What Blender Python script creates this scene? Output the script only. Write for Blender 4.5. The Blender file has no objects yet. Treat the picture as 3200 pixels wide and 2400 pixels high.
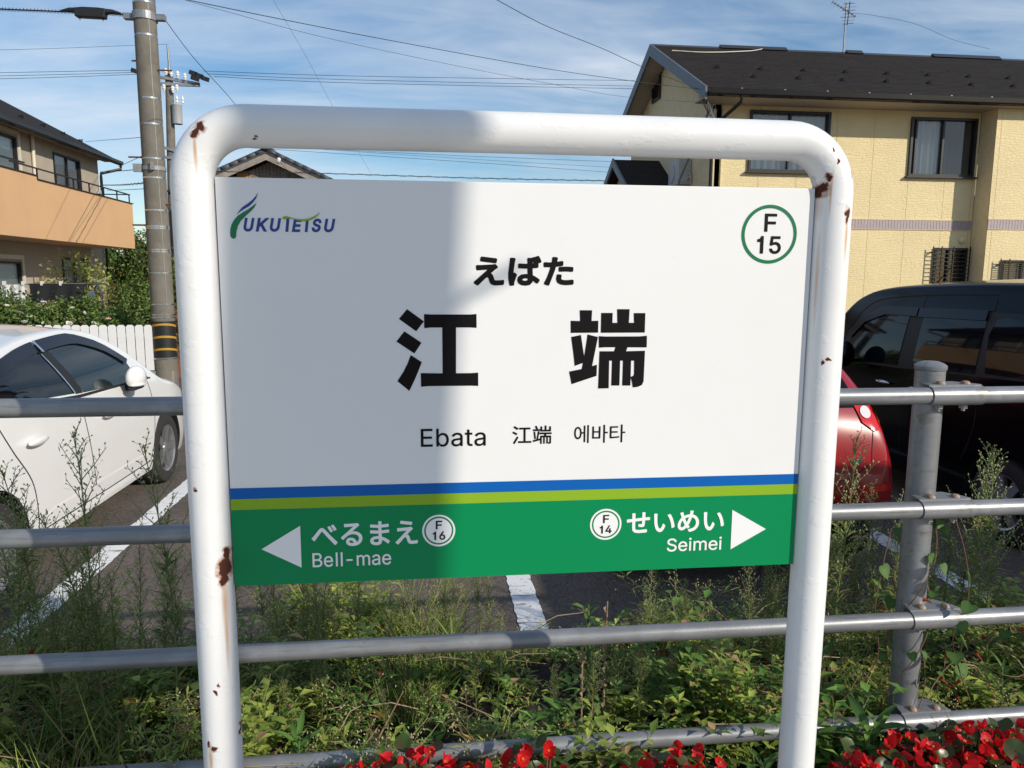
import bpy, bmesh, math, random
import numpy as np
from mathutils import Vector, Matrix
from mathutils.bvhtree import BVHTree

R = math.radians
random.seed(7)
rng = np.random.default_rng(7)
SC = bpy.context.scene
COL = SC.collection

# ------------------------------------------------------------------ camera
cd = bpy.data.cameras.new('camera')
cam = bpy.data.objects.new('camera', cd); COL.objects.link(cam)
cd.sensor_width = 36.0
cd.lens = 25.99
cd.clip_start = 0.05
cd.clip_end = 3000
def set_camera(loc, yaw, pitch, roll):
    f = Vector((-math.sin(yaw)*math.cos(pitch), math.cos(yaw)*math.cos(pitch), -math.sin(pitch)))
    r = Vector((math.cos(yaw), math.sin(yaw), 0)); u = r.cross(f)
    r2 = math.cos(roll)*r + math.sin(roll)*u; u2 = -math.sin(roll)*r + math.cos(roll)*u
    m = Matrix((r2, u2, -f)).transposed().to_4x4(); m.translation = loc
    cam.matrix_world = m
set_camera(Vector((-0.2013, -1.4914, 1.82)), R(-6.5005), R(8.014), R(0.279))
SC.camera = cam

# ------------------------------------------------------------------ sky, sun, exposure
SUN_AZ, SUN_EL = 133.0, 27.0          # clockwise from +Y, degrees
world = bpy.data.worlds.new('World'); SC.world = world; world.use_nodes = True
wn = world.node_tree; wn.nodes.clear()
def N(t, typ, **kw):
    n = t.nodes.new(typ)
    for k, v in kw.items():
        if k.startswith('i_'):
            key = k[2:]
            key = int(key) if key.isdigit() else key.replace('_', ' ')
            n.inputs[key].default_value = v
        else: setattr(n, k, v)
    return n
def LK(t, a, b): t.links.new(a, b)
wo = N(wn, 'ShaderNodeOutputWorld'); bg = N(wn, 'ShaderNodeBackground'); LK(wn, bg.outputs[0], wo.inputs[0])
sky = N(wn, 'ShaderNodeTexSky', sky_type='NISHITA', sun_disc=False)
sky.sun_elevation = R(SUN_EL); sky.sun_rotation = R(SUN_AZ); sky.altitude = 20; sky.air_density = 1.0; sky.dust_density = 0.3; sky.ozone_density = 1.6
tc = N(wn, 'ShaderNodeTexCoord'); sep = N(wn, 'ShaderNodeSeparateXYZ'); LK(wn, tc.outputs['Generated'], sep.inputs[0])
zz = N(wn, 'ShaderNodeMath', operation='MAXIMUM', i_1=0.02); LK(wn, sep.outputs[2], zz.inputs[0])
zp = N(wn, 'ShaderNodeMath', operation='ADD', i_1=0.16); LK(wn, zz.outputs[0], zp.inputs[0])
dx = N(wn, 'ShaderNodeMath', operation='DIVIDE'); LK(wn, sep.outputs[0], dx.inputs[0]); LK(wn, zp.outputs[0], dx.inputs[1])
dy = N(wn, 'ShaderNodeMath', operation='DIVIDE'); LK(wn, sep.outputs[1], dy.inputs[0]); LK(wn, zp.outputs[0], dy.inputs[1])
cb = N(wn, 'ShaderNodeCombineXYZ'); LK(wn, dx.outputs[0], cb.inputs[0]); LK(wn, dy.outputs[0], cb.inputs[1])
mp = N(wn, 'ShaderNodeMapping'); mp.inputs['Rotation'].default_value = (0, 0, R(24)); mp.inputs['Scale'].default_value = (0.55, 1.5, 1); mp.inputs['Location'].default_value = (0.3, 0.2, 0)
LK(wn, cb.outputs[0], mp.inputs[0])
n1 = N(wn, 'ShaderNodeTexNoise', i_Scale=0.9, i_Detail=9.0, i_Roughness=0.55, i_Distortion=0.7); LK(wn, mp.outputs[0], n1.inputs['Vector'])
n2 = N(wn, 'ShaderNodeTexNoise', i_Scale=3.4, i_Detail=8.0, i_Roughness=0.6, i_Distortion=1.2); LK(wn, mp.outputs[0], n2.inputs['Vector'])
nm = N(wn, 'ShaderNodeMath', operation='MULTIPLY_ADD', i_1=0.35); LK(wn, n2.outputs[0], nm.inputs[0]); LK(wn, n1.outputs[0], nm.inputs[2])
cr = N(wn, 'ShaderNodeMapRange', i_1=0.48, i_2=1.0, i_3=0.0, i_4=0.95); LK(wn, nm.outputs[0], cr.inputs[0])
mx = N(wn, 'ShaderNodeMix', data_type='RGBA'); LK(wn, cr.outputs[0], mx.inputs[0]); hs = N(wn, 'ShaderNodeHueSaturation', i_Saturation=1.42, i_Value=.96); LK(wn, sky.outputs[0], hs.inputs['Color']); LK(wn, hs.outputs[0], mx.inputs[6]); mx.inputs[7].default_value = (6.0, 6.6, 7.4, 1)
LK(wn, mx.outputs[2], bg.inputs[0]); bg.inputs[1].default_value = 0.115

sd = bpy.data.lights.new('sun', 'SUN'); sun = bpy.data.objects.new('sun', sd); COL.objects.link(sun)
sd.energy = 3.85; sd.angle = R(0.53); sd.color = (1.0, 0.92, 0.79)
sv = Vector((math.sin(R(SUN_AZ))*math.cos(R(SUN_EL)), math.cos(R(SUN_AZ))*math.cos(R(SUN_EL)), math.sin(R(SUN_EL))))
sun.rotation_euler = sv.to_track_quat('Z', 'Y').to_euler(); sun.location = (20, -20, 20)
SC.view_settings.view_transform = 'Standard'; SC.view_settings.look = 'None'
SC.view_settings.exposure = 0.1; SC.view_settings.gamma = 1.0; SC.view_settings.use_curve_mapping = False
SC.render.engine = 'CYCLES'
SC.cycles.max_bounces = 8

# ------------------------------------------------------------------ mesh helpers
class MB:
    """collects vertices and faces for one mesh"""
    def __init__(s): s.v = []; s.f = []; s.c = None
    def add(s, vs, fs):
        o = len(s.v); s.v += [tuple(p) for p in vs]; s.f += [tuple(i+o for i in f) for f in fs]; return s
    def box(s, a, b):
        (x0, y0, z0), (x1, y1, z1) = a, b
        if x0 > x1: x0, x1 = x1, x0
        if y0 > y1: y0, y1 = y1, y0
        if z0 > z1: z0, z1 = z1, z0
        return s.add([(x0,y0,z0),(x1,y0,z0),(x1,y1,z0),(x0,y1,z0),(x0,y0,z1),(x1,y0,z1),(x1,y1,z1),(x0,y1,z1)],
              [(0,3,2,1),(4,5,6,7),(0,1,5,4),(1,2,6,5),(2,3,7,6),(3,0,4,7)])
    def obox(s, c, u, v, w):
        c, u, v, w = map(Vector, (c, u, v, w))
        P = [c+a*u+b*v+d*w for d in (-1, 1) for b in (-1, 1) for a in (-1, 1)]
        F = [(0,2,3,1),(4,5,7,6),(0,1,5,4),(2,6,7,3),(0,4,6,2),(1,3,7,5)]
        if u.cross(v).dot(w) < 0: F = [f[::-1] for f in F]
        return s.add(P, F)
    def beam(s, a, b, w, h=None, up=(0, 0, 1)):
        a, b = Vector(a), Vector(b); d = b-a; h = w if h is None else h
        x = d.cross(Vector(up))
        if x.length < 1e-6: x = d.cross(Vector((0, 1, 0)))
        x.normalize(); y = x.cross(d).normalized()
        return s.obox((a+b)/2, x*w/2, d/2, y*h/2)
    def tube(s, pts, r, n=8, caps=True):
        pts = [Vector(p) for p in pts]; k = len(pts)
        rs = [r]*k if not hasattr(r, '__len__') else list(r)
        V = []; prev = None
        for i, p in enumerate(pts):
            t = (pts[min(i+1, k-1)]-pts[max(i-1, 0)]).normalized()
            if prev is None:
                a = Vector((0, 0, 1)) if abs(t.z) < .9 else Vector((1, 0, 0))
                x = t.cross(a).normalized()
            else:
                x = (prev-t*prev.dot(t)).normalized()
            prev = x; y = t.cross(x)
            for j in range(n):
                an = 2*math.pi*j/n; V.append(p+(x*math.cos(an)+y*math.sin(an))*rs[i])
        F = [(i*n+j, i*n+(j+1) % n, (i+1)*n+(j+1) % n, (i+1)*n+j) for i in range(k-1) for j in range(n)]
        if caps: F += [tuple(range(n))[::-1], tuple(range((k-1)*n, k*n))]
        return s.add(V, F)
    def lathe(s, prof, n=24, axis='z', o=(0, 0, 0), caps=True):
        V = []
        for r, h in prof:
            for j in range(n):
                a = 2*math.pi*j/n; c, d = r*math.cos(a), r*math.sin(a)
                V.append({'z': (c, d, h), 'x': (h, c, d), 'y': (d, h, c)}[axis])
        V = [(a+o[0], b+o[1], c+o[2]) for a, b, c in V]; k = len(prof)
        F = [(i*n+j, i*n+(j+1) % n, (i+1)*n+(j+1) % n, (i+1)*n+j) for i in range(k-1) for j in range(n)]
        if caps and prof[0][0] > 1e-6: F.append(tuple(range(n))[::-1])
        if caps and prof[-1][0] > 1e-6: F.append(tuple(range((k-1)*n, k*n)))
        return s.add(V, F)
    def prism(s, poly, a, b, plane='yz'):
        """extrude a 2-D outline between a and b along the remaining axis"""
        def m(p, h): return {'yz': (h, p[0], p[1]), 'xz': (p[0], h, p[1]), 'xy': (p[0], p[1], h)}[plane]
        n = len(poly); V = [m(p, a) for p in poly]+[m(p, b) for p in poly]
        F = [tuple(range(n)), tuple(range(n, 2*n))[::-1]]+[(i, i+n, (i+1) % n+n, (i+1) % n) for i in range(n)]
        return s.add(V, F)
    def blob(s, c, r, n=8, m=6, q=None):
        V = []; c = Vector(c)
        for i in range(m+1):
            t = math.pi*i/m
            for j in range(n):
                a = 2*math.pi*j/n
                p = Vector((math.sin(t)*math.cos(a)*r[0], math.sin(t)*math.sin(a)*r[1], math.cos(t)*r[2]))
                V.append(c+(q @ p if q else p))
        F = [(i*n+j, (i+1)*n+j, (i+1)*n+(j+1) % n, i*n+(j+1) % n) for i in range(m) for j in range(n)]
        return s.add(V, F)
    def mesh(s, name, fix=True):
        me = bpy.data.meshes.new(name); me.from_pydata(s.v, [], s.f)
        if s.c is not None:
            at = me.color_attributes.new('Col', 'FLOAT_COLOR', 'POINT')
            at.data.foreach_set('color', np.asarray(s.c, dtype=np.float32).ravel())
        if fix:
            b = bmesh.new(); b.from_mesh(me)
            bmesh.ops.remove_doubles(b, verts=b.verts, dist=1e-6) if len(s.v) < 3000 else None
            bmesh.ops.recalc_face_normals(b, faces=b.faces); b.to_mesh(me); b.free()
        me.update(); return me
    def build(s, name, mat, parent=None, smooth=None, bevel=0, fix=True):
        return obj(name, s.mesh(name, fix), mat, parent, smooth, bevel)

def obj(name, me, mat, parent=None, smooth=None, bevel=0):
    if mat is not None and not me.materials: me.materials.append(mat)
    if bevel:
        b = bmesh.new(); b.from_mesh(me)
        es = [e for e in b.edges if len(e.link_faces) == 2 and e.calc_face_angle(0) > 0.6]
        bmesh.ops.bevel(b, geom=es, offset=bevel, segments=2, affect='EDGES', profile=0.5, clamp_overlap=True)
        b.to_mesh(me); b.free()
    if smooth is not None:
        me.polygons.foreach_set('use_smooth', [True]*len(me.polygons))
        if smooth < 180:
            me.set_sharp_from_angle(angle=R(smooth))
    o = bpy.data.objects.new(name, me); COL.objects.link(o)
    if parent is not None: o.parent = parent
    return o
def copy(o, parent=None, loc=None):
    c = o.copy(); COL.objects.link(c); c.parent = parent
    if loc is not None: c.location = loc
    return c
def copy_tree(o, parent=None):
    c = copy(o, parent)
    for ch in list(o.children): copy_tree(ch, c)
    return c
def tag(o, label, cat, group=None):
    o['label'] = label; o['category'] = cat
    if group: o['group'] = group
    return o
def struct(o, kind='structure', label=None):
    o['kind'] = kind
    if label: o['label'] = label
    return o
def thing(name, label, cat, loc=(0, 0, 0), group=None, rz=0):
    o = bpy.data.objects.new(name, None); COL.objects.link(o); o.empty_display_size = .1
    o.location = loc; o.rotation_euler = (0, 0, rz)
    return tag(o, label, cat, group)

# ------------------------------------------------------------------ materials
def mat(name, col, rough=.6, metal=0.0, var=None, bump=None, coat=0.0, spec=0.5, attr=False, trans=0.0, sub=0.0, speck=None):
    """principled material; var = (scale, colour2, low, high), bump = (scale, strength, detail), speck = (scale, colour, threshold)"""
    m = bpy.data.materials.new(name); m.use_nodes = True; t = m.node_tree
    p = t.nodes['Principled BSDF']
    p.inputs['Base Color'].default_value = (*col, 1); p.inputs['Roughness'].default_value = rough
    p.inputs['Metallic'].default_value = metal; p.inputs['Specular IOR Level'].default_value = spec
    p.inputs['Coat Weight'].default_value = coat; p.inputs['Coat Roughness'].default_value = .04
    p.inputs['Transmission Weight'].default_value = trans
    tcn = N(t, 'ShaderNodeTexCoord'); src = None
    if attr:
        a = N(t, 'ShaderNodeVertexColor', layer_name='Col'); src = a.outputs[0]
    if var:
        nz = N(t, 'ShaderNodeTexNoise', i_Scale=var[0], i_Detail=6.0, i_Roughness=.6); LK(t, tcn.outputs['Object'], nz.inputs['Vector'])
        mr = N(t, 'ShaderNodeMapRange', i_1=var[2], i_2=var[3]); LK(t, nz.outputs[0], mr.inputs[0])
        mm = N(t, 'ShaderNodeMix', data_type='RGBA'); LK(t, mr.outputs[0], mm.inputs[0])
        if src: LK(t, src, mm.inputs[6])
        else: mm.inputs[6].default_value = (*col, 1)
        mm.inputs[7].default_value = (*var[1], 1); src = mm.outputs[2]
    if speck:
        nz = N(t, 'ShaderNodeTexNoise', i_Scale=speck[0], i_Detail=2.0); LK(t, tcn.outputs['Object'], nz.inputs['Vector'])
        mr = N(t, 'ShaderNodeMapRange', i_1=speck[2], i_2=speck[2]+.06); LK(t, nz.outputs[0], mr.inputs[0])
        mm = N(t, 'ShaderNodeMix', data_type='RGBA'); LK(t, mr.outputs[0], mm.inputs[0])
        if src: LK(t, src, mm.inputs[6])
        else: mm.inputs[6].default_value = (*col, 1)
        mm.inputs[7].default_value = (*speck[1], 1); src = mm.outputs[2]
    if src: LK(t, src, p.inputs['Base Color'])
    if bump:
        nz = N(t, 'ShaderNodeTexNoise', i_Scale=bump[0], i_Detail=bump[2] if len(bump) > 2 else 4.0); LK(t, tcn.outputs['Object'], nz.inputs['Vector'])
        b = N(t, 'ShaderNodeBump', i_Strength=bump[1], i_Distance=bump[3] if len(bump) > 3 else .004); LK(t, nz.outputs[0], b.inputs['Height']); LK(t, b.outputs[0], p.inputs['Normal'])
    if sub:                                   # thin leaf: light comes through
        tl = N(t, 'ShaderNodeBsdfTranslucent'); ms = N(t, 'ShaderNodeMixShader', i_0=sub)
        if src: LK(t, src, tl.inputs[0])
        else: tl.inputs[0].default_value = (*col, 1)
        out = t.nodes['Material Output']; LK(t, p.outputs[0], ms.inputs[1]); LK(t, tl.outputs[0], ms.inputs[2]); LK(t, ms.outputs[0], out.inputs[0])
    return m
# outlines of the printed characters on the sign (tenths of a millimetre x10 from the panel centre: x z x z ...)
LETTERS = {
 'ebata_k': [[-3598,20473,-3662,20498,-3750,20590,-3783,20683,-3878,21099,-3993,21815,-4032,22532,-4024,22879,-3710,25421,-3677,25814,-3646,25907,-3621,25939,-3552,26004,-3459,26036,-3205,26033,-2789,26009,-2673,25976,-2576,25884,-2544,25791,-2543,25676,-2660,25236,-2948,23087,-2927,23069,-2904,23069,-2835,23090,-2742,23091,-2650,23065,-2396,22881,-2283,22763,-2253,22671,-2256,22555,-2766,21145,-2777,21006,-2761,20845,-2761,20729,-2795,20613,-2881,20525,-2974,20490,-3436,20456,-3552,20457],[-10209,20497,-10301,20523,-10371,20559,-10787,20828,-10880,20914,-10902,20949,-10930,21053,-10929,21145,-10900,21237,-10810,21333,-10440,21643,-8287,23549,-8238,23595,-8226,23618,-8244,23632,-8360,23629,-9400,23553,-10047,23492,-10209,23490,-10301,23515,-10347,23548,-10411,23618,-10442,23711,-10498,24242,-10496,24335,-10467,24427,-10449,24451,-10371,24523,-10278,24552,-9585,24539,-7111,24695,-6788,24762,-6649,24761,-6557,24733,-6533,24716,-6137,24312,-6113,24242,-6108,24173,-6113,24104,-6137,24034,-6248,23919,-6626,23650,-7412,22997,-7460,22948,-7455,22925,-7270,22786,-7141,22648,-7034,22439,-6811,21746,-6741,21630,-6717,21607,-6626,21557,-6395,21527,-6048,21534,-5539,21574,-5146,21642,-5031,21638,-4938,21601,-4857,21515,-4828,21422,-4828,21284,-4859,20868,-4868,20821,-4907,20729,-4985,20654,-5100,20613,-6372,20510,-6533,20510,-6973,20558,-7134,20609,-7435,20745,-7538,20845,-7597,20924,-7761,21168,-7960,21815,-8004,21931,-8061,22023,-8102,22070,-8151,22099,-8198,22107,-8282,22093,-8406,22045,-8591,21910,-10001,20541,-10116,20497],[-570,20497,-1263,20588,-1356,20608,-1448,20646,-1910,20943,-1997,21029,-2030,21099,-2189,21584,-2191,21723,-2102,22000,-2003,22263,-1887,22376,-1425,22686,-1309,22727,-593,22841,-362,22844,-154,22826,-119,22832,-104,22856,-103,22971,-145,23873,-168,23896,-200,23900,-755,23901,-1772,23931,-1818,23935,-1887,23958,-1930,23988,-1995,24058,-2028,24150,-2030,24682,-2002,24774,-1910,24872,-1795,24908,-1633,24908,-547,24858,-269,24862,-177,24875,-156,24890,-150,24913,-149,25329,-187,25699,-188,25814,-154,25921,-61,26012,31,26040,748,26043,771,26050,864,26128,1164,26214,1233,26230,1326,26232,1441,26211,1465,26222,1580,26328,1927,26426,2066,26431,2158,26404,2249,26323,2283,26277,2672,25491,2703,25398,2706,25352,2705,25283,2676,25190,2597,25105,2551,25074,2227,24971,2089,24959,2078,24936,2123,24797,2123,24266,2089,24161,2011,24081,1904,24040,956,23954,931,23942,922,23896,975,22717,985,22601,996,22578,1438,22370,1881,22097,2250,21832,2343,21739,2377,21654,2381,21538,2355,21446,2100,21076,1997,20960,1904,20919,1811,20912,1765,20915,1649,20959,1293,21237,1025,21433,979,21453,954,21422,910,21215,874,21122,459,20706,401,20662,309,20630,-362,20497],[4007,20540,3383,20749,3290,20845,3261,20937,3264,21053,3307,21168,3551,21584,3831,22185,4060,22763,4272,23364,4424,23826,4519,24173,4493,24190,4470,24192,4100,24185,3383,24201,3291,24229,3185,24335,3150,24451,3133,24867,3137,25005,3171,25098,3239,25167,3268,25186,3360,25214,4261,25163,4754,25190,4778,25213,4856,25560,4873,25722,4876,26045,4908,26138,4978,26211,5071,26251,5140,26258,5625,26235,5856,26212,5926,26188,6004,26115,6021,26092,6050,25999,6049,25884,5928,25375,5923,25352,5935,25329,5972,25324,6850,25462,6966,25462,7058,25434,7145,25352,7182,25260,7186,24728,7176,24659,7151,24589,7082,24516,7053,24497,6966,24467,5764,24293,5695,24281,5667,24266,5491,23618,5451,23503,4364,20683,4331,20633,4262,20567,4238,20556,4146,20531],[7659,20634,6712,20743,6573,20796,6088,21047,5956,21168,5778,21607,5730,21769,5731,21931,5825,22601,5856,22688,5928,22763,5949,22779,6041,22809,6157,22811,6642,22779,6735,22752,6781,22723,6851,22648,6881,22532,6878,22439,6787,22070,6799,21954,6840,21838,7058,21702,7729,21635,8977,21750,9116,21750,9231,21712,9313,21630,9351,21515,9351,21284,9333,20937,9301,20845,9208,20754,9116,20723,9069,20718,7775,20632],[-713,21492,-547,21483,-269,21535,-223,21554,-154,21620,-115,21677,-74,21838,-75,21885,-107,21908,-154,21917,-315,21940,-523,21954,-893,21895,-1074,21792,-1103,21769,-1135,21700,-1133,21654,-1101,21612,-916,21518],[8746,23316,7775,23376,6689,23330,6411,23333,6342,23356,6273,23420,6243,23457,6220,23526,6220,24104,6249,24181,6342,24271,6434,24300,6527,24307,7844,24353,9046,24296,9116,24273,9158,24242,9220,24173,9244,24104,9250,23873,9229,23503,9189,23410,9116,23341,9093,23331,9000,23307],[-6765,24935,-9400,25254,-9515,25288,-9608,25378,-9644,25491,-9641,25629,-9573,25999,-9541,26092,-9446,26185,-9353,26215,-9215,26215,-6557,25912,-6464,25900,-6372,25868,-6274,25768,-6244,25653,-6252,25514,-6317,25144,-6348,25053,-6441,24959,-6533,24927,-6672,24925],[924,24959,933,24943,956,24936,1048,24947,1086,24959,1092,24982,956,25274,933,25269,922,25213]],
 'ebata_l': [[-14642,-12344,-14803,-12330,-14949,-12305,-15124,-12244,-15265,-12167,-15369,-12080,-15423,-12021,-15490,-11932,-15556,-11817,-15606,-11641,-15618,-11510,-15617,-11437,-15599,-11290,-15568,-11173,-15519,-11073,-15418,-10954,-15343,-10891,-15264,-10837,-15124,-10774,-15007,-10733,-14890,-10700,-14540,-10642,-14013,-10576,-13911,-10556,-13856,-10530,-13823,-10505,-13809,-10484,-13793,-10413,-13803,-10282,-13822,-10194,-13853,-10126,-13897,-10065,-13970,-10003,-14043,-9960,-14130,-9927,-14291,-9899,-14423,-9899,-14525,-9913,-14671,-9955,-14773,-10003,-14861,-10057,-14927,-10121,-14997,-10209,-15037,-10282,-15066,-10302,-15110,-10299,-15490,-10193,-15518,-10180,-15530,-10165,-15532,-10136,-15460,-9980,-15382,-9873,-15317,-9800,-15256,-9739,-15197,-9695,-15110,-9638,-14993,-9575,-14773,-9505,-14700,-9488,-14525,-9461,-14350,-9456,-14013,-9492,-13897,-9522,-13780,-9564,-13677,-9622,-13568,-9697,-13471,-9800,-13429,-9859,-13377,-9946,-13321,-10077,-13288,-10223,-13271,-10428,-13275,-12255,-13285,-12270,-13312,-12281,-13736,-12281,-13765,-12273,-13782,-12240,-13783,-11992,-13794,-11969,-13809,-11976,-13911,-12091,-13984,-12155,-14087,-12219,-14192,-12270,-14350,-12314,-14496,-12334],[-9907,-12343,-10053,-12330,-10213,-12303,-10374,-12244,-10532,-12153,-10637,-12062,-10725,-11959,-10804,-11817,-10852,-11656,-10868,-11480,-10863,-11363,-10856,-11305,-10822,-11188,-10769,-11076,-10688,-10969,-10593,-10892,-10506,-10834,-10374,-10775,-10257,-10734,-10140,-10701,-9775,-10641,-9190,-10564,-9104,-10530,-9073,-10507,-9058,-10487,-9042,-10428,-9049,-10297,-9071,-10209,-9103,-10136,-9131,-10092,-9169,-10048,-9222,-10004,-9296,-9960,-9380,-9926,-9541,-9899,-9687,-9900,-9833,-9926,-9921,-9956,-10023,-10003,-10111,-10058,-10166,-10107,-10234,-10194,-10284,-10282,-10301,-10299,-10316,-10303,-10360,-10299,-10754,-10186,-10777,-10165,-10776,-10121,-10714,-9990,-10656,-9902,-10623,-9856,-10520,-9753,-10360,-9638,-10213,-9565,-10082,-9520,-9950,-9488,-9775,-9462,-9673,-9456,-9585,-9458,-9278,-9490,-9161,-9516,-9030,-9566,-8929,-9624,-8810,-9708,-8723,-9804,-8632,-9931,-8573,-10063,-8561,-10107,-8531,-10253,-8526,-10399,-8528,-12255,-8547,-12277,-8562,-12281,-8986,-12281,-9015,-12273,-9032,-12240,-9033,-12007,-9044,-11971,-9059,-11980,-9176,-12106,-9235,-12153,-9337,-12219,-9439,-12270,-9556,-12306,-9629,-12319,-9863,-12345],[-17521,-12330,-17667,-12299,-17784,-12249,-17880,-12197,-17974,-12125,-18047,-12053,-18164,-11895,-18179,-11890,-18186,-11933,-18186,-12240,-18193,-12264,-18208,-12277,-18647,-12281,-18676,-12273,-18690,-12255,-18693,-8616,-18691,-8587,-18683,-8572,-18661,-8557,-18223,-8555,-18193,-8568,-18184,-8587,-18179,-9875,-18164,-9882,-18150,-9868,-18062,-9749,-17974,-9662,-17901,-9605,-17813,-9549,-17740,-9516,-17667,-9491,-17507,-9461,-17302,-9457,-17083,-9476,-16893,-9531,-16734,-9610,-16688,-9638,-16542,-9756,-16374,-9946,-16266,-10136,-16182,-10355,-16126,-10618,-16115,-10808,-16115,-10954,-16128,-11173,-16189,-11451,-16276,-11670,-16377,-11846,-16525,-12021,-16615,-12096,-16717,-12171,-16893,-12255,-17083,-12316,-17127,-12324,-17287,-12335],[-11690,-12300,-11821,-12286,-12011,-12226,-12169,-12123,-12294,-11963,-12358,-11802,-12383,-11583,-12385,-9946,-12391,-9930,-12406,-9925,-12771,-9924,-12800,-9912,-12812,-9887,-12812,-9537,-12800,-9503,-12771,-9490,-12420,-9490,-12406,-9489,-12388,-9478,-12383,-8864,-12380,-8850,-12367,-8835,-12347,-8828,-11909,-8828,-11886,-8835,-11872,-8850,-11867,-9463,-11863,-9478,-11850,-9488,-11324,-9490,-11295,-9507,-11289,-9522,-11288,-9887,-11292,-9902,-11305,-9917,-11339,-9924,-11836,-9924,-11859,-9931,-11867,-9946,-11868,-11539,-11855,-11656,-11831,-11729,-11795,-11787,-11748,-11820,-11675,-11848,-11602,-11857,-11514,-11857,-11339,-11835,-11313,-11846,-11295,-11875,-11222,-12211,-11224,-12240,-11251,-12267,-11383,-12299,-11500,-12306],[-21818,-12273,-21832,-12255,-21836,-12226,-21836,-8616,-21833,-8587,-21826,-8572,-21803,-8557,-21774,-8554,-19509,-8554,-19480,-8557,-19465,-8564,-19450,-8585,-19448,-8601,-19448,-8981,-19461,-9010,-19480,-9020,-21248,-9022,-21277,-9027,-21287,-9040,-21289,-10121,-21285,-10150,-21277,-10158,-19611,-10163,-19582,-10180,-19576,-10194,-19575,-10560,-19577,-10603,-19597,-10626,-19611,-10629,-21248,-10630,-21277,-10634,-21287,-10647,-21289,-10677,-21289,-11773,-21282,-11802,-21248,-11809,-19450,-11812,-19428,-11831,-19425,-11846,-19428,-12255,-19450,-12278,-19480,-12281,-21774,-12281],[-14634,-11890,-14540,-11896,-14423,-11885,-14247,-11850,-14130,-11796,-14028,-11734,-13947,-11656,-13884,-11568,-13846,-11495,-13801,-11363,-13792,-11261,-13794,-10968,-13809,-10957,-13823,-10959,-14087,-11014,-14306,-11048,-14496,-11070,-14788,-11133,-14949,-11212,-15022,-11274,-15069,-11349,-15088,-11407,-15097,-11480,-15083,-11597,-15069,-11641,-15037,-11697,-14978,-11764,-14890,-11820,-14744,-11873],[-9889,-11890,-9804,-11896,-9746,-11892,-9643,-11881,-9497,-11851,-9380,-11795,-9278,-11735,-9194,-11656,-9116,-11539,-9080,-11466,-9053,-11378,-9037,-11217,-9037,-10983,-9044,-10956,-9059,-10953,-9351,-11017,-9746,-11071,-10023,-11129,-10097,-11158,-10199,-11214,-10272,-11276,-10302,-11320,-10322,-11363,-10336,-11407,-10350,-11495,-10322,-11627,-10287,-11700,-10228,-11764,-10140,-11822,-10009,-11869],[-17480,-11875,-17404,-11881,-17258,-11867,-17112,-11824,-16984,-11743,-16886,-11656,-16800,-11539,-16732,-11393,-16711,-11334,-16670,-11188,-16649,-11057,-16637,-10910,-16653,-10691,-16683,-10530,-16715,-10413,-16790,-10256,-16876,-10136,-16980,-10044,-17117,-9960,-17258,-9920,-17404,-9905,-17550,-9917,-17711,-9963,-17836,-10033,-17945,-10128,-18024,-10238,-18083,-10355,-18110,-10428,-18142,-10530,-18153,-10589,-18170,-10691,-18186,-10881,-18170,-11086,-18141,-11247,-18095,-11393,-18011,-11568,-17933,-11670,-17813,-11766,-17682,-11833,-17565,-11867]],
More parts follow.
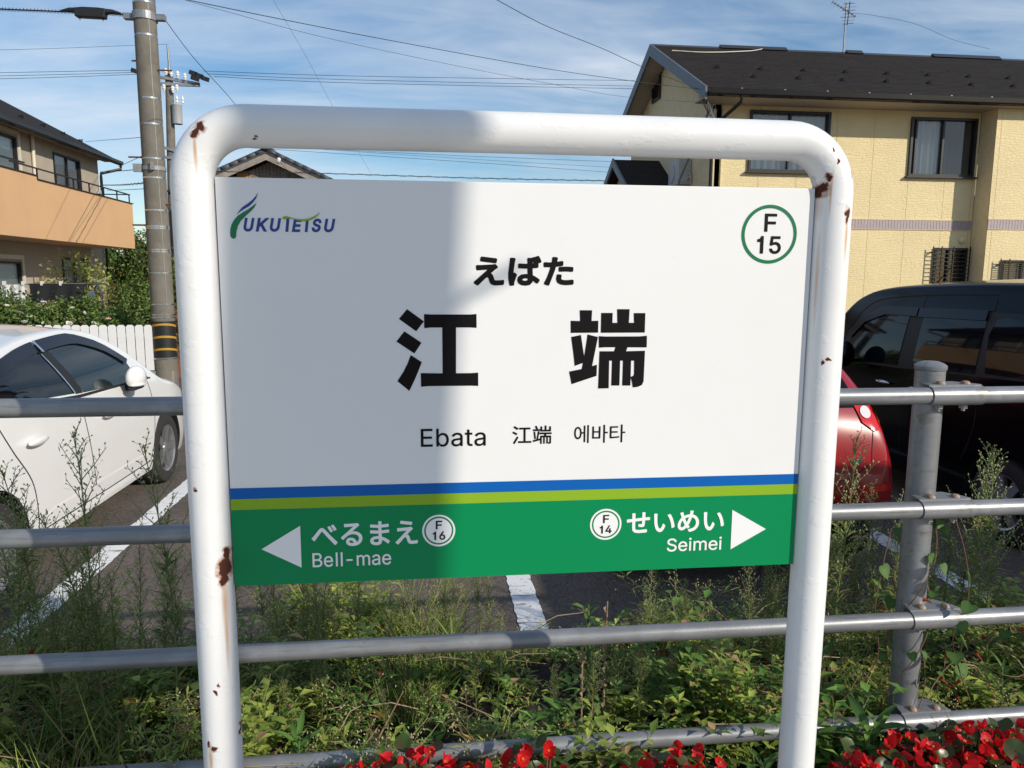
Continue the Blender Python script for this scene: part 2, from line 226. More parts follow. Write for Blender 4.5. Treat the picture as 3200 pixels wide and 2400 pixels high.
 'ebata_z': [[4565,-12162,4549,-12153,4532,-12127,4497,-12021,4458,-11935,4447,-11975,4446,-12066,4428,-12097,4398,-12104,4140,-12104,4125,-12100,4106,-12082,4102,-10809,4098,-10778,4080,-10767,3837,-10766,3809,-10778,3804,-10793,3804,-12066,3800,-12097,3777,-12117,3489,-12118,3473,-12112,3456,-12082,3455,-10809,3451,-10778,3428,-10767,3201,-10767,3177,-10778,3174,-10793,3173,-12097,3170,-12127,3155,-12146,3125,-12154,2852,-12154,2822,-12146,2807,-12127,2804,-11430,2798,-11400,2792,-11394,2761,-11396,1428,-11729,1352,-11733,1326,-11718,1313,-11688,1263,-11430,1264,-11369,1276,-11347,1291,-11337,1352,-11321,2004,-11175,2034,-11166,2049,-11153,2300,-9520,2316,-9490,2337,-9481,2398,-9481,2610,-9517,2648,-9536,2659,-9566,2658,-9627,2408,-11036,2409,-11066,2428,-11073,2685,-11015,2746,-11010,2792,-11016,2800,-11006,2804,-10445,2822,-10411,2867,-10402,3610,-10402,3632,-10384,3658,-10263,3680,-10142,3678,-10127,3655,-10115,2699,-10112,2678,-10096,2668,-10066,2667,-9778,2685,-9744,2731,-9736,5156,-9736,5186,-9736,5211,-9748,5223,-9778,5224,-10066,5216,-10096,5201,-10110,5171,-10114,4171,-10115,4155,-10121,4140,-10150,4074,-10354,4069,-10384,4079,-10399,4095,-10402,5080,-10403,5110,-10411,5125,-10430,5126,-11960,5102,-12021,5082,-12051,5004,-12115,4883,-12145,4640,-12164],[-2603,-12082,-2846,-11887,-2855,-11854,-2852,-11809,-2075,-10506,-2043,-10470,-1982,-10468,-1952,-10487,-1755,-10661,-1742,-10687,-1744,-10748,-2497,-12050,-2527,-12085,-2573,-12089],[-1785,-11873,-1803,-11839,-1803,-11521,-1785,-11491,-1770,-11484,-709,-11483,-679,-11476,-672,-11460,-673,-9051,-688,-9036,-709,-9033,-1573,-9028,-1588,-9014,-1595,-8990,-1596,-8687,-1588,-8652,-1573,-8638,-1542,-8634,700,-8634,736,-8642,749,-8657,753,-8672,753,-8975,751,-9005,731,-9028,-209,-9033,-227,-9036,-241,-9051,-241,-11460,-233,-11475,-209,-11483,958,-11486,981,-11506,985,-11521,985,-11839,973,-11867,958,-11878,928,-11881,-1740,-11882],[4455,-11839,4458,-11844,4504,-11827,4716,-11825,4745,-11809,4754,-11794,4758,-10809,4754,-10778,4746,-10770,4474,-10767,4450,-10778,4446,-11794],[1625,-11129,1604,-11112,1592,-11066,1426,-9718,1419,-9596,1428,-9574,1458,-9555,1655,-9516,1716,-9513,1731,-9517,1749,-9536,1763,-9611,1931,-10900,1943,-11051,1928,-11080,1913,-11088,1700,-11129],[-2209,-10189,-2270,-10163,-2983,-9748,-3000,-9718,-2993,-9657,-2831,-9443,-2800,-9431,-2770,-9431,-2740,-9440,-1979,-9854,-1963,-9884,-1963,-9930,-1975,-9960,-2133,-10174,-2164,-10190],[2867,-9524,2853,-9505,2849,-9475,2849,-8505,2852,-8473,2860,-8460,2881,-8445,3186,-8442,3202,-8445,3224,-8460,3232,-8475,3234,-8505,3234,-9142,3246,-9165,3276,-9169,3701,-9169,3716,-9168,3734,-9157,3739,-8308,3743,-8278,3761,-8259,4095,-8256,4110,-8259,4129,-8278,4133,-9142,4140,-9161,4155,-9168,4671,-9165,4682,-9142,4683,-8505,4685,-8475,4693,-8460,4716,-8444,4762,-8442,5034,-8442,5068,-8460,5077,-8505,5077,-9475,5073,-9505,5049,-9529,2913,-9533],[1322,-9402,1291,-9384,1284,-9354,1284,-9066,1288,-9051,1306,-9032,1928,-9028,1958,-9020,1960,-9005,1948,-8975,1725,-8475,1714,-8445,1711,-8414,1715,-8384,1746,-8356,1973,-8285,2049,-8287,2071,-8308,2345,-8884,2353,-8914,2350,-8960,2337,-8981,2292,-9005,2278,-9020,2337,-9028,2761,-9028,2792,-9036,2809,-9066,2810,-9354,2799,-9384,2776,-9400],[-2012,-9098,-2725,-8629,-2762,-8596,-2767,-8566,-2763,-8520,-2588,-8305,-2573,-8296,-2543,-8292,-2497,-8302,-1785,-8743,-1745,-8778,-1741,-8823,-1748,-8854,-1921,-9077,-1952,-9099]],
 'ebata_h': [[12794,-12163,12771,-12148,12763,-12133,12761,-12104,12761,-8382,12771,-8352,12794,-8337,13074,-8335,13107,-8352,13116,-8396,13115,-12118,13104,-12152,13074,-12165],[16235,-12165,16205,-12148,16198,-12104,16198,-8382,16205,-8352,16235,-8335,16530,-8335,16560,-8352,16567,-8382,16569,-9814,16584,-9829,16604,-9832,17150,-9836,17165,-9850,17172,-9873,17172,-10124,17165,-10144,17150,-10157,17136,-10161,16604,-10161,16574,-10169,16567,-10198,16566,-12133,16560,-12148,16530,-12165],[19986,-12165,19957,-12148,19949,-12104,19949,-8382,19957,-8352,19986,-8335,20282,-8335,20311,-8352,20318,-8382,20323,-9859,20341,-9870,20355,-9870,20872,-9870,20902,-9875,20917,-9888,20924,-9918,20924,-10139,20917,-10169,20887,-10186,20355,-10186,20341,-10187,20323,-10198,20317,-12133,20311,-12148,20282,-12165],[12055,-11971,12033,-11956,12023,-11926,12023,-10169,12019,-10139,12011,-10131,11627,-10127,11597,-10132,11590,-10139,11540,-10538,11437,-10863,11265,-11114,11080,-11248,11021,-11282,10785,-11335,10528,-11276,10291,-11084,10132,-10819,10029,-10479,10015,-10390,9985,-9992,10021,-9548,10126,-9179,10263,-8943,10312,-8880,10526,-8721,10741,-8670,10800,-8663,11154,-8790,11193,-8810,11219,-8840,11467,-9209,11578,-9785,11591,-9814,11627,-9822,11996,-9821,12015,-9814,12023,-9785,12026,-8447,12040,-8426,12070,-8419,12321,-8419,12350,-8426,12363,-8441,12368,-8485,12368,-11926,12358,-11956,12336,-11971],[13872,-11252,13849,-11232,13845,-11203,13845,-8721,13854,-8677,13886,-8660,14167,-8660,14197,-8673,14206,-8692,14208,-9622,14213,-9652,14226,-9661,14256,-9664,15186,-9664,15216,-9660,15227,-9637,15230,-8692,15245,-8670,15275,-8660,15570,-8663,15588,-8677,15597,-8721,15593,-11232,15570,-11252,15541,-11254],[17638,-11253,17610,-11232,17605,-11203,17605,-8736,17610,-8707,17638,-8686,17667,-8684,19307,-8684,19345,-8692,19359,-8707,19362,-8721,19362,-8958,19351,-8985,19336,-8996,18007,-8999,17990,-9002,17978,-9014,17975,-9711,17983,-9740,18022,-9748,19248,-9749,19262,-9755,19280,-9785,19280,-10006,19278,-10036,19270,-10051,19249,-10065,19233,-10068,17992,-10071,17979,-10080,17975,-10110,17975,-10907,17979,-10922,18007,-10933,19617,-10820,19635,-10833,19642,-10848,19648,-10892,19664,-11084,19659,-11114,19646,-11129,19617,-11136,17992,-11250],[10783,-10966,10800,-10967,10829,-10955,11006,-10867,11030,-10848,11188,-10538,11201,-10494,11254,-9992,11201,-9489,11188,-9445,11030,-9135,10977,-9101,10800,-9019,10770,-9023,10563,-9119,10534,-9153,10387,-9475,10330,-9992,10384,-10494,10410,-10568,10549,-10854],[14213,-10922,14226,-10932,14256,-10934,15216,-10930,15224,-10922,15228,-10892,15228,-10006,15220,-9977,15171,-9969,14256,-9969,14217,-9977,14209,-10006,14208,-10892]],
 'bell_k': [[-36103,-32851,-36738,-32749,-36809,-32711,-37204,-32414,-37235,-32354,-37262,-32275,-37360,-31977,-37369,-31917,-37361,-31818,-37283,-31521,-37257,-31461,-37215,-31411,-36937,-31154,-36857,-31121,-36480,-31039,-36341,-31035,-35806,-31158,-35723,-31203,-35369,-31575,-35326,-31659,-35223,-31957,-35210,-31975,-35190,-31976,-34992,-31853,-34810,-31600,-34781,-31540,-34725,-31243,-34722,-31183,-34847,-30766,-34893,-30713,-35210,-30460,-35270,-30427,-35845,-30309,-36262,-30348,-36322,-30360,-36719,-30489,-37056,-30701,-37453,-31029,-37841,-31421,-37889,-31451,-37929,-31462,-37989,-31457,-38048,-31424,-38321,-31124,-38369,-31044,-38371,-30965,-38346,-30913,-38306,-30871,-36818,-29579,-35889,-28742,-35871,-28722,-35866,-28702,-35905,-28693,-36083,-28699,-36897,-28738,-37473,-28784,-37552,-28783,-37622,-28742,-37658,-28663,-37687,-28206,-37678,-28147,-37651,-28101,-37572,-28064,-37056,-28077,-35349,-28017,-35032,-27966,-34952,-27968,-34913,-27986,-34873,-28019,-34643,-28325,-34624,-28365,-34619,-28425,-34625,-28464,-34645,-28504,-35885,-29573,-36015,-29695,-36004,-29705,-35964,-29710,-35786,-29699,-35667,-29700,-35151,-29770,-34695,-29973,-34367,-30270,-34311,-30350,-34111,-30707,-34035,-31104,-34031,-31243,-34115,-31719,-34155,-31818,-34382,-32215,-34793,-32564,-34913,-32616,-35369,-32783,-36004,-32852],[-31281,-32852,-31836,-32766,-31916,-32723,-32276,-32473,-32310,-32433,-32338,-32374,-32458,-31977,-32467,-31917,-32461,-31838,-32320,-31421,-32291,-31362,-32233,-31306,-31836,-31023,-31777,-30996,-31122,-30883,-31003,-30882,-30785,-30898,-30765,-30898,-30747,-30885,-30741,-30647,-30752,-30389,-30765,-30372,-30785,-30366,-31062,-30365,-31281,-30353,-32273,-30294,-32372,-30277,-32417,-30250,-32455,-30171,-32455,-29715,-32433,-29655,-32412,-29630,-32352,-29602,-32313,-29599,-30963,-29709,-30785,-29705,-30774,-29695,-30769,-29655,-30772,-29159,-30785,-29141,-30804,-29136,-31043,-29128,-32253,-29043,-32333,-29031,-32386,-29000,-32418,-28941,-32419,-28464,-32392,-28409,-32372,-28391,-32333,-28372,-32273,-28366,-30923,-28493,-30824,-28500,-30765,-28495,-30749,-28464,-30749,-28266,-30781,-27869,-30776,-27829,-30745,-27773,-30665,-27734,-30169,-27738,-30110,-27773,-30075,-27849,-30106,-28305,-30108,-28425,-30105,-28444,-30090,-28456,-28800,-28316,-28721,-28319,-28681,-28337,-28650,-28365,-28630,-28405,-28626,-28881,-28652,-28941,-28681,-28968,-28740,-28990,-29951,-29096,-30090,-29110,-30111,-29119,-30120,-29159,-30119,-29635,-30117,-29655,-30100,-29675,-30070,-29679,-28701,-29546,-28661,-29551,-28614,-29576,-28577,-29635,-28572,-29675,-28572,-30111,-28601,-30178,-28661,-30216,-30050,-30340,-30084,-30350,-30096,-30369,-30096,-30389,-30079,-30925,-30072,-31024,-30050,-31053,-29435,-31301,-28879,-31648,-28489,-31937,-28456,-31997,-28455,-32076,-28496,-32156,-28728,-32513,-28760,-32540,-28800,-32559,-28879,-32559,-28939,-32528,-29276,-32234,-29693,-31934,-29931,-31813,-30011,-31779,-30030,-31782,-30040,-31818,-30042,-31977,-30138,-32374,-30174,-32433,-30451,-32711,-30487,-32736,-30546,-32760,-31023,-32858,-31162,-32866],[-26835,-32836,-26895,-32800,-27272,-32513,-27307,-32433,-27303,-32374,-27283,-32334,-26875,-31927,-25039,-29973,-25008,-29933,-25006,-29913,-25029,-29906,-25307,-29929,-26220,-30010,-26736,-30066,-26835,-30063,-26895,-30025,-26924,-29953,-26950,-29457,-26948,-29417,-26919,-29357,-26895,-29337,-26835,-29314,-26339,-29327,-24473,-29188,-24295,-29165,-24196,-29132,-24116,-29116,-24057,-29120,-23997,-29152,-23738,-29457,-23718,-29496,-23710,-29536,-23714,-29595,-23734,-29635,-24057,-29929,-24841,-30707,-24867,-30747,-24850,-30766,-24731,-30815,-24677,-30846,-24532,-30985,-24414,-31243,-24222,-31898,-24169,-32017,-24116,-32062,-24037,-32102,-23878,-32124,-23779,-32126,-23600,-32120,-23203,-32085,-22866,-32018,-22806,-32022,-22747,-32055,-22714,-32116,-22711,-32215,-22723,-32612,-22755,-32691,-22787,-32718,-22846,-32740,-23819,-32834,-23957,-32832,-24275,-32791,-24335,-32778,-24374,-32758,-24612,-32623,-24660,-32572,-24839,-32255,-25022,-31600,-25078,-31461,-25101,-31421,-25148,-31379,-25188,-31358,-25247,-31348,-25347,-31368,-25386,-31384,-25466,-31434,-25557,-31521,-26674,-32811,-26716,-32836,-26756,-32848,-26795,-32848],[-39576,-32494,-39636,-32470,-39678,-32433,-40630,-31342,-40946,-30979,-41955,-29715,-42117,-29571,-42156,-29568,-42176,-29576,-42315,-29724,-43211,-30925,-43623,-31501,-43645,-31519,-43691,-31540,-43744,-31544,-43804,-31526,-43843,-31497,-44219,-31084,-44249,-31024,-44248,-30945,-44201,-30869,-43821,-30508,-42739,-29119,-42474,-28879,-42390,-28821,-42117,-28786,-42017,-28783,-41978,-28792,-41921,-28821,-41819,-28894,-41621,-29037,-41576,-29079,-40489,-30392,-39107,-31858,-39079,-31917,-39077,-31977,-39114,-32056,-39448,-32453,-39517,-32491],[-31231,-32215,-31162,-32222,-30943,-32183,-30784,-32076,-30764,-32037,-30711,-31818,-30715,-31600,-30725,-31560,-30844,-31532,-31122,-31509,-31459,-31556,-31539,-31577,-31740,-31719,-31762,-31759,-31803,-31878,-31760,-32017,-31747,-32037,-31559,-32162],[-36186,-32195,-36103,-32206,-36004,-32198,-35865,-32179,-35845,-32156,-35905,-31944,-36103,-31719,-36163,-31696,-36421,-31632,-36580,-31671,-36679,-31754,-36702,-31798,-36718,-31878,-36682,-31977,-36647,-32037,-36441,-32149],[-40410,-29743,-40462,-29715,-40493,-29675,-40971,-28802,-41003,-28722,-40999,-28643,-40962,-28583,-40884,-28544,-40628,-28438,-40549,-28439,-40496,-28464,-40469,-28490,-39929,-29437,-39930,-29516,-39953,-29562,-39993,-29597,-40311,-29741,-40350,-29748],[-39676,-29440,-39715,-29420,-39739,-29397,-40242,-28524,-40280,-28444,-40278,-28365,-40258,-28325,-40231,-28296,-39914,-28138,-39834,-28139,-39783,-28167,-39755,-28196,-39234,-29060,-39206,-29119,-39208,-29199,-39227,-29238,-39264,-29278,-39576,-29442],[-24116,-28725,-26160,-28430,-26220,-28413,-26260,-28391,-26279,-28368,-26300,-28325,-26303,-28286,-26286,-28147,-26223,-27849,-26200,-27808,-26141,-27771,-26041,-27768,-23905,-28067,-23847,-28107,-23826,-28147,-23817,-28186,-23832,-28345,-23878,-28641,-23915,-28702,-23957,-28726,-24017,-28734]],
 'bell_l': [[-31489,-37165,-31608,-37152,-31715,-37132,-31831,-37081,-31929,-37022,-32024,-36927,-32087,-36844,-32149,-36726,-32181,-36607,-32186,-36382,-32180,-36311,-32159,-36216,-32123,-36133,-32058,-36045,-31987,-35975,-31916,-35926,-31833,-35880,-31750,-35847,-31667,-35821,-31407,-35772,-31051,-35722,-30980,-35707,-30933,-35686,-30906,-35660,-30892,-35612,-30895,-35517,-30917,-35423,-30942,-35363,-30973,-35316,-30995,-35292,-31051,-35253,-31134,-35218,-31205,-35203,-31276,-35198,-31371,-35205,-31430,-35217,-31501,-35243,-31572,-35280,-31632,-35324,-31660,-35352,-31697,-35399,-31748,-35494,-31771,-35517,-31786,-35523,-31821,-35520,-32090,-35435,-32122,-35411,-32130,-35399,-32131,-35375,-32076,-35245,-32004,-35138,-31914,-35044,-31857,-34995,-31821,-34967,-31726,-34913,-31596,-34863,-31513,-34841,-31418,-34826,-31276,-34820,-31027,-34850,-30945,-34874,-30862,-34910,-30791,-34957,-30708,-35025,-30632,-35115,-30589,-35188,-30562,-35245,-30529,-35340,-30504,-35470,-30497,-35589,-30497,-37069,-30508,-37093,-30530,-37111,-30542,-37114,-30850,-37111,-30880,-37081,-30883,-36915,-30885,-36902,-30897,-36896,-31027,-37023,-31091,-37069,-31160,-37105,-31276,-37142,-31371,-37157],[-41049,-37154,-41168,-37141,-41298,-37107,-41334,-37096,-41476,-37025,-41617,-36903,-41740,-36761,-41831,-36595,-41894,-36418,-41930,-36228,-41947,-35979,-41929,-35754,-41893,-35565,-41844,-35411,-41831,-35378,-41752,-35233,-41642,-35094,-41499,-34968,-41334,-34876,-41180,-34829,-41061,-34821,-40931,-34821,-40872,-34826,-40777,-34842,-40670,-34877,-40575,-34920,-40463,-34996,-40357,-35103,-40282,-35198,-40220,-35297,-40206,-35328,-40165,-35435,-40122,-35589,-40096,-35754,-40092,-36086,-40102,-36113,-40125,-36133,-40137,-36135,-41511,-36136,-41535,-36142,-41540,-36157,-41536,-36193,-41505,-36347,-41467,-36453,-41407,-36560,-41350,-36631,-41286,-36683,-41191,-36730,-41156,-36742,-41061,-36766,-40955,-36775,-40824,-36757,-40741,-36728,-40689,-36702,-40603,-36631,-40567,-36584,-40508,-36465,-40483,-36441,-40469,-36437,-40433,-36441,-40173,-36508,-40149,-36520,-40128,-36548,-40130,-36584,-40157,-36667,-40223,-36785,-40279,-36860,-40321,-36903,-40386,-36964,-40483,-37034,-40575,-37087,-40706,-37132,-40824,-37154,-40883,-37158],[-29215,-37154,-29333,-37141,-29487,-37098,-29641,-37023,-29784,-36901,-29904,-36761,-29989,-36607,-30058,-36418,-30097,-36205,-30109,-36039,-30109,-35944,-30095,-35766,-30061,-35589,-29999,-35399,-29910,-35233,-29807,-35101,-29653,-34961,-29511,-34883,-29345,-34829,-29215,-34821,-29097,-34821,-29037,-34825,-28943,-34841,-28836,-34876,-28731,-34925,-28646,-34981,-28563,-35053,-28516,-35103,-28445,-35199,-28393,-35281,-28370,-35328,-28325,-35446,-28288,-35577,-28258,-35778,-28253,-36086,-28261,-36110,-28272,-36122,-28290,-36133,-28303,-36136,-29665,-36136,-29689,-36138,-29699,-36145,-29702,-36181,-29669,-36347,-29630,-36453,-29578,-36548,-29523,-36621,-29452,-36682,-29381,-36718,-29322,-36741,-29227,-36766,-29120,-36775,-29014,-36762,-28907,-36729,-28848,-36698,-28765,-36628,-28737,-36595,-28701,-36536,-28672,-36465,-28647,-36441,-28635,-36437,-28599,-36440,-28327,-36511,-28303,-36531,-28291,-36548,-28290,-36572,-28321,-36667,-28386,-36784,-28440,-36856,-28522,-36939,-28642,-37034,-28753,-37093,-28871,-37133,-28990,-37154,-29144,-37158],[-44200,-37108,-44224,-37081,-44226,-37057,-44224,-34130,-44200,-34102,-44177,-34094,-43217,-34094,-43051,-34106,-42933,-34130,-42885,-34141,-42755,-34199,-42623,-34297,-42530,-34395,-42466,-34487,-42447,-34523,-42406,-34629,-42375,-34759,-42362,-34913,-42368,-35020,-42386,-35127,-42421,-35233,-42471,-35313,-42542,-35400,-42613,-35459,-42725,-35529,-42720,-35544,-42660,-35571,-42577,-35621,-42471,-35710,-42388,-35814,-42340,-35897,-42299,-35991,-42267,-36145,-42260,-36252,-42264,-36394,-42270,-36453,-42302,-36584,-42352,-36699,-42427,-36809,-42554,-36938,-42684,-37014,-42803,-37062,-42838,-37072,-42992,-37101,-43193,-37114,-44165,-37114],[-39497,-37111,-39521,-37088,-39527,-37057,-39526,-34131,-39509,-34106,-39486,-34094,-39178,-34094,-39166,-34097,-39142,-34119,-39136,-34143,-39136,-37069,-39145,-37093,-39166,-37111,-39178,-37114],[-38491,-37111,-38521,-37081,-38524,-37057,-38524,-34143,-38514,-34116,-38491,-34096,-38479,-34094,-38183,-34094,-38171,-34096,-38147,-34116,-38138,-34143,-38138,-37069,-38148,-37093,-38171,-37111,-38183,-37114],[-35268,-37111,-35299,-37081,-35302,-37057,-35302,-34901,-35298,-34878,-35280,-34857,-35268,-34850,-35245,-34848,-34949,-34851,-34925,-34874,-34919,-34890,-34919,-35067,-34913,-35096,-34901,-35092,-34806,-34982,-34735,-34921,-34664,-34874,-34617,-34851,-34546,-34826,-34439,-34810,-34356,-34810,-34238,-34825,-34119,-34870,-34013,-34951,-33977,-34989,-33920,-35067,-33871,-35162,-33859,-35166,-33793,-35079,-33717,-34991,-33630,-34925,-33539,-34870,-33456,-34839,-33349,-34813,-33195,-34809,-33112,-34813,-32999,-34842,-32887,-34899,-32816,-34951,-32710,-35064,-32650,-35162,-32602,-35281,-32575,-35411,-32566,-35517,-32562,-35600,-32562,-37057,-32564,-37081,-32582,-37105,-32591,-37111,-32615,-37114,-32911,-37114,-32933,-37105,-32953,-37081,-32956,-35624,-32966,-35482,-33011,-35363,-33068,-35292,-33137,-35245,-33207,-35218,-33243,-35208,-33314,-35204,-33397,-35208,-33480,-35226,-33539,-35254,-33594,-35292,-33649,-35352,-33696,-35446,-33718,-35517,-33729,-35589,-33734,-35671,-33736,-37081,-33755,-37105,-33776,-37114,-34084,-37114,-34107,-37102,-34119,-37088,-34125,-37069,-34125,-35600,-34141,-35482,-34185,-35363,-34233,-35304,-34285,-35260,-34321,-35241,-34392,-35216,-34498,-35204,-34558,-35208,-34641,-35230,-34700,-35261,-34759,-35304,-34796,-35340,-34842,-35411,-34879,-35494,-34891,-35541,-34907,-35648,-34909,-37081,-34928,-37105,-34949,-37114],[-31495,-36773,-31442,-36779,-31347,-36774,-31288,-36765,-31205,-36744,-31125,-36702,-31075,-36669,-31011,-36607,-30953,-36524,-30919,-36430,-30903,-36370,-30891,-36276,-30892,-36074,-30897,-36058,-30909,-36055,-31122,-36102,-31371,-36140,-31584,-36190,-31678,-36240,-31711,-36264,-31731,-36287,-31770,-36347,-31791,-36430,-31790,-36513,-31769,-36595,-31735,-36655,-31679,-36707,-31584,-36753,-31549,-36765],[-43808,-36702,-43786,-36711,-43229,-36712,-43039,-36696,-42887,-36655,-42796,-36595,-42771,-36572,-42724,-36513,-42681,-36418,-42671,-36382,-42664,-36287,-42668,-36205,-42690,-36110,-42731,-36027,-42775,-35956,-42834,-35897,-42909,-35846,-42992,-35810,-43099,-35787,-43205,-35776,-43800,-35778,-43810,-35790,-43812,-35814,-43812,-36678],[-37353,-36018,-37369,-36003,-37379,-35979,-37379,-35683,-37376,-35660,-37367,-35648,-37341,-35631,-36181,-35630,-36157,-35633,-36130,-35660,-36127,-35979,-36136,-36003,-36157,-36021,-37318,-36025],[-41533,-35754,-41523,-35762,-41499,-35764,-40528,-35764,-40504,-35755,-40502,-35743,-40516,-35660,-40550,-35529,-40599,-35430,-40688,-35316,-40718,-35291,-40812,-35239,-40895,-35216,-41002,-35204,-41109,-35214,-41203,-35241,-41298,-35296,-41364,-35352,-41418,-35423,-41480,-35529,-41515,-35636,-41535,-35743],[-29697,-35754,-29689,-35761,-29665,-35764,-28694,-35764,-28670,-35761,-28663,-35754,-28661,-35743,-28677,-35648,-28714,-35529,-28761,-35435,-28830,-35340,-28883,-35290,-28966,-35243,-29061,-35215,-29168,-35204,-29274,-35216,-29369,-35242,-29464,-35300,-29523,-35352,-29590,-35435,-29643,-35529,-29682,-35648],[-43805,-35387,-43774,-35393,-43276,-35393,-43229,-35389,-43146,-35377,-43063,-35358,-42995,-35328,-42921,-35282,-42874,-35237,-42825,-35162,-42790,-35079,-42772,-35020,-42766,-34973,-42766,-34913,-42786,-34795,-42820,-34700,-42868,-34629,-42897,-34602,-42968,-34552,-43075,-34518,-43122,-34509,-43241,-34496,-43800,-34499,-43810,-34511,-43812,-34534,-43812,-35363]],
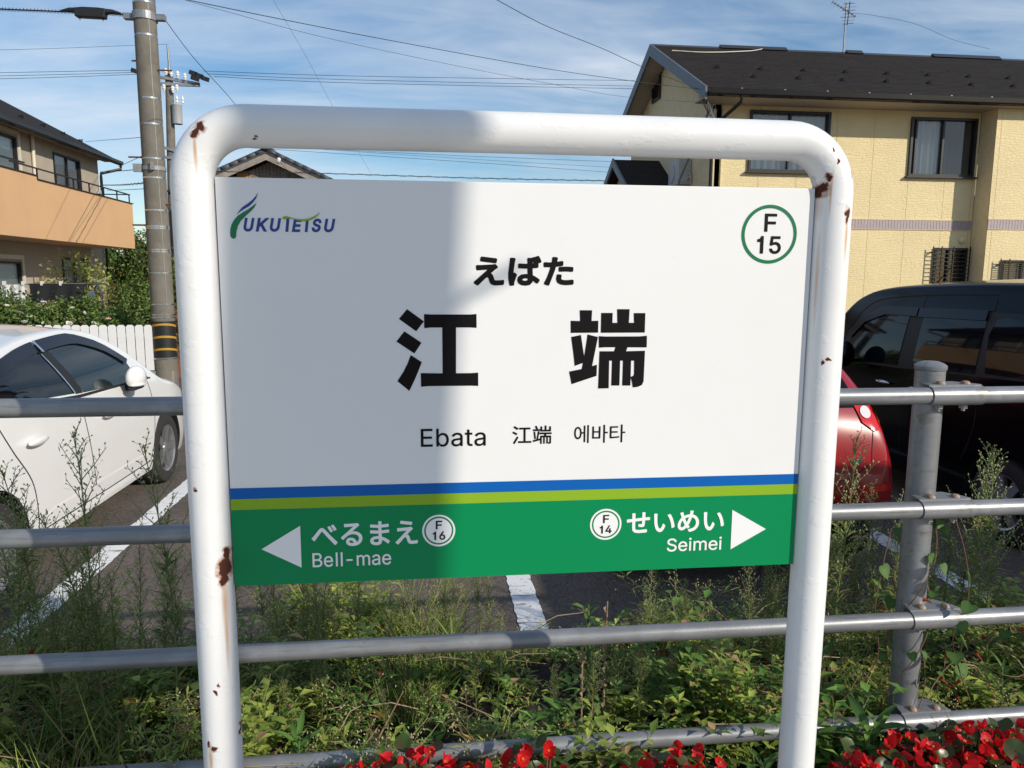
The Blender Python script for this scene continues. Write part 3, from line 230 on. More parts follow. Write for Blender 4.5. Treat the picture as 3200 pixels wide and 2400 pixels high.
 'sei_k': [[35746,-32323,35684,-32302,35624,-32247,35385,-31913,35358,-31839,35377,-31765,35431,-31711,35486,-31689,36079,-31569,36524,-31376,36581,-31338,36863,-31079,37066,-30708,37140,-30282,37120,-30152,37006,-29656,36654,-29236,36265,-29071,36209,-29050,36191,-29051,36172,-29076,36066,-29410,35766,-30170,35586,-30522,35460,-30726,35459,-30745,35471,-30763,35744,-31079,35759,-31153,35739,-31208,35724,-31227,35375,-31519,35301,-31544,35227,-31518,35041,-31315,35023,-31306,35004,-31315,34745,-31588,34411,-31807,34318,-31843,33929,-31916,33503,-31788,33391,-31672,33184,-31431,33160,-31394,33128,-31283,33034,-30782,33086,-30393,33183,-30059,33217,-29966,33401,-29633,33611,-29318,33679,-29243,33840,-29095,33868,-29058,33864,-29021,33747,-28650,33550,-28113,33549,-28094,33576,-28020,33638,-27964,34096,-27820,34114,-27819,34189,-27847,34231,-27890,34249,-27927,34367,-28428,34441,-28650,34467,-28672,34819,-28517,35004,-28462,35319,-28378,35672,-28343,35690,-28335,35709,-28279,35753,-28057,35780,-27668,35805,-27593,35819,-27575,35860,-27538,35931,-27514,36376,-27555,36450,-27582,36482,-27612,36506,-27642,36526,-27705,36435,-28131,36373,-28372,36378,-28409,36432,-28433,36756,-28539,37155,-28797,37266,-28907,37526,-29206,37550,-29243,37734,-29651,37766,-29744,37844,-30282,37748,-30874,37713,-30967,37475,-31412,37337,-31561,37025,-31860,36969,-31899,36432,-32156,36302,-32194],[24382,-32175,23603,-32083,23510,-32055,23436,-31995,23070,-31653,23034,-31561,22946,-30912,22945,-29707,22936,-29671,22880,-29667,22528,-29704,21953,-29784,21879,-29766,21812,-29707,21785,-29633,21746,-29262,21749,-29207,21769,-29151,21805,-29112,21829,-29095,21898,-29072,22435,-29042,22917,-28992,22937,-28984,22945,-28947,22945,-28372,22913,-27909,22933,-27834,22954,-27805,22991,-27771,23065,-27747,23492,-27748,23566,-27774,23621,-27834,23644,-27927,23631,-28205,23631,-28891,23640,-28921,23654,-28928,25123,-28784,25137,-28761,25138,-28743,25138,-28094,25112,-27723,25137,-27649,25197,-27594,25272,-27572,25698,-27575,25754,-27594,25798,-27631,25822,-27668,25839,-27723,25813,-28075,25813,-28687,25822,-28724,25846,-28733,25976,-28728,26699,-28680,26773,-28701,26833,-28761,26856,-28836,26856,-29206,26833,-29280,26773,-29340,26699,-29363,26236,-29364,25865,-29383,25809,-29390,25791,-29404,25782,-29447,25719,-30411,25684,-30522,25630,-30652,25567,-30726,25438,-30823,25364,-30848,25160,-30877,24456,-30800,24400,-30781,24338,-30726,24304,-30634,24317,-30319,24340,-30244,24400,-30184,24474,-30164,24975,-30221,25031,-30220,25069,-30207,25089,-30059,25126,-29521,25126,-29466,25112,-29447,25068,-29446,23807,-29569,23677,-29582,23640,-29594,23631,-29633,23631,-30838,23671,-31245,23693,-31283,23807,-31397,23844,-31424,24474,-31501,25920,-31390,26106,-31383,26161,-31402,26197,-31431,26228,-31468,26246,-31524,26250,-31635,26235,-31950,26216,-32006,26180,-32050,26161,-32066,26087,-32092,24511,-32187],[29109,-32136,28849,-32082,28775,-32056,28479,-31857,28422,-31802,28161,-31412,27959,-30819,27828,-30059,27771,-28761,27764,-28409,27749,-28261,27726,-28131,27745,-28057,27756,-28038,27811,-27990,27867,-27971,28349,-27981,28409,-28001,28442,-28022,28489,-28075,28508,-28131,28510,-28168,28470,-28613,28469,-28724,28514,-29948,28657,-30745,28848,-31153,28881,-31208,29075,-31320,29128,-31339,29316,-31227,29535,-30855,29702,-30337,29728,-30300,29776,-30257,29832,-30243,29888,-30257,29906,-30271,30258,-30664,30292,-30745,30293,-30763,30269,-30838,29951,-31542,29672,-31876,29606,-31950,29535,-32013,29183,-32124],[40176,-32136,39935,-32086,39843,-32055,39583,-31872,39508,-31802,39247,-31412,39027,-30812,38895,-30022,38838,-28706,38832,-28391,38809,-28131,38842,-28038,38897,-27990,38953,-27971,39435,-27981,39495,-28001,39528,-28022,39575,-28075,39594,-28131,39555,-28650,39580,-29837,39588,-29966,39722,-30726,39909,-31134,39952,-31208,40158,-31321,40214,-31338,40388,-31227,40605,-30856,40770,-30341,40794,-30300,40844,-30255,40899,-30241,40955,-30255,40974,-30269,41335,-30671,41348,-30689,41364,-30745,41331,-30856,41021,-31542,40679,-31950,40622,-32006,40603,-32015,40269,-32120,40214,-32135],[31797,-31302,31745,-31283,31707,-31245,31672,-31171,31593,-30583,31452,-29966,31261,-29429,31025,-28910,30748,-28502,30722,-28428,30743,-28353,30800,-28298,31259,-28135,31334,-28154,31406,-28224,31634,-28576,31696,-28687,31909,-29169,32099,-29707,32152,-29874,32300,-30467,32369,-30967,32342,-31060,32285,-31116,32242,-31137,31890,-31288,31834,-31306],[42883,-31302,42831,-31283,42790,-31243,42772,-31213,42752,-31153,42667,-30597,42540,-30040,42499,-29892,42354,-29447,42105,-28928,41833,-28502,41807,-28428,41829,-28353,41885,-28298,42327,-28136,42401,-28152,42460,-28205,42494,-28250,42739,-28632,42986,-29151,43222,-29818,43368,-30448,43453,-30967,43427,-31060,43371,-31116,43328,-31137,42976,-31288,42920,-31306],[33974,-31227,34003,-31228,34189,-31173,34244,-31137,34459,-30967,34617,-30782,34631,-30745,34533,-30560,34153,-29762,34133,-29737,34114,-29739,34096,-29757,33959,-29929,33775,-30319,33758,-30374,33705,-30745,33741,-31023,33757,-31060,33836,-31172,33873,-31193],[35028,-30096,35041,-30106,35060,-30091,35176,-29874,35397,-29336,35492,-29058,35494,-29021,35486,-29014,35449,-29012,35264,-29037,34954,-29132,34874,-29168,34682,-29280,34675,-29299,34687,-29336]],
 'sei_l': [[31898,-36625,31700,-36614,31514,-36581,31352,-36526,31185,-36438,31073,-36351,31015,-36289,30954,-36218,30884,-36102,30829,-35950,30808,-35800,30817,-35771,30829,-35760,30852,-35751,31224,-35753,31240,-35765,31258,-35788,31280,-35881,31317,-35970,31358,-36032,31410,-36080,31503,-36143,31584,-36177,31700,-36212,31816,-36231,31921,-36235,32025,-36230,32142,-36210,32258,-36175,32351,-36129,32432,-36074,32486,-36020,32539,-35939,32563,-35881,32576,-35834,32581,-35776,32573,-35707,32553,-35637,32541,-35614,32513,-35577,32467,-35532,32395,-35486,32293,-35436,32037,-35355,31642,-35247,31445,-35179,31259,-35092,31108,-34982,30990,-34847,30967,-34812,30908,-34661,30885,-34487,30898,-34324,30908,-34290,30944,-34185,31012,-34069,31091,-33976,31143,-33924,31247,-33846,31352,-33787,31421,-33753,31549,-33708,31747,-33669,31967,-33660,32118,-33669,32316,-33708,32467,-33764,32595,-33836,32699,-33914,32827,-34046,32908,-34176,32956,-34313,32970,-34429,32964,-34464,32943,-34484,32920,-34489,32583,-34489,32560,-34486,32537,-34464,32530,-34452,32503,-34336,32482,-34301,32432,-34232,32347,-34162,32223,-34098,32095,-34064,31921,-34045,31828,-34052,31700,-34072,31599,-34104,31508,-34150,31445,-34197,31410,-34236,31353,-34324,31335,-34382,31325,-34441,31323,-34487,31332,-34545,31362,-34626,31401,-34673,31456,-34721,31526,-34766,31607,-34805,31851,-34888,32142,-34962,32432,-35049,32618,-35137,32699,-35189,32769,-35248,32862,-35341,32937,-35439,32980,-35544,33005,-35637,33010,-35811,32998,-35939,32969,-36043,32950,-36090,32888,-36194,32792,-36316,32653,-36433,32502,-36513,32316,-36578,32142,-36614],[34337,-36614,34209,-36602,34035,-36560,33872,-36489,33720,-36380,33582,-36229,33484,-36078,33414,-35904,33379,-35741,33371,-35660,33363,-35509,33371,-35358,33377,-35288,33414,-35114,33486,-34928,33581,-34777,33722,-34626,33861,-34523,34012,-34448,34198,-34397,34348,-34388,34511,-34393,34651,-34414,34767,-34451,34871,-34497,34964,-34552,35057,-34625,35175,-34754,35236,-34847,35294,-34963,35339,-35114,35373,-35323,35380,-35451,35380,-35602,35377,-35614,35359,-35634,35336,-35642,33826,-35643,33803,-35648,33797,-35660,33798,-35695,33830,-35834,33871,-35939,33930,-36034,34000,-36106,34081,-36165,34174,-36206,34221,-36220,34314,-36242,34441,-36250,34511,-36245,34581,-36234,34662,-36209,34743,-36172,34825,-36113,34883,-36042,34932,-35951,34952,-35932,34964,-35929,35011,-35934,35289,-35996,35313,-36004,35340,-36032,35338,-36067,35290,-36171,35238,-36252,35174,-36334,35092,-36405,34952,-36501,34836,-36555,34709,-36593,34569,-36615,34407,-36618],[41155,-36614,41027,-36602,40853,-36560,40691,-36490,40540,-36382,40398,-36229,40313,-36102,40295,-36067,40236,-35904,40198,-35753,40189,-35695,40182,-35556,40189,-35323,40233,-35103,40303,-34928,40397,-34777,40540,-34625,40679,-34521,40820,-34452,40865,-34437,41016,-34397,41167,-34388,41329,-34392,41469,-34414,41573,-34446,41689,-34495,41771,-34545,41864,-34618,41973,-34731,42009,-34777,42061,-34854,42101,-34940,42161,-35114,42182,-35254,42191,-35358,42194,-35602,42189,-35618,42170,-35637,42142,-35643,40644,-35643,40617,-35648,40612,-35660,40616,-35707,40642,-35823,40687,-35939,40753,-36043,40810,-36102,40889,-36160,40969,-36198,41027,-36218,41132,-36241,41260,-36250,41399,-36234,41480,-36210,41573,-36164,41640,-36113,41674,-36078,41706,-36032,41748,-35953,41771,-35931,41782,-35929,41829,-35934,42108,-35997,42131,-36005,42157,-36032,42159,-36055,42124,-36148,42051,-36264,42001,-36322,41927,-36392,41864,-36442,41776,-36496,41655,-36554,41527,-36594,41387,-36615,41225,-36618],[35835,-36573,35806,-36543,35803,-36520,35804,-34452,35824,-34425,35847,-34415,36184,-34415,36195,-34419,36219,-34440,36224,-34464,36222,-36543,36204,-36566,36184,-36575],[36799,-36573,36770,-36543,36767,-36520,36767,-34475,36768,-34452,36788,-34425,36799,-34418,36823,-34415,37125,-34415,37148,-34419,37171,-34440,37176,-34452,37177,-34638,37183,-34665,37194,-34662,37299,-34551,37349,-34510,37417,-34464,37473,-34434,37531,-34411,37589,-34394,37659,-34381,37729,-34377,37787,-34377,37914,-34393,38054,-34438,38158,-34510,38275,-34637,38321,-34719,38333,-34725,38416,-34626,38502,-34545,38592,-34487,38681,-34440,38786,-34403,38902,-34381,39041,-34377,39146,-34381,39250,-34405,39308,-34425,39390,-34461,39469,-34510,39581,-34615,39647,-34708,39709,-34847,39734,-34963,39747,-35114,39747,-36520,39745,-36543,39715,-36573,39366,-36575,39346,-36566,39328,-36543,39326,-35161,39309,-35021,39262,-34911,39204,-34843,39122,-34797,39030,-34765,38925,-34756,38832,-34761,38751,-34777,38669,-34810,38600,-34857,38565,-34893,38524,-34952,38495,-35021,38471,-35103,38466,-35172,38466,-36520,38464,-36543,38449,-36564,38437,-36572,38414,-36575,38089,-36575,38067,-36566,38047,-36543,38044,-35137,38030,-35010,37997,-34928,37982,-34905,37938,-34856,37868,-34806,37822,-34787,37752,-34767,37636,-34756,37566,-34762,37497,-34777,37427,-34807,37345,-34855,37305,-34893,37263,-34952,37216,-35045,37204,-35091,37192,-35149,37189,-35219,37186,-36543,37168,-36566,37148,-36575],[42642,-36569,42619,-36543,42616,-36520,42618,-34452,42642,-34423,42665,-34415,43002,-34417,43031,-34441,43039,-34464,43039,-36531,43036,-36543,43017,-36566,42990,-36575,42665,-36575],[33801,-35277,33814,-35285,33826,-35286,34906,-35286,34929,-35284,34937,-35277,34938,-35265,34920,-35172,34882,-35068,34825,-34967,34749,-34882,34708,-34847,34616,-34798,34488,-34765,34383,-34757,34279,-34765,34151,-34796,34047,-34857,33977,-34911,33919,-34975,33860,-35068,33823,-35161],[40619,-35277,40632,-35285,40644,-35286,41724,-35286,41748,-35283,41754,-35265,41739,-35184,41704,-35068,41647,-34975,41585,-34897,41515,-34841,41422,-34793,41306,-34764,41202,-34757,41097,-34765,40981,-34793,40877,-34847,40800,-34905,40737,-34980,40682,-35068,40641,-35172,40620,-35254],[35951,-34127,35893,-34108,35870,-34094,35822,-34057,35766,-33992,35747,-33953,35741,-33918,35740,-33837,35747,-33802,35765,-33755,35800,-33712,35835,-33679,35882,-33650,35940,-33628,35986,-33619,36033,-33617,36079,-33624,36137,-33644,36184,-33671,36219,-33699,36265,-33753,36289,-33813,36295,-33848,36297,-33883,36291,-33929,36262,-33999,36207,-34059,36149,-34103,36102,-34121,36068,-34129,36009,-34133],[42770,-34128,42735,-34118,42688,-34096,42640,-34057,42590,-33999,42560,-33941,42555,-33883,42559,-33813,42584,-33758,42619,-33712,42653,-33678,42700,-33648,42758,-33626,42816,-33617,42851,-33617,42909,-33626,42967,-33648,43014,-33676,43039,-33697,43083,-33748,43103,-33790,43111,-33825,43114,-33871,43109,-33941,43090,-33988,43074,-34011,43025,-34062,42967,-34104,42897,-34128,42828,-34133]],
 'F15F': [[49309,31753,49251,31807,49243,31819,49240,31847,49240,35353,49243,35381,49251,35393,49309,35447,49337,35450,51827,35446,51884,35390,51891,35338,51891,34938,51877,34909,51827,34863,49995,34859,49963,34852,49955,34823,49955,33908,49958,33879,49967,33866,49995,33862,51641,33858,51696,33807,51709,33779,51709,33350,51698,33324,51667,33292,51650,33278,51627,33271,49967,33267,49956,33249,49955,33235,49952,31819,49900,31761,49867,31750]],
 'F16F': [[-18907,-29858,-18928,-29851,-18946,-29835,-18951,-29828,-18958,-29807,-18960,-29793,-18960,-28087,-18958,-28073,-18949,-28049,-18928,-28029,-18893,-28020,-17697,-28020,-17683,-28022,-17659,-28031,-17638,-28052,-17630,-28080,-17630,-28250,-17637,-28278,-17646,-28292,-17661,-28306,-17683,-28313,-17697,-28315,-18581,-28315,-18596,-28317,-18599,-28321,-18601,-28788,-18600,-28802,-18596,-28808,-18581,-28810,-17775,-28812,-17753,-28819,-17739,-28832,-17730,-28844,-17723,-28866,-17723,-29050,-17732,-29075,-17746,-29091,-17753,-29096,-17782,-29105,-18581,-29105,-18596,-29107,-18600,-29113,-18601,-29128,-18601,-29793,-18611,-29828,-18631,-29849,-18659,-29859]],
 'F14F': [[16612,-29687,16584,-29674,16577,-29667,16562,-29631,16562,-27946,16563,-27932,16577,-27903,16605,-27886,16626,-27882,17830,-27882,17844,-27884,17870,-27897,17887,-27925,17890,-27939,17889,-28120,17872,-28153,17844,-28168,17830,-28170,16939,-28170,16925,-28171,16919,-28176,16917,-28190,16917,-28642,16919,-28651,16924,-28656,17747,-28658,17781,-28677,17796,-28706,17797,-28893,17780,-28928,17754,-28942,17740,-28945,16939,-28945,16921,-28949,16917,-28963,16917,-29624,16914,-29645,16898,-29672,16863,-29688]],
 'F1515': [[51592,27259,51493,27271,51352,27300,51155,27373,50972,27481,50860,27570,50815,27613,50705,27743,50620,27895,50577,28007,50559,28063,50541,28218,50541,28289,50561,28331,50578,28346,50620,28362,51085,28362,51113,28355,51141,28340,51161,28317,51210,28162,51268,28063,51338,27991,51409,27936,51493,27888,51606,27850,51746,27831,51873,27838,52000,27873,52098,27919,52183,27978,52242,28035,52326,28148,52378,28261,52410,28415,52413,28500,52386,28669,52369,28725,52327,28810,52255,28908,52183,28983,52089,29049,52056,29066,51986,29095,51873,29125,51760,29140,51690,29140,51563,29121,51338,29049,51268,29014,51183,28954,51141,28939,51057,28940,50677,28982,50634,28997,50607,29021,50590,29063,50590,29147,50793,30823,50820,30865,50874,30890,52816,30887,52844,30873,52867,30851,52881,30823,52884,30780,52882,30386,52858,30340,52816,30316,51409,30313,51380,30310,51366,30293,51290,29654,51290,29626,51296,29616,51324,29621,51451,29671,51549,29698,51676,29717,51873,29721,52042,29706,52177,29682,52324,29634,52478,29557,52605,29471,52701,29387,52813,29260,52892,29147,52974,28978,53014,28866,53032,28795,53053,28669,53058,28415,53047,28261,53033,28190,52988,28035,52887,27829,52778,27683,52724,27627,52619,27528,52464,27419,52394,27384,52225,27315,52028,27271,51859,27255,51732,27253],[48579,27302,48551,27317,48538,27331,48524,27360,48520,27388,48518,29640,48509,29653,48480,29657,47931,29657,47878,29682,47850,29739,47851,30161,47875,30212,47917,30236,48241,30300,48489,30485,48510,30513,48631,30823,48645,30851,48663,30871,48692,30885,48720,30890,49170,30888,49216,30865,49240,30823,49243,30794,49243,27374,49227,27334,49213,27317,49170,27298,48621,27296]],
 'F1616': [[-17667,-32157,-17744,-32150,-17829,-32130,-17856,-32121,-17927,-32090,-17969,-32069,-18036,-32023,-18082,-31982,-18117,-31945,-18167,-31874,-18225,-31748,-18245,-31671,-18249,-31643,-18254,-31565,-18251,-31453,-18230,-31368,-18197,-31277,-18175,-31234,-17987,-30918,-17582,-30351,-17561,-30338,-17540,-30330,-17301,-30330,-17266,-30348,-17251,-30376,-17250,-30390,-17264,-30418,-17646,-30946,-17669,-30981,-17667,-30985,-17660,-30987,-17589,-30985,-17484,-30993,-17392,-31016,-17322,-31044,-17280,-31064,-17209,-31112,-17147,-31171,-17096,-31241,-17074,-31284,-17044,-31354,-17023,-31432,-17017,-31467,-17011,-31544,-17011,-31579,-17019,-31671,-17045,-31769,-17097,-31873,-17153,-31951,-17226,-32023,-17301,-32073,-17413,-32123,-17526,-32150,-17625,-32159],[-19229,-32137,-19265,-32121,-19281,-32093,-19284,-32079,-19285,-30960,-19288,-30953,-19300,-30949,-19567,-30949,-19602,-30933,-19620,-30897,-19620,-30714,-19605,-30678,-19595,-30671,-19560,-30656,-19412,-30626,-19295,-30538,-19284,-30524,-19230,-30383,-19216,-30355,-19208,-30345,-19173,-30330,-18976,-30330,-18964,-30334,-18938,-30348,-18923,-30376,-18921,-30390,-18922,-32086,-18941,-32121,-18976,-32137],[-17642,-31875,-17575,-31869,-17519,-31855,-17477,-31836,-17424,-31798,-17385,-31753,-17364,-31719,-17347,-31685,-17332,-31622,-17328,-31565,-17331,-31502,-17346,-31439,-17363,-31403,-17399,-31348,-17437,-31312,-17478,-31284,-17506,-31270,-17575,-31251,-17632,-31247,-17695,-31251,-17758,-31269,-17801,-31290,-17853,-31333,-17878,-31359,-17907,-31403,-17922,-31439,-17936,-31488,-17940,-31530,-17937,-31615,-17921,-31678,-17902,-31720,-17874,-31762,-17834,-31805,-17779,-31841,-17744,-31856,-17695,-31869]],
 'F1414': [[16256,-31988,16237,-31980,16228,-31973,16215,-31952,16212,-31939,16211,-30830,16209,-30823,16202,-30820,15941,-30819,15928,-30816,15914,-30809,15901,-30795,15892,-30775,15892,-30583,15900,-30561,15921,-30541,15941,-30533,16085,-30504,16202,-30414,16211,-30398,16262,-30261,16276,-30234,16291,-30221,16311,-30212,16516,-30212,16536,-30220,16545,-30227,16558,-30248,16561,-30261,16560,-31946,16551,-31966,16544,-31974,16516,-31988],[17975,-31988,17947,-31974,17940,-31966,17931,-31946,17930,-31658,17927,-31644,17913,-31641,17160,-31641,17139,-31632,17129,-31624,17116,-31596,17116,-31412,17126,-31385,17815,-30241,17836,-30220,17858,-30212,18077,-30213,18098,-30222,18112,-30236,18120,-30254,18118,-30282,18100,-30316,17487,-31336,17484,-31343,17485,-31350,17502,-31353,17913,-31353,17927,-31350,17930,-31336,17930,-30898,17933,-30878,17947,-30856,17975,-30842,18187,-30842,18214,-30856,18221,-30864,18231,-30884,18231,-31336,18234,-31350,18249,-31353,18427,-31354,18447,-31363,18455,-31370,18469,-31398,18469,-31596,18455,-31624,18447,-31631,18427,-31640,18249,-31641,18234,-31644,18231,-31658,18231,-31939,18229,-31952,18221,-31966,18207,-31979,18187,-31988]],
}
GLYPH = {
 'U': [[259,-8,220,-6,186,2,154,15,126,33,103,55,85,80,71,108,63,140,60,173,60,509,124,509,124,178,126,155,132,133,141,113,153,95,169,80,187,68,208,59,232,53,259,52,285,53,309,59,331,68,349,80,364,95,377,113,385,133,391,155,393,178,393,509,457,509,457,173,454,140,446,108,433,80,414,55,391,33,363,15,332,2,297,-6]],
 'K': [[104,145,104,216,139,261,174,303,212,344,364,509,448,509,231,276,228,276],[60,0,60,509,125,509,125,334,124,225,125,193,125,0],[372,0,188,259,228,309,449,0]],
 'E': [[60,0,60,509,372,509,372,452,125,452,125,286,355,286,355,229,125,229,125,57,375,57,375,0]],
 'S': [[224,-9,188,-7,156,-1,128,9,102,23,81,40,64,60,51,83,42,109,38,137,104,137,108,118,114,102,123,88,136,76,150,66,166,59,185,53,204,50,224,49,246,50,267,54,286,60,303,69,317,79,329,92,338,106,344,122,346,139,344,154,340,168,332,179,322,189,310,197,296,205,245,222,184,239,145,253,112,269,86,289,67,313,56,341,52,372,54,400,62,425,75,448,92,468,113,484,138,498,165,508,195,514,227,516,259,514,289,508,316,498,340,484,360,468,377,449,390,427,398,403,401,378,337,378,332,402,320,421,302,437,280,449,254,456,225,459,204,457,185,454,167,448,152,440,139,430,129,418,121,405,117,391,115,376,117,359,122,345,131,334,142,324,155,315,169,308,212,293,264,279,312,264,328,256,344,248,359,238,372,226,384,213,395,198,402,180,407,161,408,139,406,112,399,87,386,64,370,43,349,25,323,11,294,0,261,-7]],
}
# outlines and frames of the print on the sign, metres on the panel from its centre
KANJI_LEFT = [[(-0.2422, 0.1577), (-0.2093, 0.1334), (-0.2248, 0.1136), (-0.2587, 0.1384)], [(-0.2483, 0.1137), (-0.2145, 0.0906), (-0.229, 0.0692), (-0.2643, 0.0932)], [(-0.2363, 0.0661), (-0.2144, 0.0515), (-0.222, 0.0325), (-0.2292, 0.0154), (-0.2402, -0.0068), (-0.2636, 0.0134), (-0.2511, 0.0328), (-0.2431, 0.0485)], [(-0.2089, 0.1479), (-0.1952, 0.1471), (-0.1171, 0.1471), (-0.104, 0.1481), (-0.1038, 0.1204), (-0.1172, 0.1212), (-0.1452, 0.1213), (-0.1458, 0.0284), (-0.1149, 0.0284), (-0.1008, 0.0293), (-0.1006, 0.002), (-0.1149, 0.0027), (-0.2019, 0.0026), (-0.2166, 0.0014), (-0.2168, 0.0293), (-0.2017, 0.0289), (-0.1729, 0.0284), (-0.1729, 0.1211), (-0.1955, 0.1211), (-0.2087, 0.1198)]]
KANJI_RIGHT = [[(0.1071, 0.1557), (0.1329, 0.1557), (0.1322, 0.1339), (0.1464, 0.1342), (0.1464, 0.1099), (0.0892, 0.1095), (0.0886, 0.1343), (0.1083, 0.1337)], [(0.0902, 0.1012), (0.1105, 0.1052), (0.1181, 0.0605), (0.1243, 0.1062), (0.1463, 0.1008), (0.1352, 0.0407), (0.1453, 0.0436), (0.145, 0.0202), (0.0926, 0.0033), (0.087, 0.0297), (0.1134, 0.0349), (0.1156, 0.0473), (0.0985, 0.0412), (0.0957, 0.0647)], [(0.152, 0.1502), (0.176, 0.1502), (0.176, 0.1299), (0.1864, 0.1298), (0.1852, 0.1579), (0.2115, 0.1579), (0.2106, 0.1301), (0.2216, 0.1298), (0.2205, 0.1499), (0.245, 0.1499), (0.2449, 0.1098), (0.1521, 0.1096)], [(0.1479, 0.1026), (0.1618, 0.1018), (0.2335, 0.1018), (0.2498, 0.1031), (0.25, 0.0789), (0.2092, 0.0794), (0.2064, 0.0711), (0.2466, 0.0719), (0.2459, 0.031), (0.2455, 0.0077), (0.2421, -0.0), (0.2338, -0.0037), (0.2227, -0.005), (0.2203, 0.008), (0.2173, 0.0176), (0.2206, 0.0186), (0.2239, 0.0203), (0.2246, 0.0243), (0.2241, 0.0514), (0.2175, 0.0514), (0.2175, -0.0008), (0.2, -0.0006), (0.2003, 0.0516), (0.1942, 0.0516), (0.1941, -0.0005), (0.1767, -0.0003), (0.1771, 0.0517), (0.171, 0.0518), (0.1713, -0.006), (0.1489, -0.0063), (0.1502, 0.0714), (0.181, 0.0712), (0.1835, 0.0796), (0.1624, 0.0797), (0.1487, 0.0789)]]
SWOOSH = {'blue': [(-0.52, 0.3796), (-0.5236, 0.3691), (-0.5301, 0.3601), (-0.5384, 0.3527), (-0.5483, 0.3469), (-0.5557, 0.3419), (-0.5615, 0.3366), (-0.5572, 0.3435), (-0.5496, 0.3517), (-0.5398, 0.3583), (-0.5315, 0.3649), (-0.5247, 0.3723)], 'green': [(-0.5233, 0.361), (-0.5272, 0.3521), (-0.5339, 0.3447), (-0.544, 0.3356), (-0.554, 0.3257), (-0.5601, 0.3159), (-0.5635, 0.3045), (-0.5642, 0.2963), (-0.5659, 0.293), (-0.5687, 0.2918), (-0.5724, 0.2926), (-0.5746, 0.2962), (-0.5751, 0.3027), (-0.5743, 0.31), (-0.572, 0.3182), (-0.5667, 0.3272), (-0.56, 0.3346), (-0.5501, 0.3412), (-0.5403, 0.347), (-0.5312, 0.3536), (-0.5262, 0.3577)], 'lime': [(-0.4767, 0.3322), (-0.4753, 0.3345), (-0.4722, 0.3353), (-0.4665, 0.3351), (-0.4569, 0.3316), (-0.4472, 0.33), (-0.4374, 0.3297), (-0.4276, 0.3314), (-0.4176, 0.3358), (-0.4109, 0.34), (-0.4049, 0.3445), (-0.4093, 0.3383), (-0.4152, 0.3333), (-0.4227, 0.3291), (-0.4326, 0.3265), (-0.4424, 0.3267), (-0.4521, 0.3287), (-0.4618, 0.331), (-0.4683, 0.331), (-0.4732, 0.3293), (-0.4758, 0.3299)]}
M = {}
def defmats():
    M['asphalt'] = mat('asphalt', (.128, .102, .085), .9, var=(2.2, (.095, .08, .07), .35, .75), bump=(90, .55, 6, .006), speck=(70, (.26, .24, .22), .70))
    M['soil'] = mat('soil', (.035, .026, .018), .95, var=(9, (.018, .013, .01), .4, .65), bump=(30, .8, 6, .02))
    M['concrete'] = mat('concrete', (.33, .32, .30), .85, var=(3, (.24, .23, .21), .4, .7), bump=(60, .25))
    M['paving'] = mat('pale_paving', (.60, .56, .50), .85, var=(2, (.52, .48, .43), .4, .7), bump=(50, .3))
    M['ballast'] = mat('ballast', (.34, .30, .26), .95, var=(18, (.2, .17, .15), .4, .6), bump=(25, 1.0, 3, .05))
    M['pole_concrete'] = mat('pole_concrete', (.185, .168, .138), .85, var=(5, (.12, .107, .088), .35, .75), bump=(70, .3), speck=(60, (.27, .245, .21), .70))
    M['galv'] = mat('galvanised_steel', (.235, .243, .255), .40, metal=.4, var=(7, (.31, .32, .335), .45, .66), bump=(120, .06), speck=(14, (.22, .215, .2), .66))
    M['galv_dirty'] = mat('weathered_galvanised_steel', (.26, .265, .27), .55, metal=.2, var=(16, (.36, .36, .36), .5, .7), bump=(160, .1))
    M['rustbolt'] = mat('rusty_bolt', (.22, .13, .08), .7, var=(60, (.35, .28, .22), .4, .6))
    M['black'] = mat('black_plastic', (.012, .012, .013), .5)
    M['wire'] = mat('wire_black', (.012, .013, .016), .6)
    M['steel'] = mat('steel_band', (.6, .6, .6), .25, metal=1)
    M['white_print'] = mat('white_print', (.84, .84, .84), .35)
    M['ink'] = mat('black_print', (.006, .004, .005), .55, spec=.15)
    M['blue_print'] = mat('blue_print', (.003, .11, .42), .4, spec=.2)
    M['blue_logo'] = mat('blue_logo', (.012, .045, .26), .35)
    M['lime_print'] = mat('lime_print', (.25, .42, .022), .4, spec=.2)
    M['green_print'] = mat('green_print', (.0, .235, .078), .4, spec=.2)
    M['green_logo'] = mat('green_logo', (.0, .16, .06), .35)
    M['white_fence'] = mat('white_vinyl', (.80, .80, .80), .5, var=(4, (.74, .73, .71), .5, .8))
defmats()
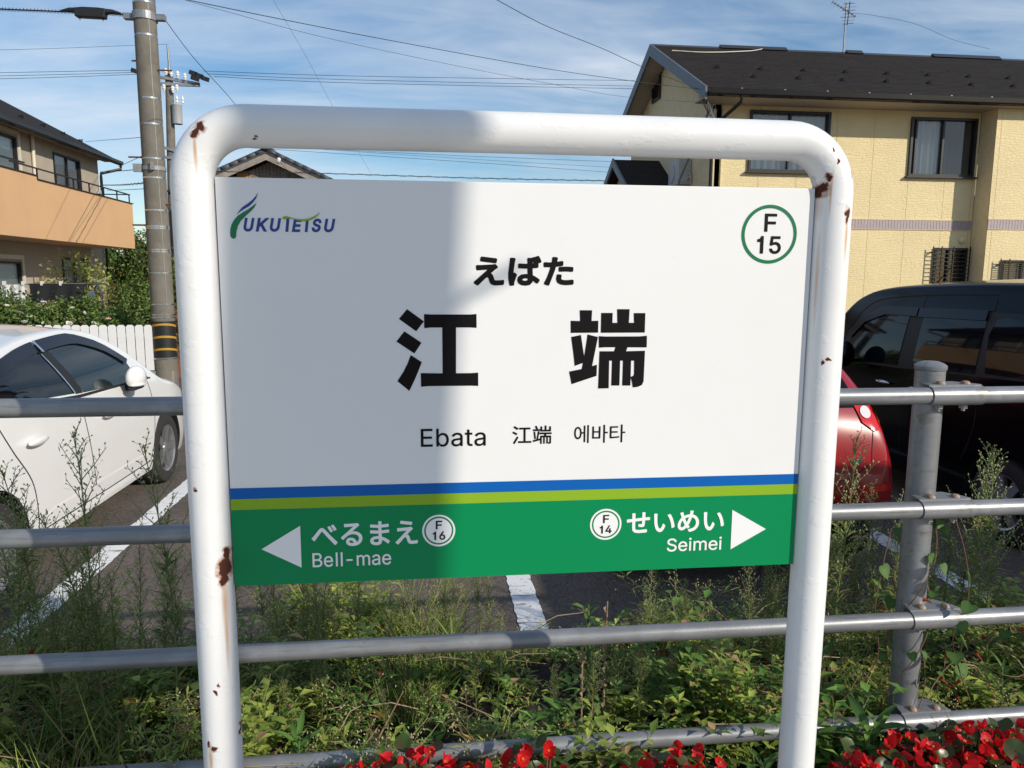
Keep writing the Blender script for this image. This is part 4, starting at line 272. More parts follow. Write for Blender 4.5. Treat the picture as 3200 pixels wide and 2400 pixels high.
def asphalt_detail():
    t = M['asphalt'].node_tree; p = t.nodes['Principled BSDF']; src = p.inputs['Base Color'].links[0].from_socket
    tcn = N(t, 'ShaderNodeTexCoord')
    vo = N(t, 'ShaderNodeTexVoronoi', i_Scale=95.0); LK(t, tcn.outputs['Object'], vo.inputs['Vector'])
    bw = N(t, 'ShaderNodeRGBToBW'); LK(t, vo.outputs['Color'], bw.inputs[0])
    mr = N(t, 'ShaderNodeMapRange', i_1=.1, i_2=.9, i_3=.62, i_4=1.42); LK(t, bw.outputs[0], mr.inputs[0])
    mu = N(t, 'ShaderNodeMix', data_type='RGBA', blend_type='MULTIPLY', i_0=1.0); LK(t, src, mu.inputs[6]); LK(t, mr.outputs[0], mu.inputs[7])
    # hairline cracks and oil-dark patches
    nz = N(t, 'ShaderNodeTexNoise', i_Scale=1.7, i_Detail=6.0); LK(t, tcn.outputs['Object'], nz.inputs['Vector'])
    wv = N(t, 'ShaderNodeVectorMath', operation='MULTIPLY_ADD'); LK(t, nz.outputs['Color'], wv.inputs[0]); wv.inputs[1].default_value = (.5, .5, 0); LK(t, tcn.outputs['Object'], wv.inputs[2])
    v2 = N(t, 'ShaderNodeTexVoronoi', feature='DISTANCE_TO_EDGE', i_Scale=.75); LK(t, wv.outputs[0], v2.inputs['Vector'])
    c2 = N(t, 'ShaderNodeMapRange', i_1=.002, i_2=.006, i_3=.72, i_4=1.0); LK(t, v2.outputs['Distance'], c2.inputs[0])
    n3 = N(t, 'ShaderNodeTexNoise', i_Scale=.8, i_Detail=3.0); LK(t, tcn.outputs['Object'], n3.inputs['Vector'])
    c3 = N(t, 'ShaderNodeMapRange', i_1=.52, i_2=.68, i_3=1.0, i_4=.68); LK(t, n3.outputs[0], c3.inputs[0])
    mm = N(t, 'ShaderNodeMath', operation='MULTIPLY'); LK(t, c2.outputs[0], mm.inputs[0]); LK(t, c3.outputs[0], mm.inputs[1])
    m4 = N(t, 'ShaderNodeMix', data_type='RGBA', blend_type='MULTIPLY', i_0=1.0); LK(t, mu.outputs[2], m4.inputs[6]); LK(t, mm.outputs[0], m4.inputs[7]); LK(t, m4.outputs[2], p.inputs['Base Color'])
asphalt_detail()
def scuffs(m, amount, col):
    """streaks of dirt and scratches along the pipe"""
    t = m.node_tree; p = t.nodes['Principled BSDF']; src = p.inputs['Base Color'].links[0].from_socket
    tcn = N(t, 'ShaderNodeTexCoord'); mp_ = N(t, 'ShaderNodeMapping'); mp_.inputs['Scale'].default_value = (3.0, 60, 60); LK(t, tcn.outputs['Object'], mp_.inputs[0])
    nz = N(t, 'ShaderNodeTexNoise', i_Scale=1.0, i_Detail=7.0, i_Roughness=.7); LK(t, mp_.outputs[0], nz.inputs['Vector'])
    mr = N(t, 'ShaderNodeMapRange', i_1=.54, i_2=.68, i_3=0.0, i_4=amount); LK(t, nz.outputs[0], mr.inputs[0])
    mx_ = N(t, 'ShaderNodeMix', data_type='RGBA'); LK(t, mr.outputs[0], mx_.inputs[0]); LK(t, src, mx_.inputs[6]); mx_.inputs[7].default_value = (*col, 1); LK(t, mx_.outputs[2], p.inputs['Base Color'])
scuffs(M['galv'], .75, (.13, .125, .115))

# ------------------------------------------------------------------ ground
g = MB().add([(-400, -400, 0), (400, -400, 0), (400, 800, 0), (-400, 800, 0)], [(0, 1, 2, 3)]).build('ground', M['asphalt'], fix=False)
struct(g, label='brown grey asphalt of the car park')

def worn_paint():
    m = bpy.data.materials.new('worn_road_paint'); m.use_nodes = True; t = m.node_tree; p = t.nodes['Principled BSDF']
    p.inputs['Roughness'].default_value = .75
    tcn = N(t, 'ShaderNodeTexCoord'); mpn = N(t, 'ShaderNodeMapping'); mpn.inputs['Scale'].default_value = (3, 16, 1); LK(t, tcn.outputs['Object'], mpn.inputs[0])
    a = N(t, 'ShaderNodeTexNoise', i_Scale=1.6, i_Detail=8.0, i_Roughness=.65, i_Distortion=.6); LK(t, mpn.outputs[0], a.inputs['Vector'])
    r = N(t, 'ShaderNodeMapRange', i_1=.595, i_2=.64); LK(t, a.outputs[0], r.inputs[0])
    b = N(t, 'ShaderNodeTexNoise', i_Scale=45.0, i_Detail=4.0); LK(t, tcn.outputs['Object'], b.inputs['Vector'])
    r2 = N(t, 'ShaderNodeMapRange', i_1=.64, i_2=.70); LK(t, b.outputs[0], r2.inputs[0])
    mxx = N(t, 'ShaderNodeMath', operation='MAXIMUM'); LK(t, r.outputs[0], mxx.inputs[0]); LK(t, r2.outputs[0], mxx.inputs[1])
    c = N(t, 'ShaderNodeMix', data_type='RGBA'); c.inputs[6].default_value = (.78, .79, .80, 1); c.inputs[7].default_value = (.2, .19, .18, 1); LK(t, mxx.outputs[0], c.inputs[0])
    LK(t, c.outputs[2], p.inputs['Base Color'])
    return m
M['paint'] = worn_paint()
for x0 in (-2.33, .335, 3.0, 5.67, -5.0):
    m = MB(); n = 90; L, Rr = [], []
    for i in range(n+1):
        y = 1.86+i*(5.6-1.86)/n
        L.append((x0-.074+random.uniform(-.005, .005), y, .0045)); Rr.append((x0+.074+random.uniform(-.005, .005), y, .0045))
    m.add(L+Rr, [(i, i+n+1, i+n+2, i+1) for i in range(n)])
    o = m.build('parking_line', M['paint'], fix=False); struct(o)
# platform behind the camera, planting bed under the fence
p = MB().box((-9, -4.2, 0), (12, -.25, .30)).build('platform', M['paving']); struct(p, label='low paved station platform')
b_ = MB().box((-60, -11, 0), (60, -4.25, .06)).build('track_bed', M['ballast']); struct(b_, label='gravel track bed behind the platform')
nx, ny = 90, 26
V = []; F = []
for j in range(ny+1):
    y = -.25+j*(2.02+.25)/ny
    for i in range(nx+1):
        x = -9+i*21/nx
        z = .285 if y < 1.25 else .285*(1-min(1, (y-1.25)/.68)**1.2)
        z += .02*math.sin(x*7+y*3)*math.cos(y*9-x*2)-(.02 if y > 1.9 else 0)
        V.append((x, y, z))
for j in range(ny):
    for i in range(nx):
        a = j*(nx+1)+i; F.append((a, a+1, a+nx+2, a+nx+1))
bed = MB().add(V, F).build('planting_bed', M['soil'], smooth=180, fix=False); struct(bed, label='dark soil of the planting bed under the fence')
# ------------------------------------------------------------------ the station sign
PC = Vector((0, 0, 1.6037))           # centre of the panel's face
HW, HH = .6, .4066
def paint_rust():
    """white gloss paint with rust blisters and rust runs at fixed places on the tube"""
    m = bpy.data.materials.new('white_paint_with_rust'); m.use_nodes = True; t = m.node_tree; p = t.nodes['Principled BSDF']
    tcn = N(t, 'ShaderNodeTexCoord'); P0 = tcn.outputs['Object']
    nz = N(t, 'ShaderNodeTexNoise', i_Scale=55.0, i_Detail=5.0, i_Roughness=.6); LK(t, P0, nz.inputs['Vector'])
    off = N(t, 'ShaderNodeVectorMath', operation='SUBTRACT'); LK(t, nz.outputs['Color'], off.inputs[0]); off.inputs[1].default_value = (.5, .5, .5)
    sc = N(t, 'ShaderNodeVectorMath', operation='MULTIPLY'); LK(t, off.outputs[0], sc.inputs[0]); sc.inputs[1].default_value = (.022, .022, .034)
    pw = N(t, 'ShaderNodeVectorMath', operation='ADD'); LK(t, P0, pw.inputs[0]); LK(t, sc.outputs[0], pw.inputs[1])
    def mask(vec, c, r):
        a = N(t, 'ShaderNodeVectorMath', operation='SUBTRACT'); LK(t, vec, a.inputs[0]); a.inputs[1].default_value = c
        b = N(t, 'ShaderNodeVectorMath', operation='DIVIDE'); LK(t, a.outputs[0], b.inputs[0]); b.inputs[1].default_value = r
        l = N(t, 'ShaderNodeVectorMath', operation='LENGTH'); LK(t, b.outputs[0], l.inputs[0]); return l.outputs['Value']
    def minof(vals):
        cur = vals[0]
        for v in vals[1:]:
            k = N(t, 'ShaderNodeMath', operation='MINIMUM'); LK(t, cur, k.inputs[0]); LK(t, v, k.inputs[1]); cur = k.outputs[0]
        return cur
    Yf = -.034
    spots = [(-0.611, 2.094, 0.0094, 0.0086), (-0.622, 2.083, 0.0078, 0.0078), (-0.517, 2.078, 0.0038, 0.0027), (0.6, 2.006, 0.0133, 0.0133), (0.612, 2.03, 0.0062, 0.0062), (0.588, 2.022, 0.0062, 0.0094), (0.655, 1.954, 0.0047, 0.0125), (0.664, 2.06, 0.0031, 0.0234), (-0.61, 1.246, 0.0109, 0.0203), (-0.607, 1.274, 0.0055, 0.0125), (-0.613, 1.222, 0.0062, 0.0125), (-0.637, 0.986, 0.0038, 0.0043), (-0.632, 0.998, 0.0022, 0.0022), (-0.648, 0.862, 0.0049, 0.0066), (-0.657, 0.872, 0.0033, 0.0049), (0.591, 1.214, 0.0047, 0.0156), (0.616, 2.08, 0.0031, 0.0047), (0.626, 2.062, 0.0031, 0.0039), (-0.6, 0.888, 0.0022, 0.0164), (0.622, 1.655, 0.0039, 0.0031), (0.634, 1.658, 0.0039, 0.0039), (-0.655, 1.41, 0.0033, 0.0049), (0.566, 0.76, 0.0033, 0.0164)]
    core = minof([mask(pw.outputs[0], (x, Yf, z), (rx, .05, rz)) for x, z, rx, rz in spots])
    runs = [(-.622, 2.055, .0045, .05), (.600, 1.975, .010, .045), (.597, 1.93, .005, .05), (-.613, 1.17, .007, .085), (-.613, 1.12, .0045, .12), (.655, 1.91, .005, .06), (-.655, .84, .006, .04), (.618, 2.0, .003, .06), (.606, 1.82, .003, .12)]
    run = minof([mask(P0, (x, Yf, z), (rx, .05, rz)) for x, z, rx, rz in runs])
    base = N(t, 'ShaderNodeTexNoise', i_Scale=3.0, i_Detail=5.0); LK(t, P0, base.inputs['Vector'])
    wht = N(t, 'ShaderNodeMix', data_type='RGBA'); wht.inputs[6].default_value = (.80, .80, .80, 1); wht.inputs[7].default_value = (.72, .715, .71, 1)
    w0 = N(t, 'ShaderNodeMapRange', i_1=.45, i_2=.75); LK(t, base.outputs[0], w0.inputs[0]); LK(t, w0.outputs[0], wht.inputs[0])
    r1 = N(t, 'ShaderNodeMapRange', i_1=1.0, i_2=.0, i_3=0.0, i_4=.9); LK(t, run, r1.inputs[0])
    m1 = N(t, 'ShaderNodeMix', data_type='RGBA'); LK(t, r1.outputs[0], m1.inputs[0]); LK(t, wht.outputs[2], m1.inputs[6]); m1.inputs[7].default_value = (.52, .24, .045, 1)
    r2 = N(t, 'ShaderNodeMapRange', i_1=1.55, i_2=.95, i_3=0.0, i_4=.95); LK(t, core, r2.inputs[0])
    m2 = N(t, 'ShaderNodeMix', data_type='RGBA'); LK(t, r2.outputs[0], m2.inputs[0]); LK(t, m1.outputs[2], m2.inputs[6]); m2.inputs[7].default_value = (.36, .13, .03, 1)
    r3 = N(t, 'ShaderNodeMapRange', i_1=1.08, i_2=.92); LK(t, core, r3.inputs[0])
    m3 = N(t, 'ShaderNodeMix', data_type='RGBA'); LK(t, r3.outputs[0], m3.inputs[0]); LK(t, m2.outputs[2], m3.inputs[6]); m3.inputs[7].default_value = (.062, .014, .006, 1)
    LK(t, m3.outputs[2], p.inputs['Base Color'])
    rr = N(t, 'ShaderNodeMapRange', i_1=1.1, i_2=.9, i_3=.34, i_4=.9); LK(t, core, rr.inputs[0]); LK(t, rr.outputs[0], p.inputs['Roughness'])
    # brushed paint film: flakes, ridges, pits
    mv = N(t, 'ShaderNodeMapping'); mv.inputs['Scale'].default_value = (.5, 1, 1); LK(t, P0, mv.inputs[0])
    f1 = N(t, 'ShaderNodeTexNoise', i_Scale=38.0, i_Detail=6.0, i_Roughness=.55); LK(t, mv.outputs[0], f1.inputs['Vector'])
    f1r = N(t, 'ShaderNodeMapRange', i_1=.56, i_2=.62); LK(t, f1.outputs[0], f1r.inputs[0])
    f2 = N(t, 'ShaderNodeTexNoise', i_Scale=220.0, i_Detail=2.0); LK(t, P0, f2.inputs['Vector'])
    ad = N(t, 'ShaderNodeMath', operation='MULTIPLY_ADD', i_1=.25); LK(t, f2.outputs[0], ad.inputs[0]); LK(t, f1r.outputs[0], ad.inputs[2])
    ad2 = N(t, 'ShaderNodeMath', operation='MULTIPLY_ADD', i_1=3.0); LK(t, r3.outputs[0], ad2.inputs[0]); LK(t, ad.outputs[0], ad2.inputs[2])
    bp = N(t, 'ShaderNodeBump', i_Strength=.28, i_Distance=.0012); LK(t, ad2.outputs[0], bp.inputs['Height']); LK(t, bp.outputs[0], p.inputs['Normal'])
    return m
sign = thing('station_sign', 'white station name sign in a rusty bent white tube frame', 'sign', (0, 0, 0))
RT, AY, AX, BR = .0392, .005, .6405, .104
top = 2.105
path = [(-AX, AY, .05), (-AX, AY, .6), (-AX, AY, 1.2)]
for k in range(13):
    a = math.pi-math.pi/2*k/12; path.append((-AX+BR+BR*math.cos(a), AY, top-BR+BR*math.sin(a)))
path.append((0, AY, top+.001))
for k in range(13):
    a = math.pi/2-math.pi/2*k/12; path.append((AX-BR+BR*math.cos(a), AY, top-BR+BR*math.sin(a)))
path += [(AX, AY, 1.2), (AX-.002, AY, .6), (AX-.004, AY, .05)]
MB().tube(path, RT, 40).build('frame', paint_rust(), sign, smooth=60)
def panel_white():
    m = mat('sign_white', (.815, .812, .805), .30, var=(2.5, (.785, .78, .77), .5, .85), bump=(3.0, .05, 2, .004))
    t = m.node_tree; p = t.nodes['Principled BSDF']; src = p.inputs['Base Color'].links[0].from_socket      # rain streaks and dust
    tcn = N(t, 'ShaderNodeTexCoord'); mp_ = N(t, 'ShaderNodeMapping'); mp_.inputs['Scale'].default_value = (38, 1, 1.6); LK(t, tcn.outputs['Object'], mp_.inputs[0])
    nz = N(t, 'ShaderNodeTexNoise', i_Scale=1.0, i_Detail=6.0, i_Roughness=.65); LK(t, mp_.outputs[0], nz.inputs['Vector'])
    mr = N(t, 'ShaderNodeMapRange', i_1=.55, i_2=.85, i_3=0.0, i_4=.03); LK(t, nz.outputs[0], mr.inputs[0])
    sp_ = N(t, 'ShaderNodeTexNoise', i_Scale=48.0, i_Detail=2.0); LK(t, tcn.outputs['Object'], sp_.inputs['Vector']); s2 = N(t, 'ShaderNodeMapRange', i_1=.75, i_2=.79, i_3=0.0, i_4=.25); LK(t, sp_.outputs[0], s2.inputs[0])
    mm = N(t, 'ShaderNodeMath', operation='MAXIMUM'); LK(t, mr.outputs[0], mm.inputs[0]); LK(t, s2.outputs[0], mm.inputs[1])
    mx_ = N(t, 'ShaderNodeMix', data_type='RGBA'); LK(t, mm.outputs[0], mx_.inputs[0]); LK(t, src, mx_.inputs[6]); mx_.inputs[7].default_value = (.60, .585, .55, 1); LK(t, mx_.outputs[2], p.inputs['Base Color'])
    r_ = N(t, 'ShaderNodeMapRange', i_1=.3, i_2=.75, i_3=.30, i_4=.38); LK(t, nz.outputs[0], r_.inputs[0]); LK(t, r_.outputs[0], p.inputs['Roughness'])
    return m
pn = MB().box((-HW+.001, 0, PC.z-HH), (HW-.001, .022, PC.z+HH)).build('panel', panel_white(), sign, bevel=.0015)
for s in (-1, 1):      # mounting channels that hold the panel against the posts
    MB().box((s*(HW+.0005), .006, PC.z-HH+.004), (s*(HW+.009), .02, PC.z+HH-.012)).build('mounting_strip', M['galv_dirty'], sign)
def sheet(polys, d, name, m, weight=0.0, frame=None, shear=0.0):
    """flat printed shape on the panel: polys in em units are fitted into frame (x0, x1, z0, z1)"""
    if frame:
        xs = [p[0] for q in polys for p in q]; zs = [p[1] for q in polys for p in q]
        x0, x1, z0, z1 = frame; a, b, c, e = min(xs), max(xs), min(zs), max(zs)
        x0 += weight; x1 -= weight; z0 += weight; z1 -= weight
        sh = shear*(z1-z0)
        polys = [[(x0+(p[0]-a)/(b-a)*(x1-x0-sh)+(p[1]-c)/(e-c)*sh, z0+(p[1]-c)/(e-c)*(z1-z0)) for p in q] for q in polys]
    def area(q): return .5*sum(q[i][0]*q[(i+1) % len(q)][1]-q[(i+1) % len(q)][0]*q[i][1] for i in range(len(q)))
    def inside(pt, q):
        r = False
        for i in range(len(q)):
            (xa, ya), (xb, yb) = q[i], q[i-1]
            if (ya > pt[1]) != (yb > pt[1]) and pt[0] < (xb-xa)*(pt[1]-ya)/(yb-ya)+xa: r = not r
        return r
    big = max(polys, key=lambda q: abs(area(q))); sg = 1 if area(big) > 0 else -1
    outer = [q for q in polys if area(q)*sg > 0]; holes = [q for q in polys if area(q)*sg <= 0]
    mb = MB()
    for k, q in enumerate(outer):
        cu = bpy.data.curves.new('c', 'CURVE'); cu.dimensions = '2D'; cu.fill_mode = 'BOTH'; cu.offset = weight
        for h in [q]+[h for h in holes if inside(h[0], q)]:
            h = h if (area(h) > 0) == (h is q) else h[::-1]
            sp = cu.splines.new('POLY'); sp.points.add(len(h)-1); sp.use_cyclic_u = True
            for pt, co in zip(sp.points, h): pt.co = (co[0]*1000, co[1]*1000, 0, 1)
        cu.offset = weight*1000
        ob = bpy.data.objects.new('c', cu); COL.objects.link(ob)
        dg = bpy.context.evaluated_depsgraph_get(); me = ob.evaluated_get(dg).to_mesh()
        dd = d+k*.00004
        mb.add([(v.co.x/1000, -dd, PC.z+v.co.y/1000) for v in me.vertices], [tuple(f.vertices) for f in me.polygons])
        bpy.data.objects.remove(ob); bpy.data.curves.remove(cu)
    me = mb.mesh(name, False)
    b = bmesh.new(); b.from_mesh(me)
    for f in b.faces:
        f.normal_update()
        if f.normal.y > 0: f.normal_flip()
    b.to_mesh(me); b.free()
    return obj(name, me, m, pn)
def G(k): return [[(q[i]/1000, q[i+1]/1000) for i in range(0, len(q), 2)] for q in GLYPH[k]]
def rect(x0, x1, z0, z1): return [[(x0, z0), (x1, z0), (x1, z1), (x0, z1)]]
def disc(x, z, r, n=64): return [[(x+r*math.cos(2*math.pi*i/n), z+r*math.sin(2*math.pi*i/n)) for i in range(n)]]
def ring(x, z, r0, r1): return disc(x, z, r1)+[disc(x, z, r0)[0][::-1]]
e = HW-.0012
sheet(rect(-e, e, -.2226, -.2000), .0006, 'blue_stripe', M['blue_print'])
sheet(rect(-e, e, -.2451, -.2227), .0006, 'lime_stripe', M['lime_print'])
sheet(rect(-e, e, -HH+.0008, -.2452), .0006, 'green_band', M['green_print'])
sheet(KANJI_LEFT, .0007, 'kanji', M['ink']); sheet(KANJI_RIGHT, .0007, 'kanji', M['ink'])
def LT(k, d, name, m):
    polys = [[(q[i]/1e5, q[i+1]/1e5) for i in range(0, len(q), 2)] for q in LETTERS[k]]
    def area(q): return .5*sum(q[i][0]*q[(i+1) % len(q)][1]-q[(i+1) % len(q)][0]*q[i][1] for i in range(len(q)))
    def inside(pt, q):
        r = False
        for i in range(len(q)):
            (xa, ya), (xb, yb) = q[i], q[i-1]
            if (ya > pt[1]) != (yb > pt[1]) and pt[0] < (xb-xa)*(pt[1]-ya)/(yb-ya)+xa: r = not r
        return r
    out = []
    for i, q in enumerate(polys):
        deep = sum(inside(q[0], h) for j, h in enumerate(polys) if j != i) % 2
        out.append(q if (area(q) > 0) != bool(deep) else q[::-1])
    return sheet(out, d, name, m)
for k, n in (('ebata_k', 'kana_lettering'), ('ebata_l', 'roman_lettering'), ('ebata_z', 'small_kanji_lettering'), ('ebata_h', 'hangul_lettering')): LT(k, .0007, n, M['ink'])
for k in ('bell', 'sei'):
    LT(k+'_k', .0014, 'kana_lettering', M['white_print']); LT(k+'_l', .0014, 'roman_lettering', M['white_print'])
sheet([[(-.5427, -.3287), (-.4645, -.3708), (-.4645, -.2817)]], .0014, 'arrow', M['white_print'])
sheet([[(.4523, -.2767), (.4523, -.3661), (.5311, -.3226)]], .0014, 'arrow', M['white_print'])
sheet(ring(.5038, .3124, .0531, .06), .0007, 'number_ring', M['green_logo'])
LT('F15F', .0007, 'number_lettering', M['ink']); LT('F1515', .0007, 'number_lettering', M['ink'])
for cx, cz, nf, nn in ((-.1835, -.3016, 'F16F', 'F1616'), (.1716, -.3000, 'F14F', 'F1414')):
    sheet(ring(cx, cz, .0303, .0343), .0014, 'number_ring', M['white_print']); sheet(disc(cx, cz, .0269), .0014, 'number_disc', M['white_print'])
    LT(nf, .0022, 'number_lettering', M['ink']); LT(nn, .0022, 'number_lettering', M['ink'])
sheet([SWOOSH['blue']], .0008, 'logo_stroke', M['blue_logo']); sheet([SWOOSH['green']], .0007, 'logo_stroke', M['green_logo']); sheet([SWOOSH['lime']], .0012, 'logo_stroke', M['lime_print'])
for ch, x0, x1, z0, z1 in (('U', -.5503, -.5299, .3055, .3313), ('K', -.5262, -.5036, .3058, .3316), ('U', -.5015, -.4804, .3058, .3315), ('I', -.4723, -.4642, .3059, .3315), ('E', -.459, -.4414, .3058, .3300), ('I', -.4359, -.428, .306, .3295), ('S', -.4226, -.4031, .3059, .3317), ('U', -.3996, -.3784, .306, .3316)):
    if ch == 'I': sheet([[(x0, z0), (x1-.0026, z0), (x1+.0006, z1), (x0+.0030, z1)]], .0007, 'logo_letter', M['blue_logo'])
    else: sheet(G(ch), .0007, 'logo_letter', M['blue_logo'], .0013, (x0-.001, x1+.001, z0, z1), .2)
# ------------------------------------------------------------------ pipe guard fence behind the sign
FY, PR, RR = .545, .0425, .0255
RZ = [1.482, 1.128, .770, .424]
fence = thing('guard_fence', 'grey galvanised pipe fence with four rails behind the sign', 'fence', (0, FY, .28))
def loc(o): o.location = Vector(o.location)-Vector((0, FY, .28)); return o
PX = [-4.66, -1.66, 1.34, 4.34]
YP = FY+RR+PR+.004
post_me = MB().lathe([(PR, -.1), (PR, 1.27), (PR+.002, 1.272), (PR+.0035, 1.275), (PR+.0035, 1.285), (PR*.88, 1.292), (PR*.5, 1.298), (0.0001, 1.300)], 28).mesh('post')
ring_me = None
for k, x in enumerate(PX):
    o = obj('post', post_me, M['galv'], fence, smooth=40) if k == 0 else copy(fence.children[0], fence)
    o.location = (x, YP-FY, 0)
br_plate = MB()
# saddle: half sleeve round the rail with a flat tab back to the post
n = 14; prof = []
for i in range(n+1):
    a = R(-150)+R(240)*i/n
    prof.append((-math.cos(a)*(RR+.004), math.sin(a)*(RR+.004)))
sad = MB()
inn = [(y*(RR+.001)/(RR+.004), z*(RR+.001)/(RR+.004)) for y, z in prof]
x0, x1 = -.052, .118
for i in range(n):
    for (A, B, fl) in ((prof[i], prof[i+1], 0),):
        sad.add([(x0, *A), (x1, *A), (x1, *B), (x0, *B)], [(0, 1, 2, 3)])
    A, B, C, D = prof[i], prof[i+1], inn[i], inn[i+1]
    sad.add([(x0, *A), (x0, *B), (x0, *D), (x0, *C)], [(0, 1, 2, 3)]); sad.add([(x1, *A), (x1, *B), (x1, *D), (x1, *C)], [(0, 1, 2, 3)])
sad.prism([(x0+.012, .07), (x1-.045, .07), (x1-.01, .026), (x1, .0), (x0, .0)], RR+.0035, RR+.0075, 'xy')
sad_me = sad.mesh('bracket')
bolt_me = MB().lathe([(.0001, .010), (.008, .0085), (.0125, .005), (.0145, 0), (.0145, -.001)], 14).mesh('bolt')
nut_me = MB().lathe([(.007, .012), (.007, 0), (.0125, 0), (.0125, -.010), (.006, -.010), (.006, -.018)], 6).mesh('nut')
seq = 0
for k, x in enumerate(PX):
    for z in RZ:
        if seq == 0: b = obj('bracket', sad_me, M['galv'], fence, smooth=35)
        else: b = copy(first_b, fence)
        if seq == 0: first_b = b
        b.location = (x, 0, z-.28)
        for dx in (-.006, .075):
            bo = bpy.data.objects.new('bolt', bolt_me); COL.objects.link(bo); bo.parent = b; bo.location = (dx, .014, RR+.0078)
            nu = bpy.data.objects.new('nut', nut_me); COL.objects.link(nu); nu.parent = b; nu.location = (dx, .014, -RR-.006)
        seq += 1
bolt_me.materials.append(M['rustbolt']); nut_me.materials.append(M['galv_dirty'])
bolt_me.polygons.foreach_set('use_smooth', [True]*len(bolt_me.polygons))
for k in range(len(PX)-1):
    a, b = PX[k]-.040, PX[k+1]-.048
    rm = MB().tube([(0, 0, 0), ((b-a)/2, 0, 0), (b-a, 0, 0)], RR, 28).mesh('rail') if k == 0 else rm
    for z in RZ:
        o = obj('rail', rm, M['galv'], fence, smooth=60) if (k == 0 and z == RZ[0]) else bpy.data.objects.new('rail', rm)
        if o.name not in COL.objects: COL.objects.link(o)
        o.parent = fence; o.location = (a, 0, z-.28)
# ------------------------------------------------------------------ houses
def siding():
    m = mat('cream_embossed_siding', (.83, .68, .385), .8, var=(1.3, (.78, .635, .36), .4, .7))
    t = m.node_tree; p = t.nodes['Principled BSDF']
    tcn = N(t, 'ShaderNodeTexCoord'); sp = N(t, 'ShaderNodeSeparateXYZ'); LK(t, tcn.outputs['Object'], sp.inputs[0])
    ax = N(t, 'ShaderNodeMath', operation='ADD'); LK(t, sp.outputs[0], ax.inputs[0]); LK(t, sp.outputs[1], ax.inputs[1])
    cbn = N(t, 'ShaderNodeCombineXYZ'); LK(t, ax.outputs[0], cbn.inputs[0]); LK(t, sp.outputs[2], cbn.inputs[1])
    nz = N(t, 'ShaderNodeTexNoise', i_Scale=3.6, i_Detail=4.0); LK(t, cbn.outputs[0], nz.inputs['Vector'])
    of = N(t, 'ShaderNodeVectorMath', operation='MULTIPLY_ADD'); LK(t, nz.outputs['Color'], of.inputs[0]); of.inputs[1].default_value = (.34, .20, 0); LK(t, cbn.outputs[0], of.inputs[2])
    bt = N(t, 'ShaderNodeTexBrick', offset=.37, squash=1.6, squash_frequency=3); LK(t, of.outputs[0], bt.inputs['Vector'])
    bt.inputs['Scale'].default_value = 6.4; bt.inputs['Mortar Size'].default_value = .022; bt.inputs['Mortar Smooth'].default_value = .5; bt.inputs['Brick Width'].default_value = .62; bt.inputs['Row Height'].default_value = .36
    bt.inputs['Color1'].default_value = (1, 1, 1, 1); bt.inputs['Color2'].default_value = (.6, .6, .6, 1); bt.inputs['Mortar'].default_value = (0, 0, 0, 1)
    n2 = N(t, 'ShaderNodeTexNoise', i_Scale=14.0, i_Detail=5.0); LK(t, tcn.outputs['Object'], n2.inputs['Vector'])
    ad = N(t, 'ShaderNodeMath', operation='MULTIPLY_ADD', i_1=.9); LK(t, n2.outputs[0], ad.inputs[0]); LK(t, bt.outputs['Color'], ad.inputs[2])
    b = N(t, 'ShaderNodeBump', i_Strength=.6, i_Distance=.02); LK(t, ad.outputs[0], b.inputs['Height']); LK(t, b.outputs[0], p.inputs['Normal'])
    return m
def shingle(name, col, col2, pitch, axis):
    """roof covering with fine horizontal courses"""
    m = mat(name, col, .8, var=(6, col2, .35, .7), spec=.2); t = m.node_tree; p = t.nodes['Principled BSDF']
    tcn = N(t, 'ShaderNodeTexCoord'); mpn = N(t, 'ShaderNodeMapping'); LK(t, tcn.outputs['Object'], mpn.inputs[0])
    wv = N(t, 'ShaderNodeTexWave', wave_type='BANDS', bands_direction=axis, wave_profile='SAW', i_Scale=5.6, i_Distortion=0.2, i_Detail=2.0); LK(t, mpn.outputs[0], wv.inputs['Vector'])
    b = N(t, 'ShaderNodeBump', i_Strength=.6, i_Distance=.015); LK(t, wv.outputs['Fac'], b.inputs['Height']); LK(t, b.outputs[0], p.inputs['Normal'])
    return m
def arch_glass(name, tint, refl=.10):
    m = bpy.data.materials.new(name); m.use_nodes = True; t = m.node_tree; t.nodes.remove(t.nodes['Principled BSDF'])
    tr = N(t, 'ShaderNodeBsdfTransparent'); tr.inputs[0].default_value = (*tint, 1)
    gl = N(t, 'ShaderNodeBsdfGlossy', i_Roughness=.02); lw = N(t, 'ShaderNodeLayerWeight', i_Blend=.35)
    mr = N(t, 'ShaderNodeMapRange', i_3=refl, i_4=.9); LK(t, lw.outputs['Fresnel'], mr.inputs[0])
    ms = N(t, 'ShaderNodeMixShader'); LK(t, mr.outputs[0], ms.inputs[0]); LK(t, tr.outputs[0], ms.inputs[1]); LK(t, gl.outputs[0], ms.inputs[2]); LK(t, ms.outputs[0], t.nodes['Material Output'].inputs[0])
    return m
M['siding'] = siding()
M['siding_plain'] = mat('cream_render', (.73, .60, .37), .85, var=(8, (.65, .53, .33), .4, .7), bump=(60, .3, 4, .01))
M['roof_dark'] = shingle('dark_slate_shingle', (.026, .022, .021), (.016, .0135, .013), .105, 'Z')
M['frame_dark'] = mat('dark_window_frame', (.018, .016, .016), .4)
M['barge'] = mat('blue_grey_fascia', (.10, .115, .14), .5, var=(4, (.085, .095, .115), .4, .7))
M['soffit'] = mat('soffit_board', (.42, .36, .28), .8)
M['glass'] = arch_glass('window_glass', (.90, .93, .94), .05)
M['glass_mesh'] = arch_glass('screened_glass', (.30, .31, .33), .05)
M['curtain'] = mat('net_curtain', (.80, .80, .78), .9, sub=.25)
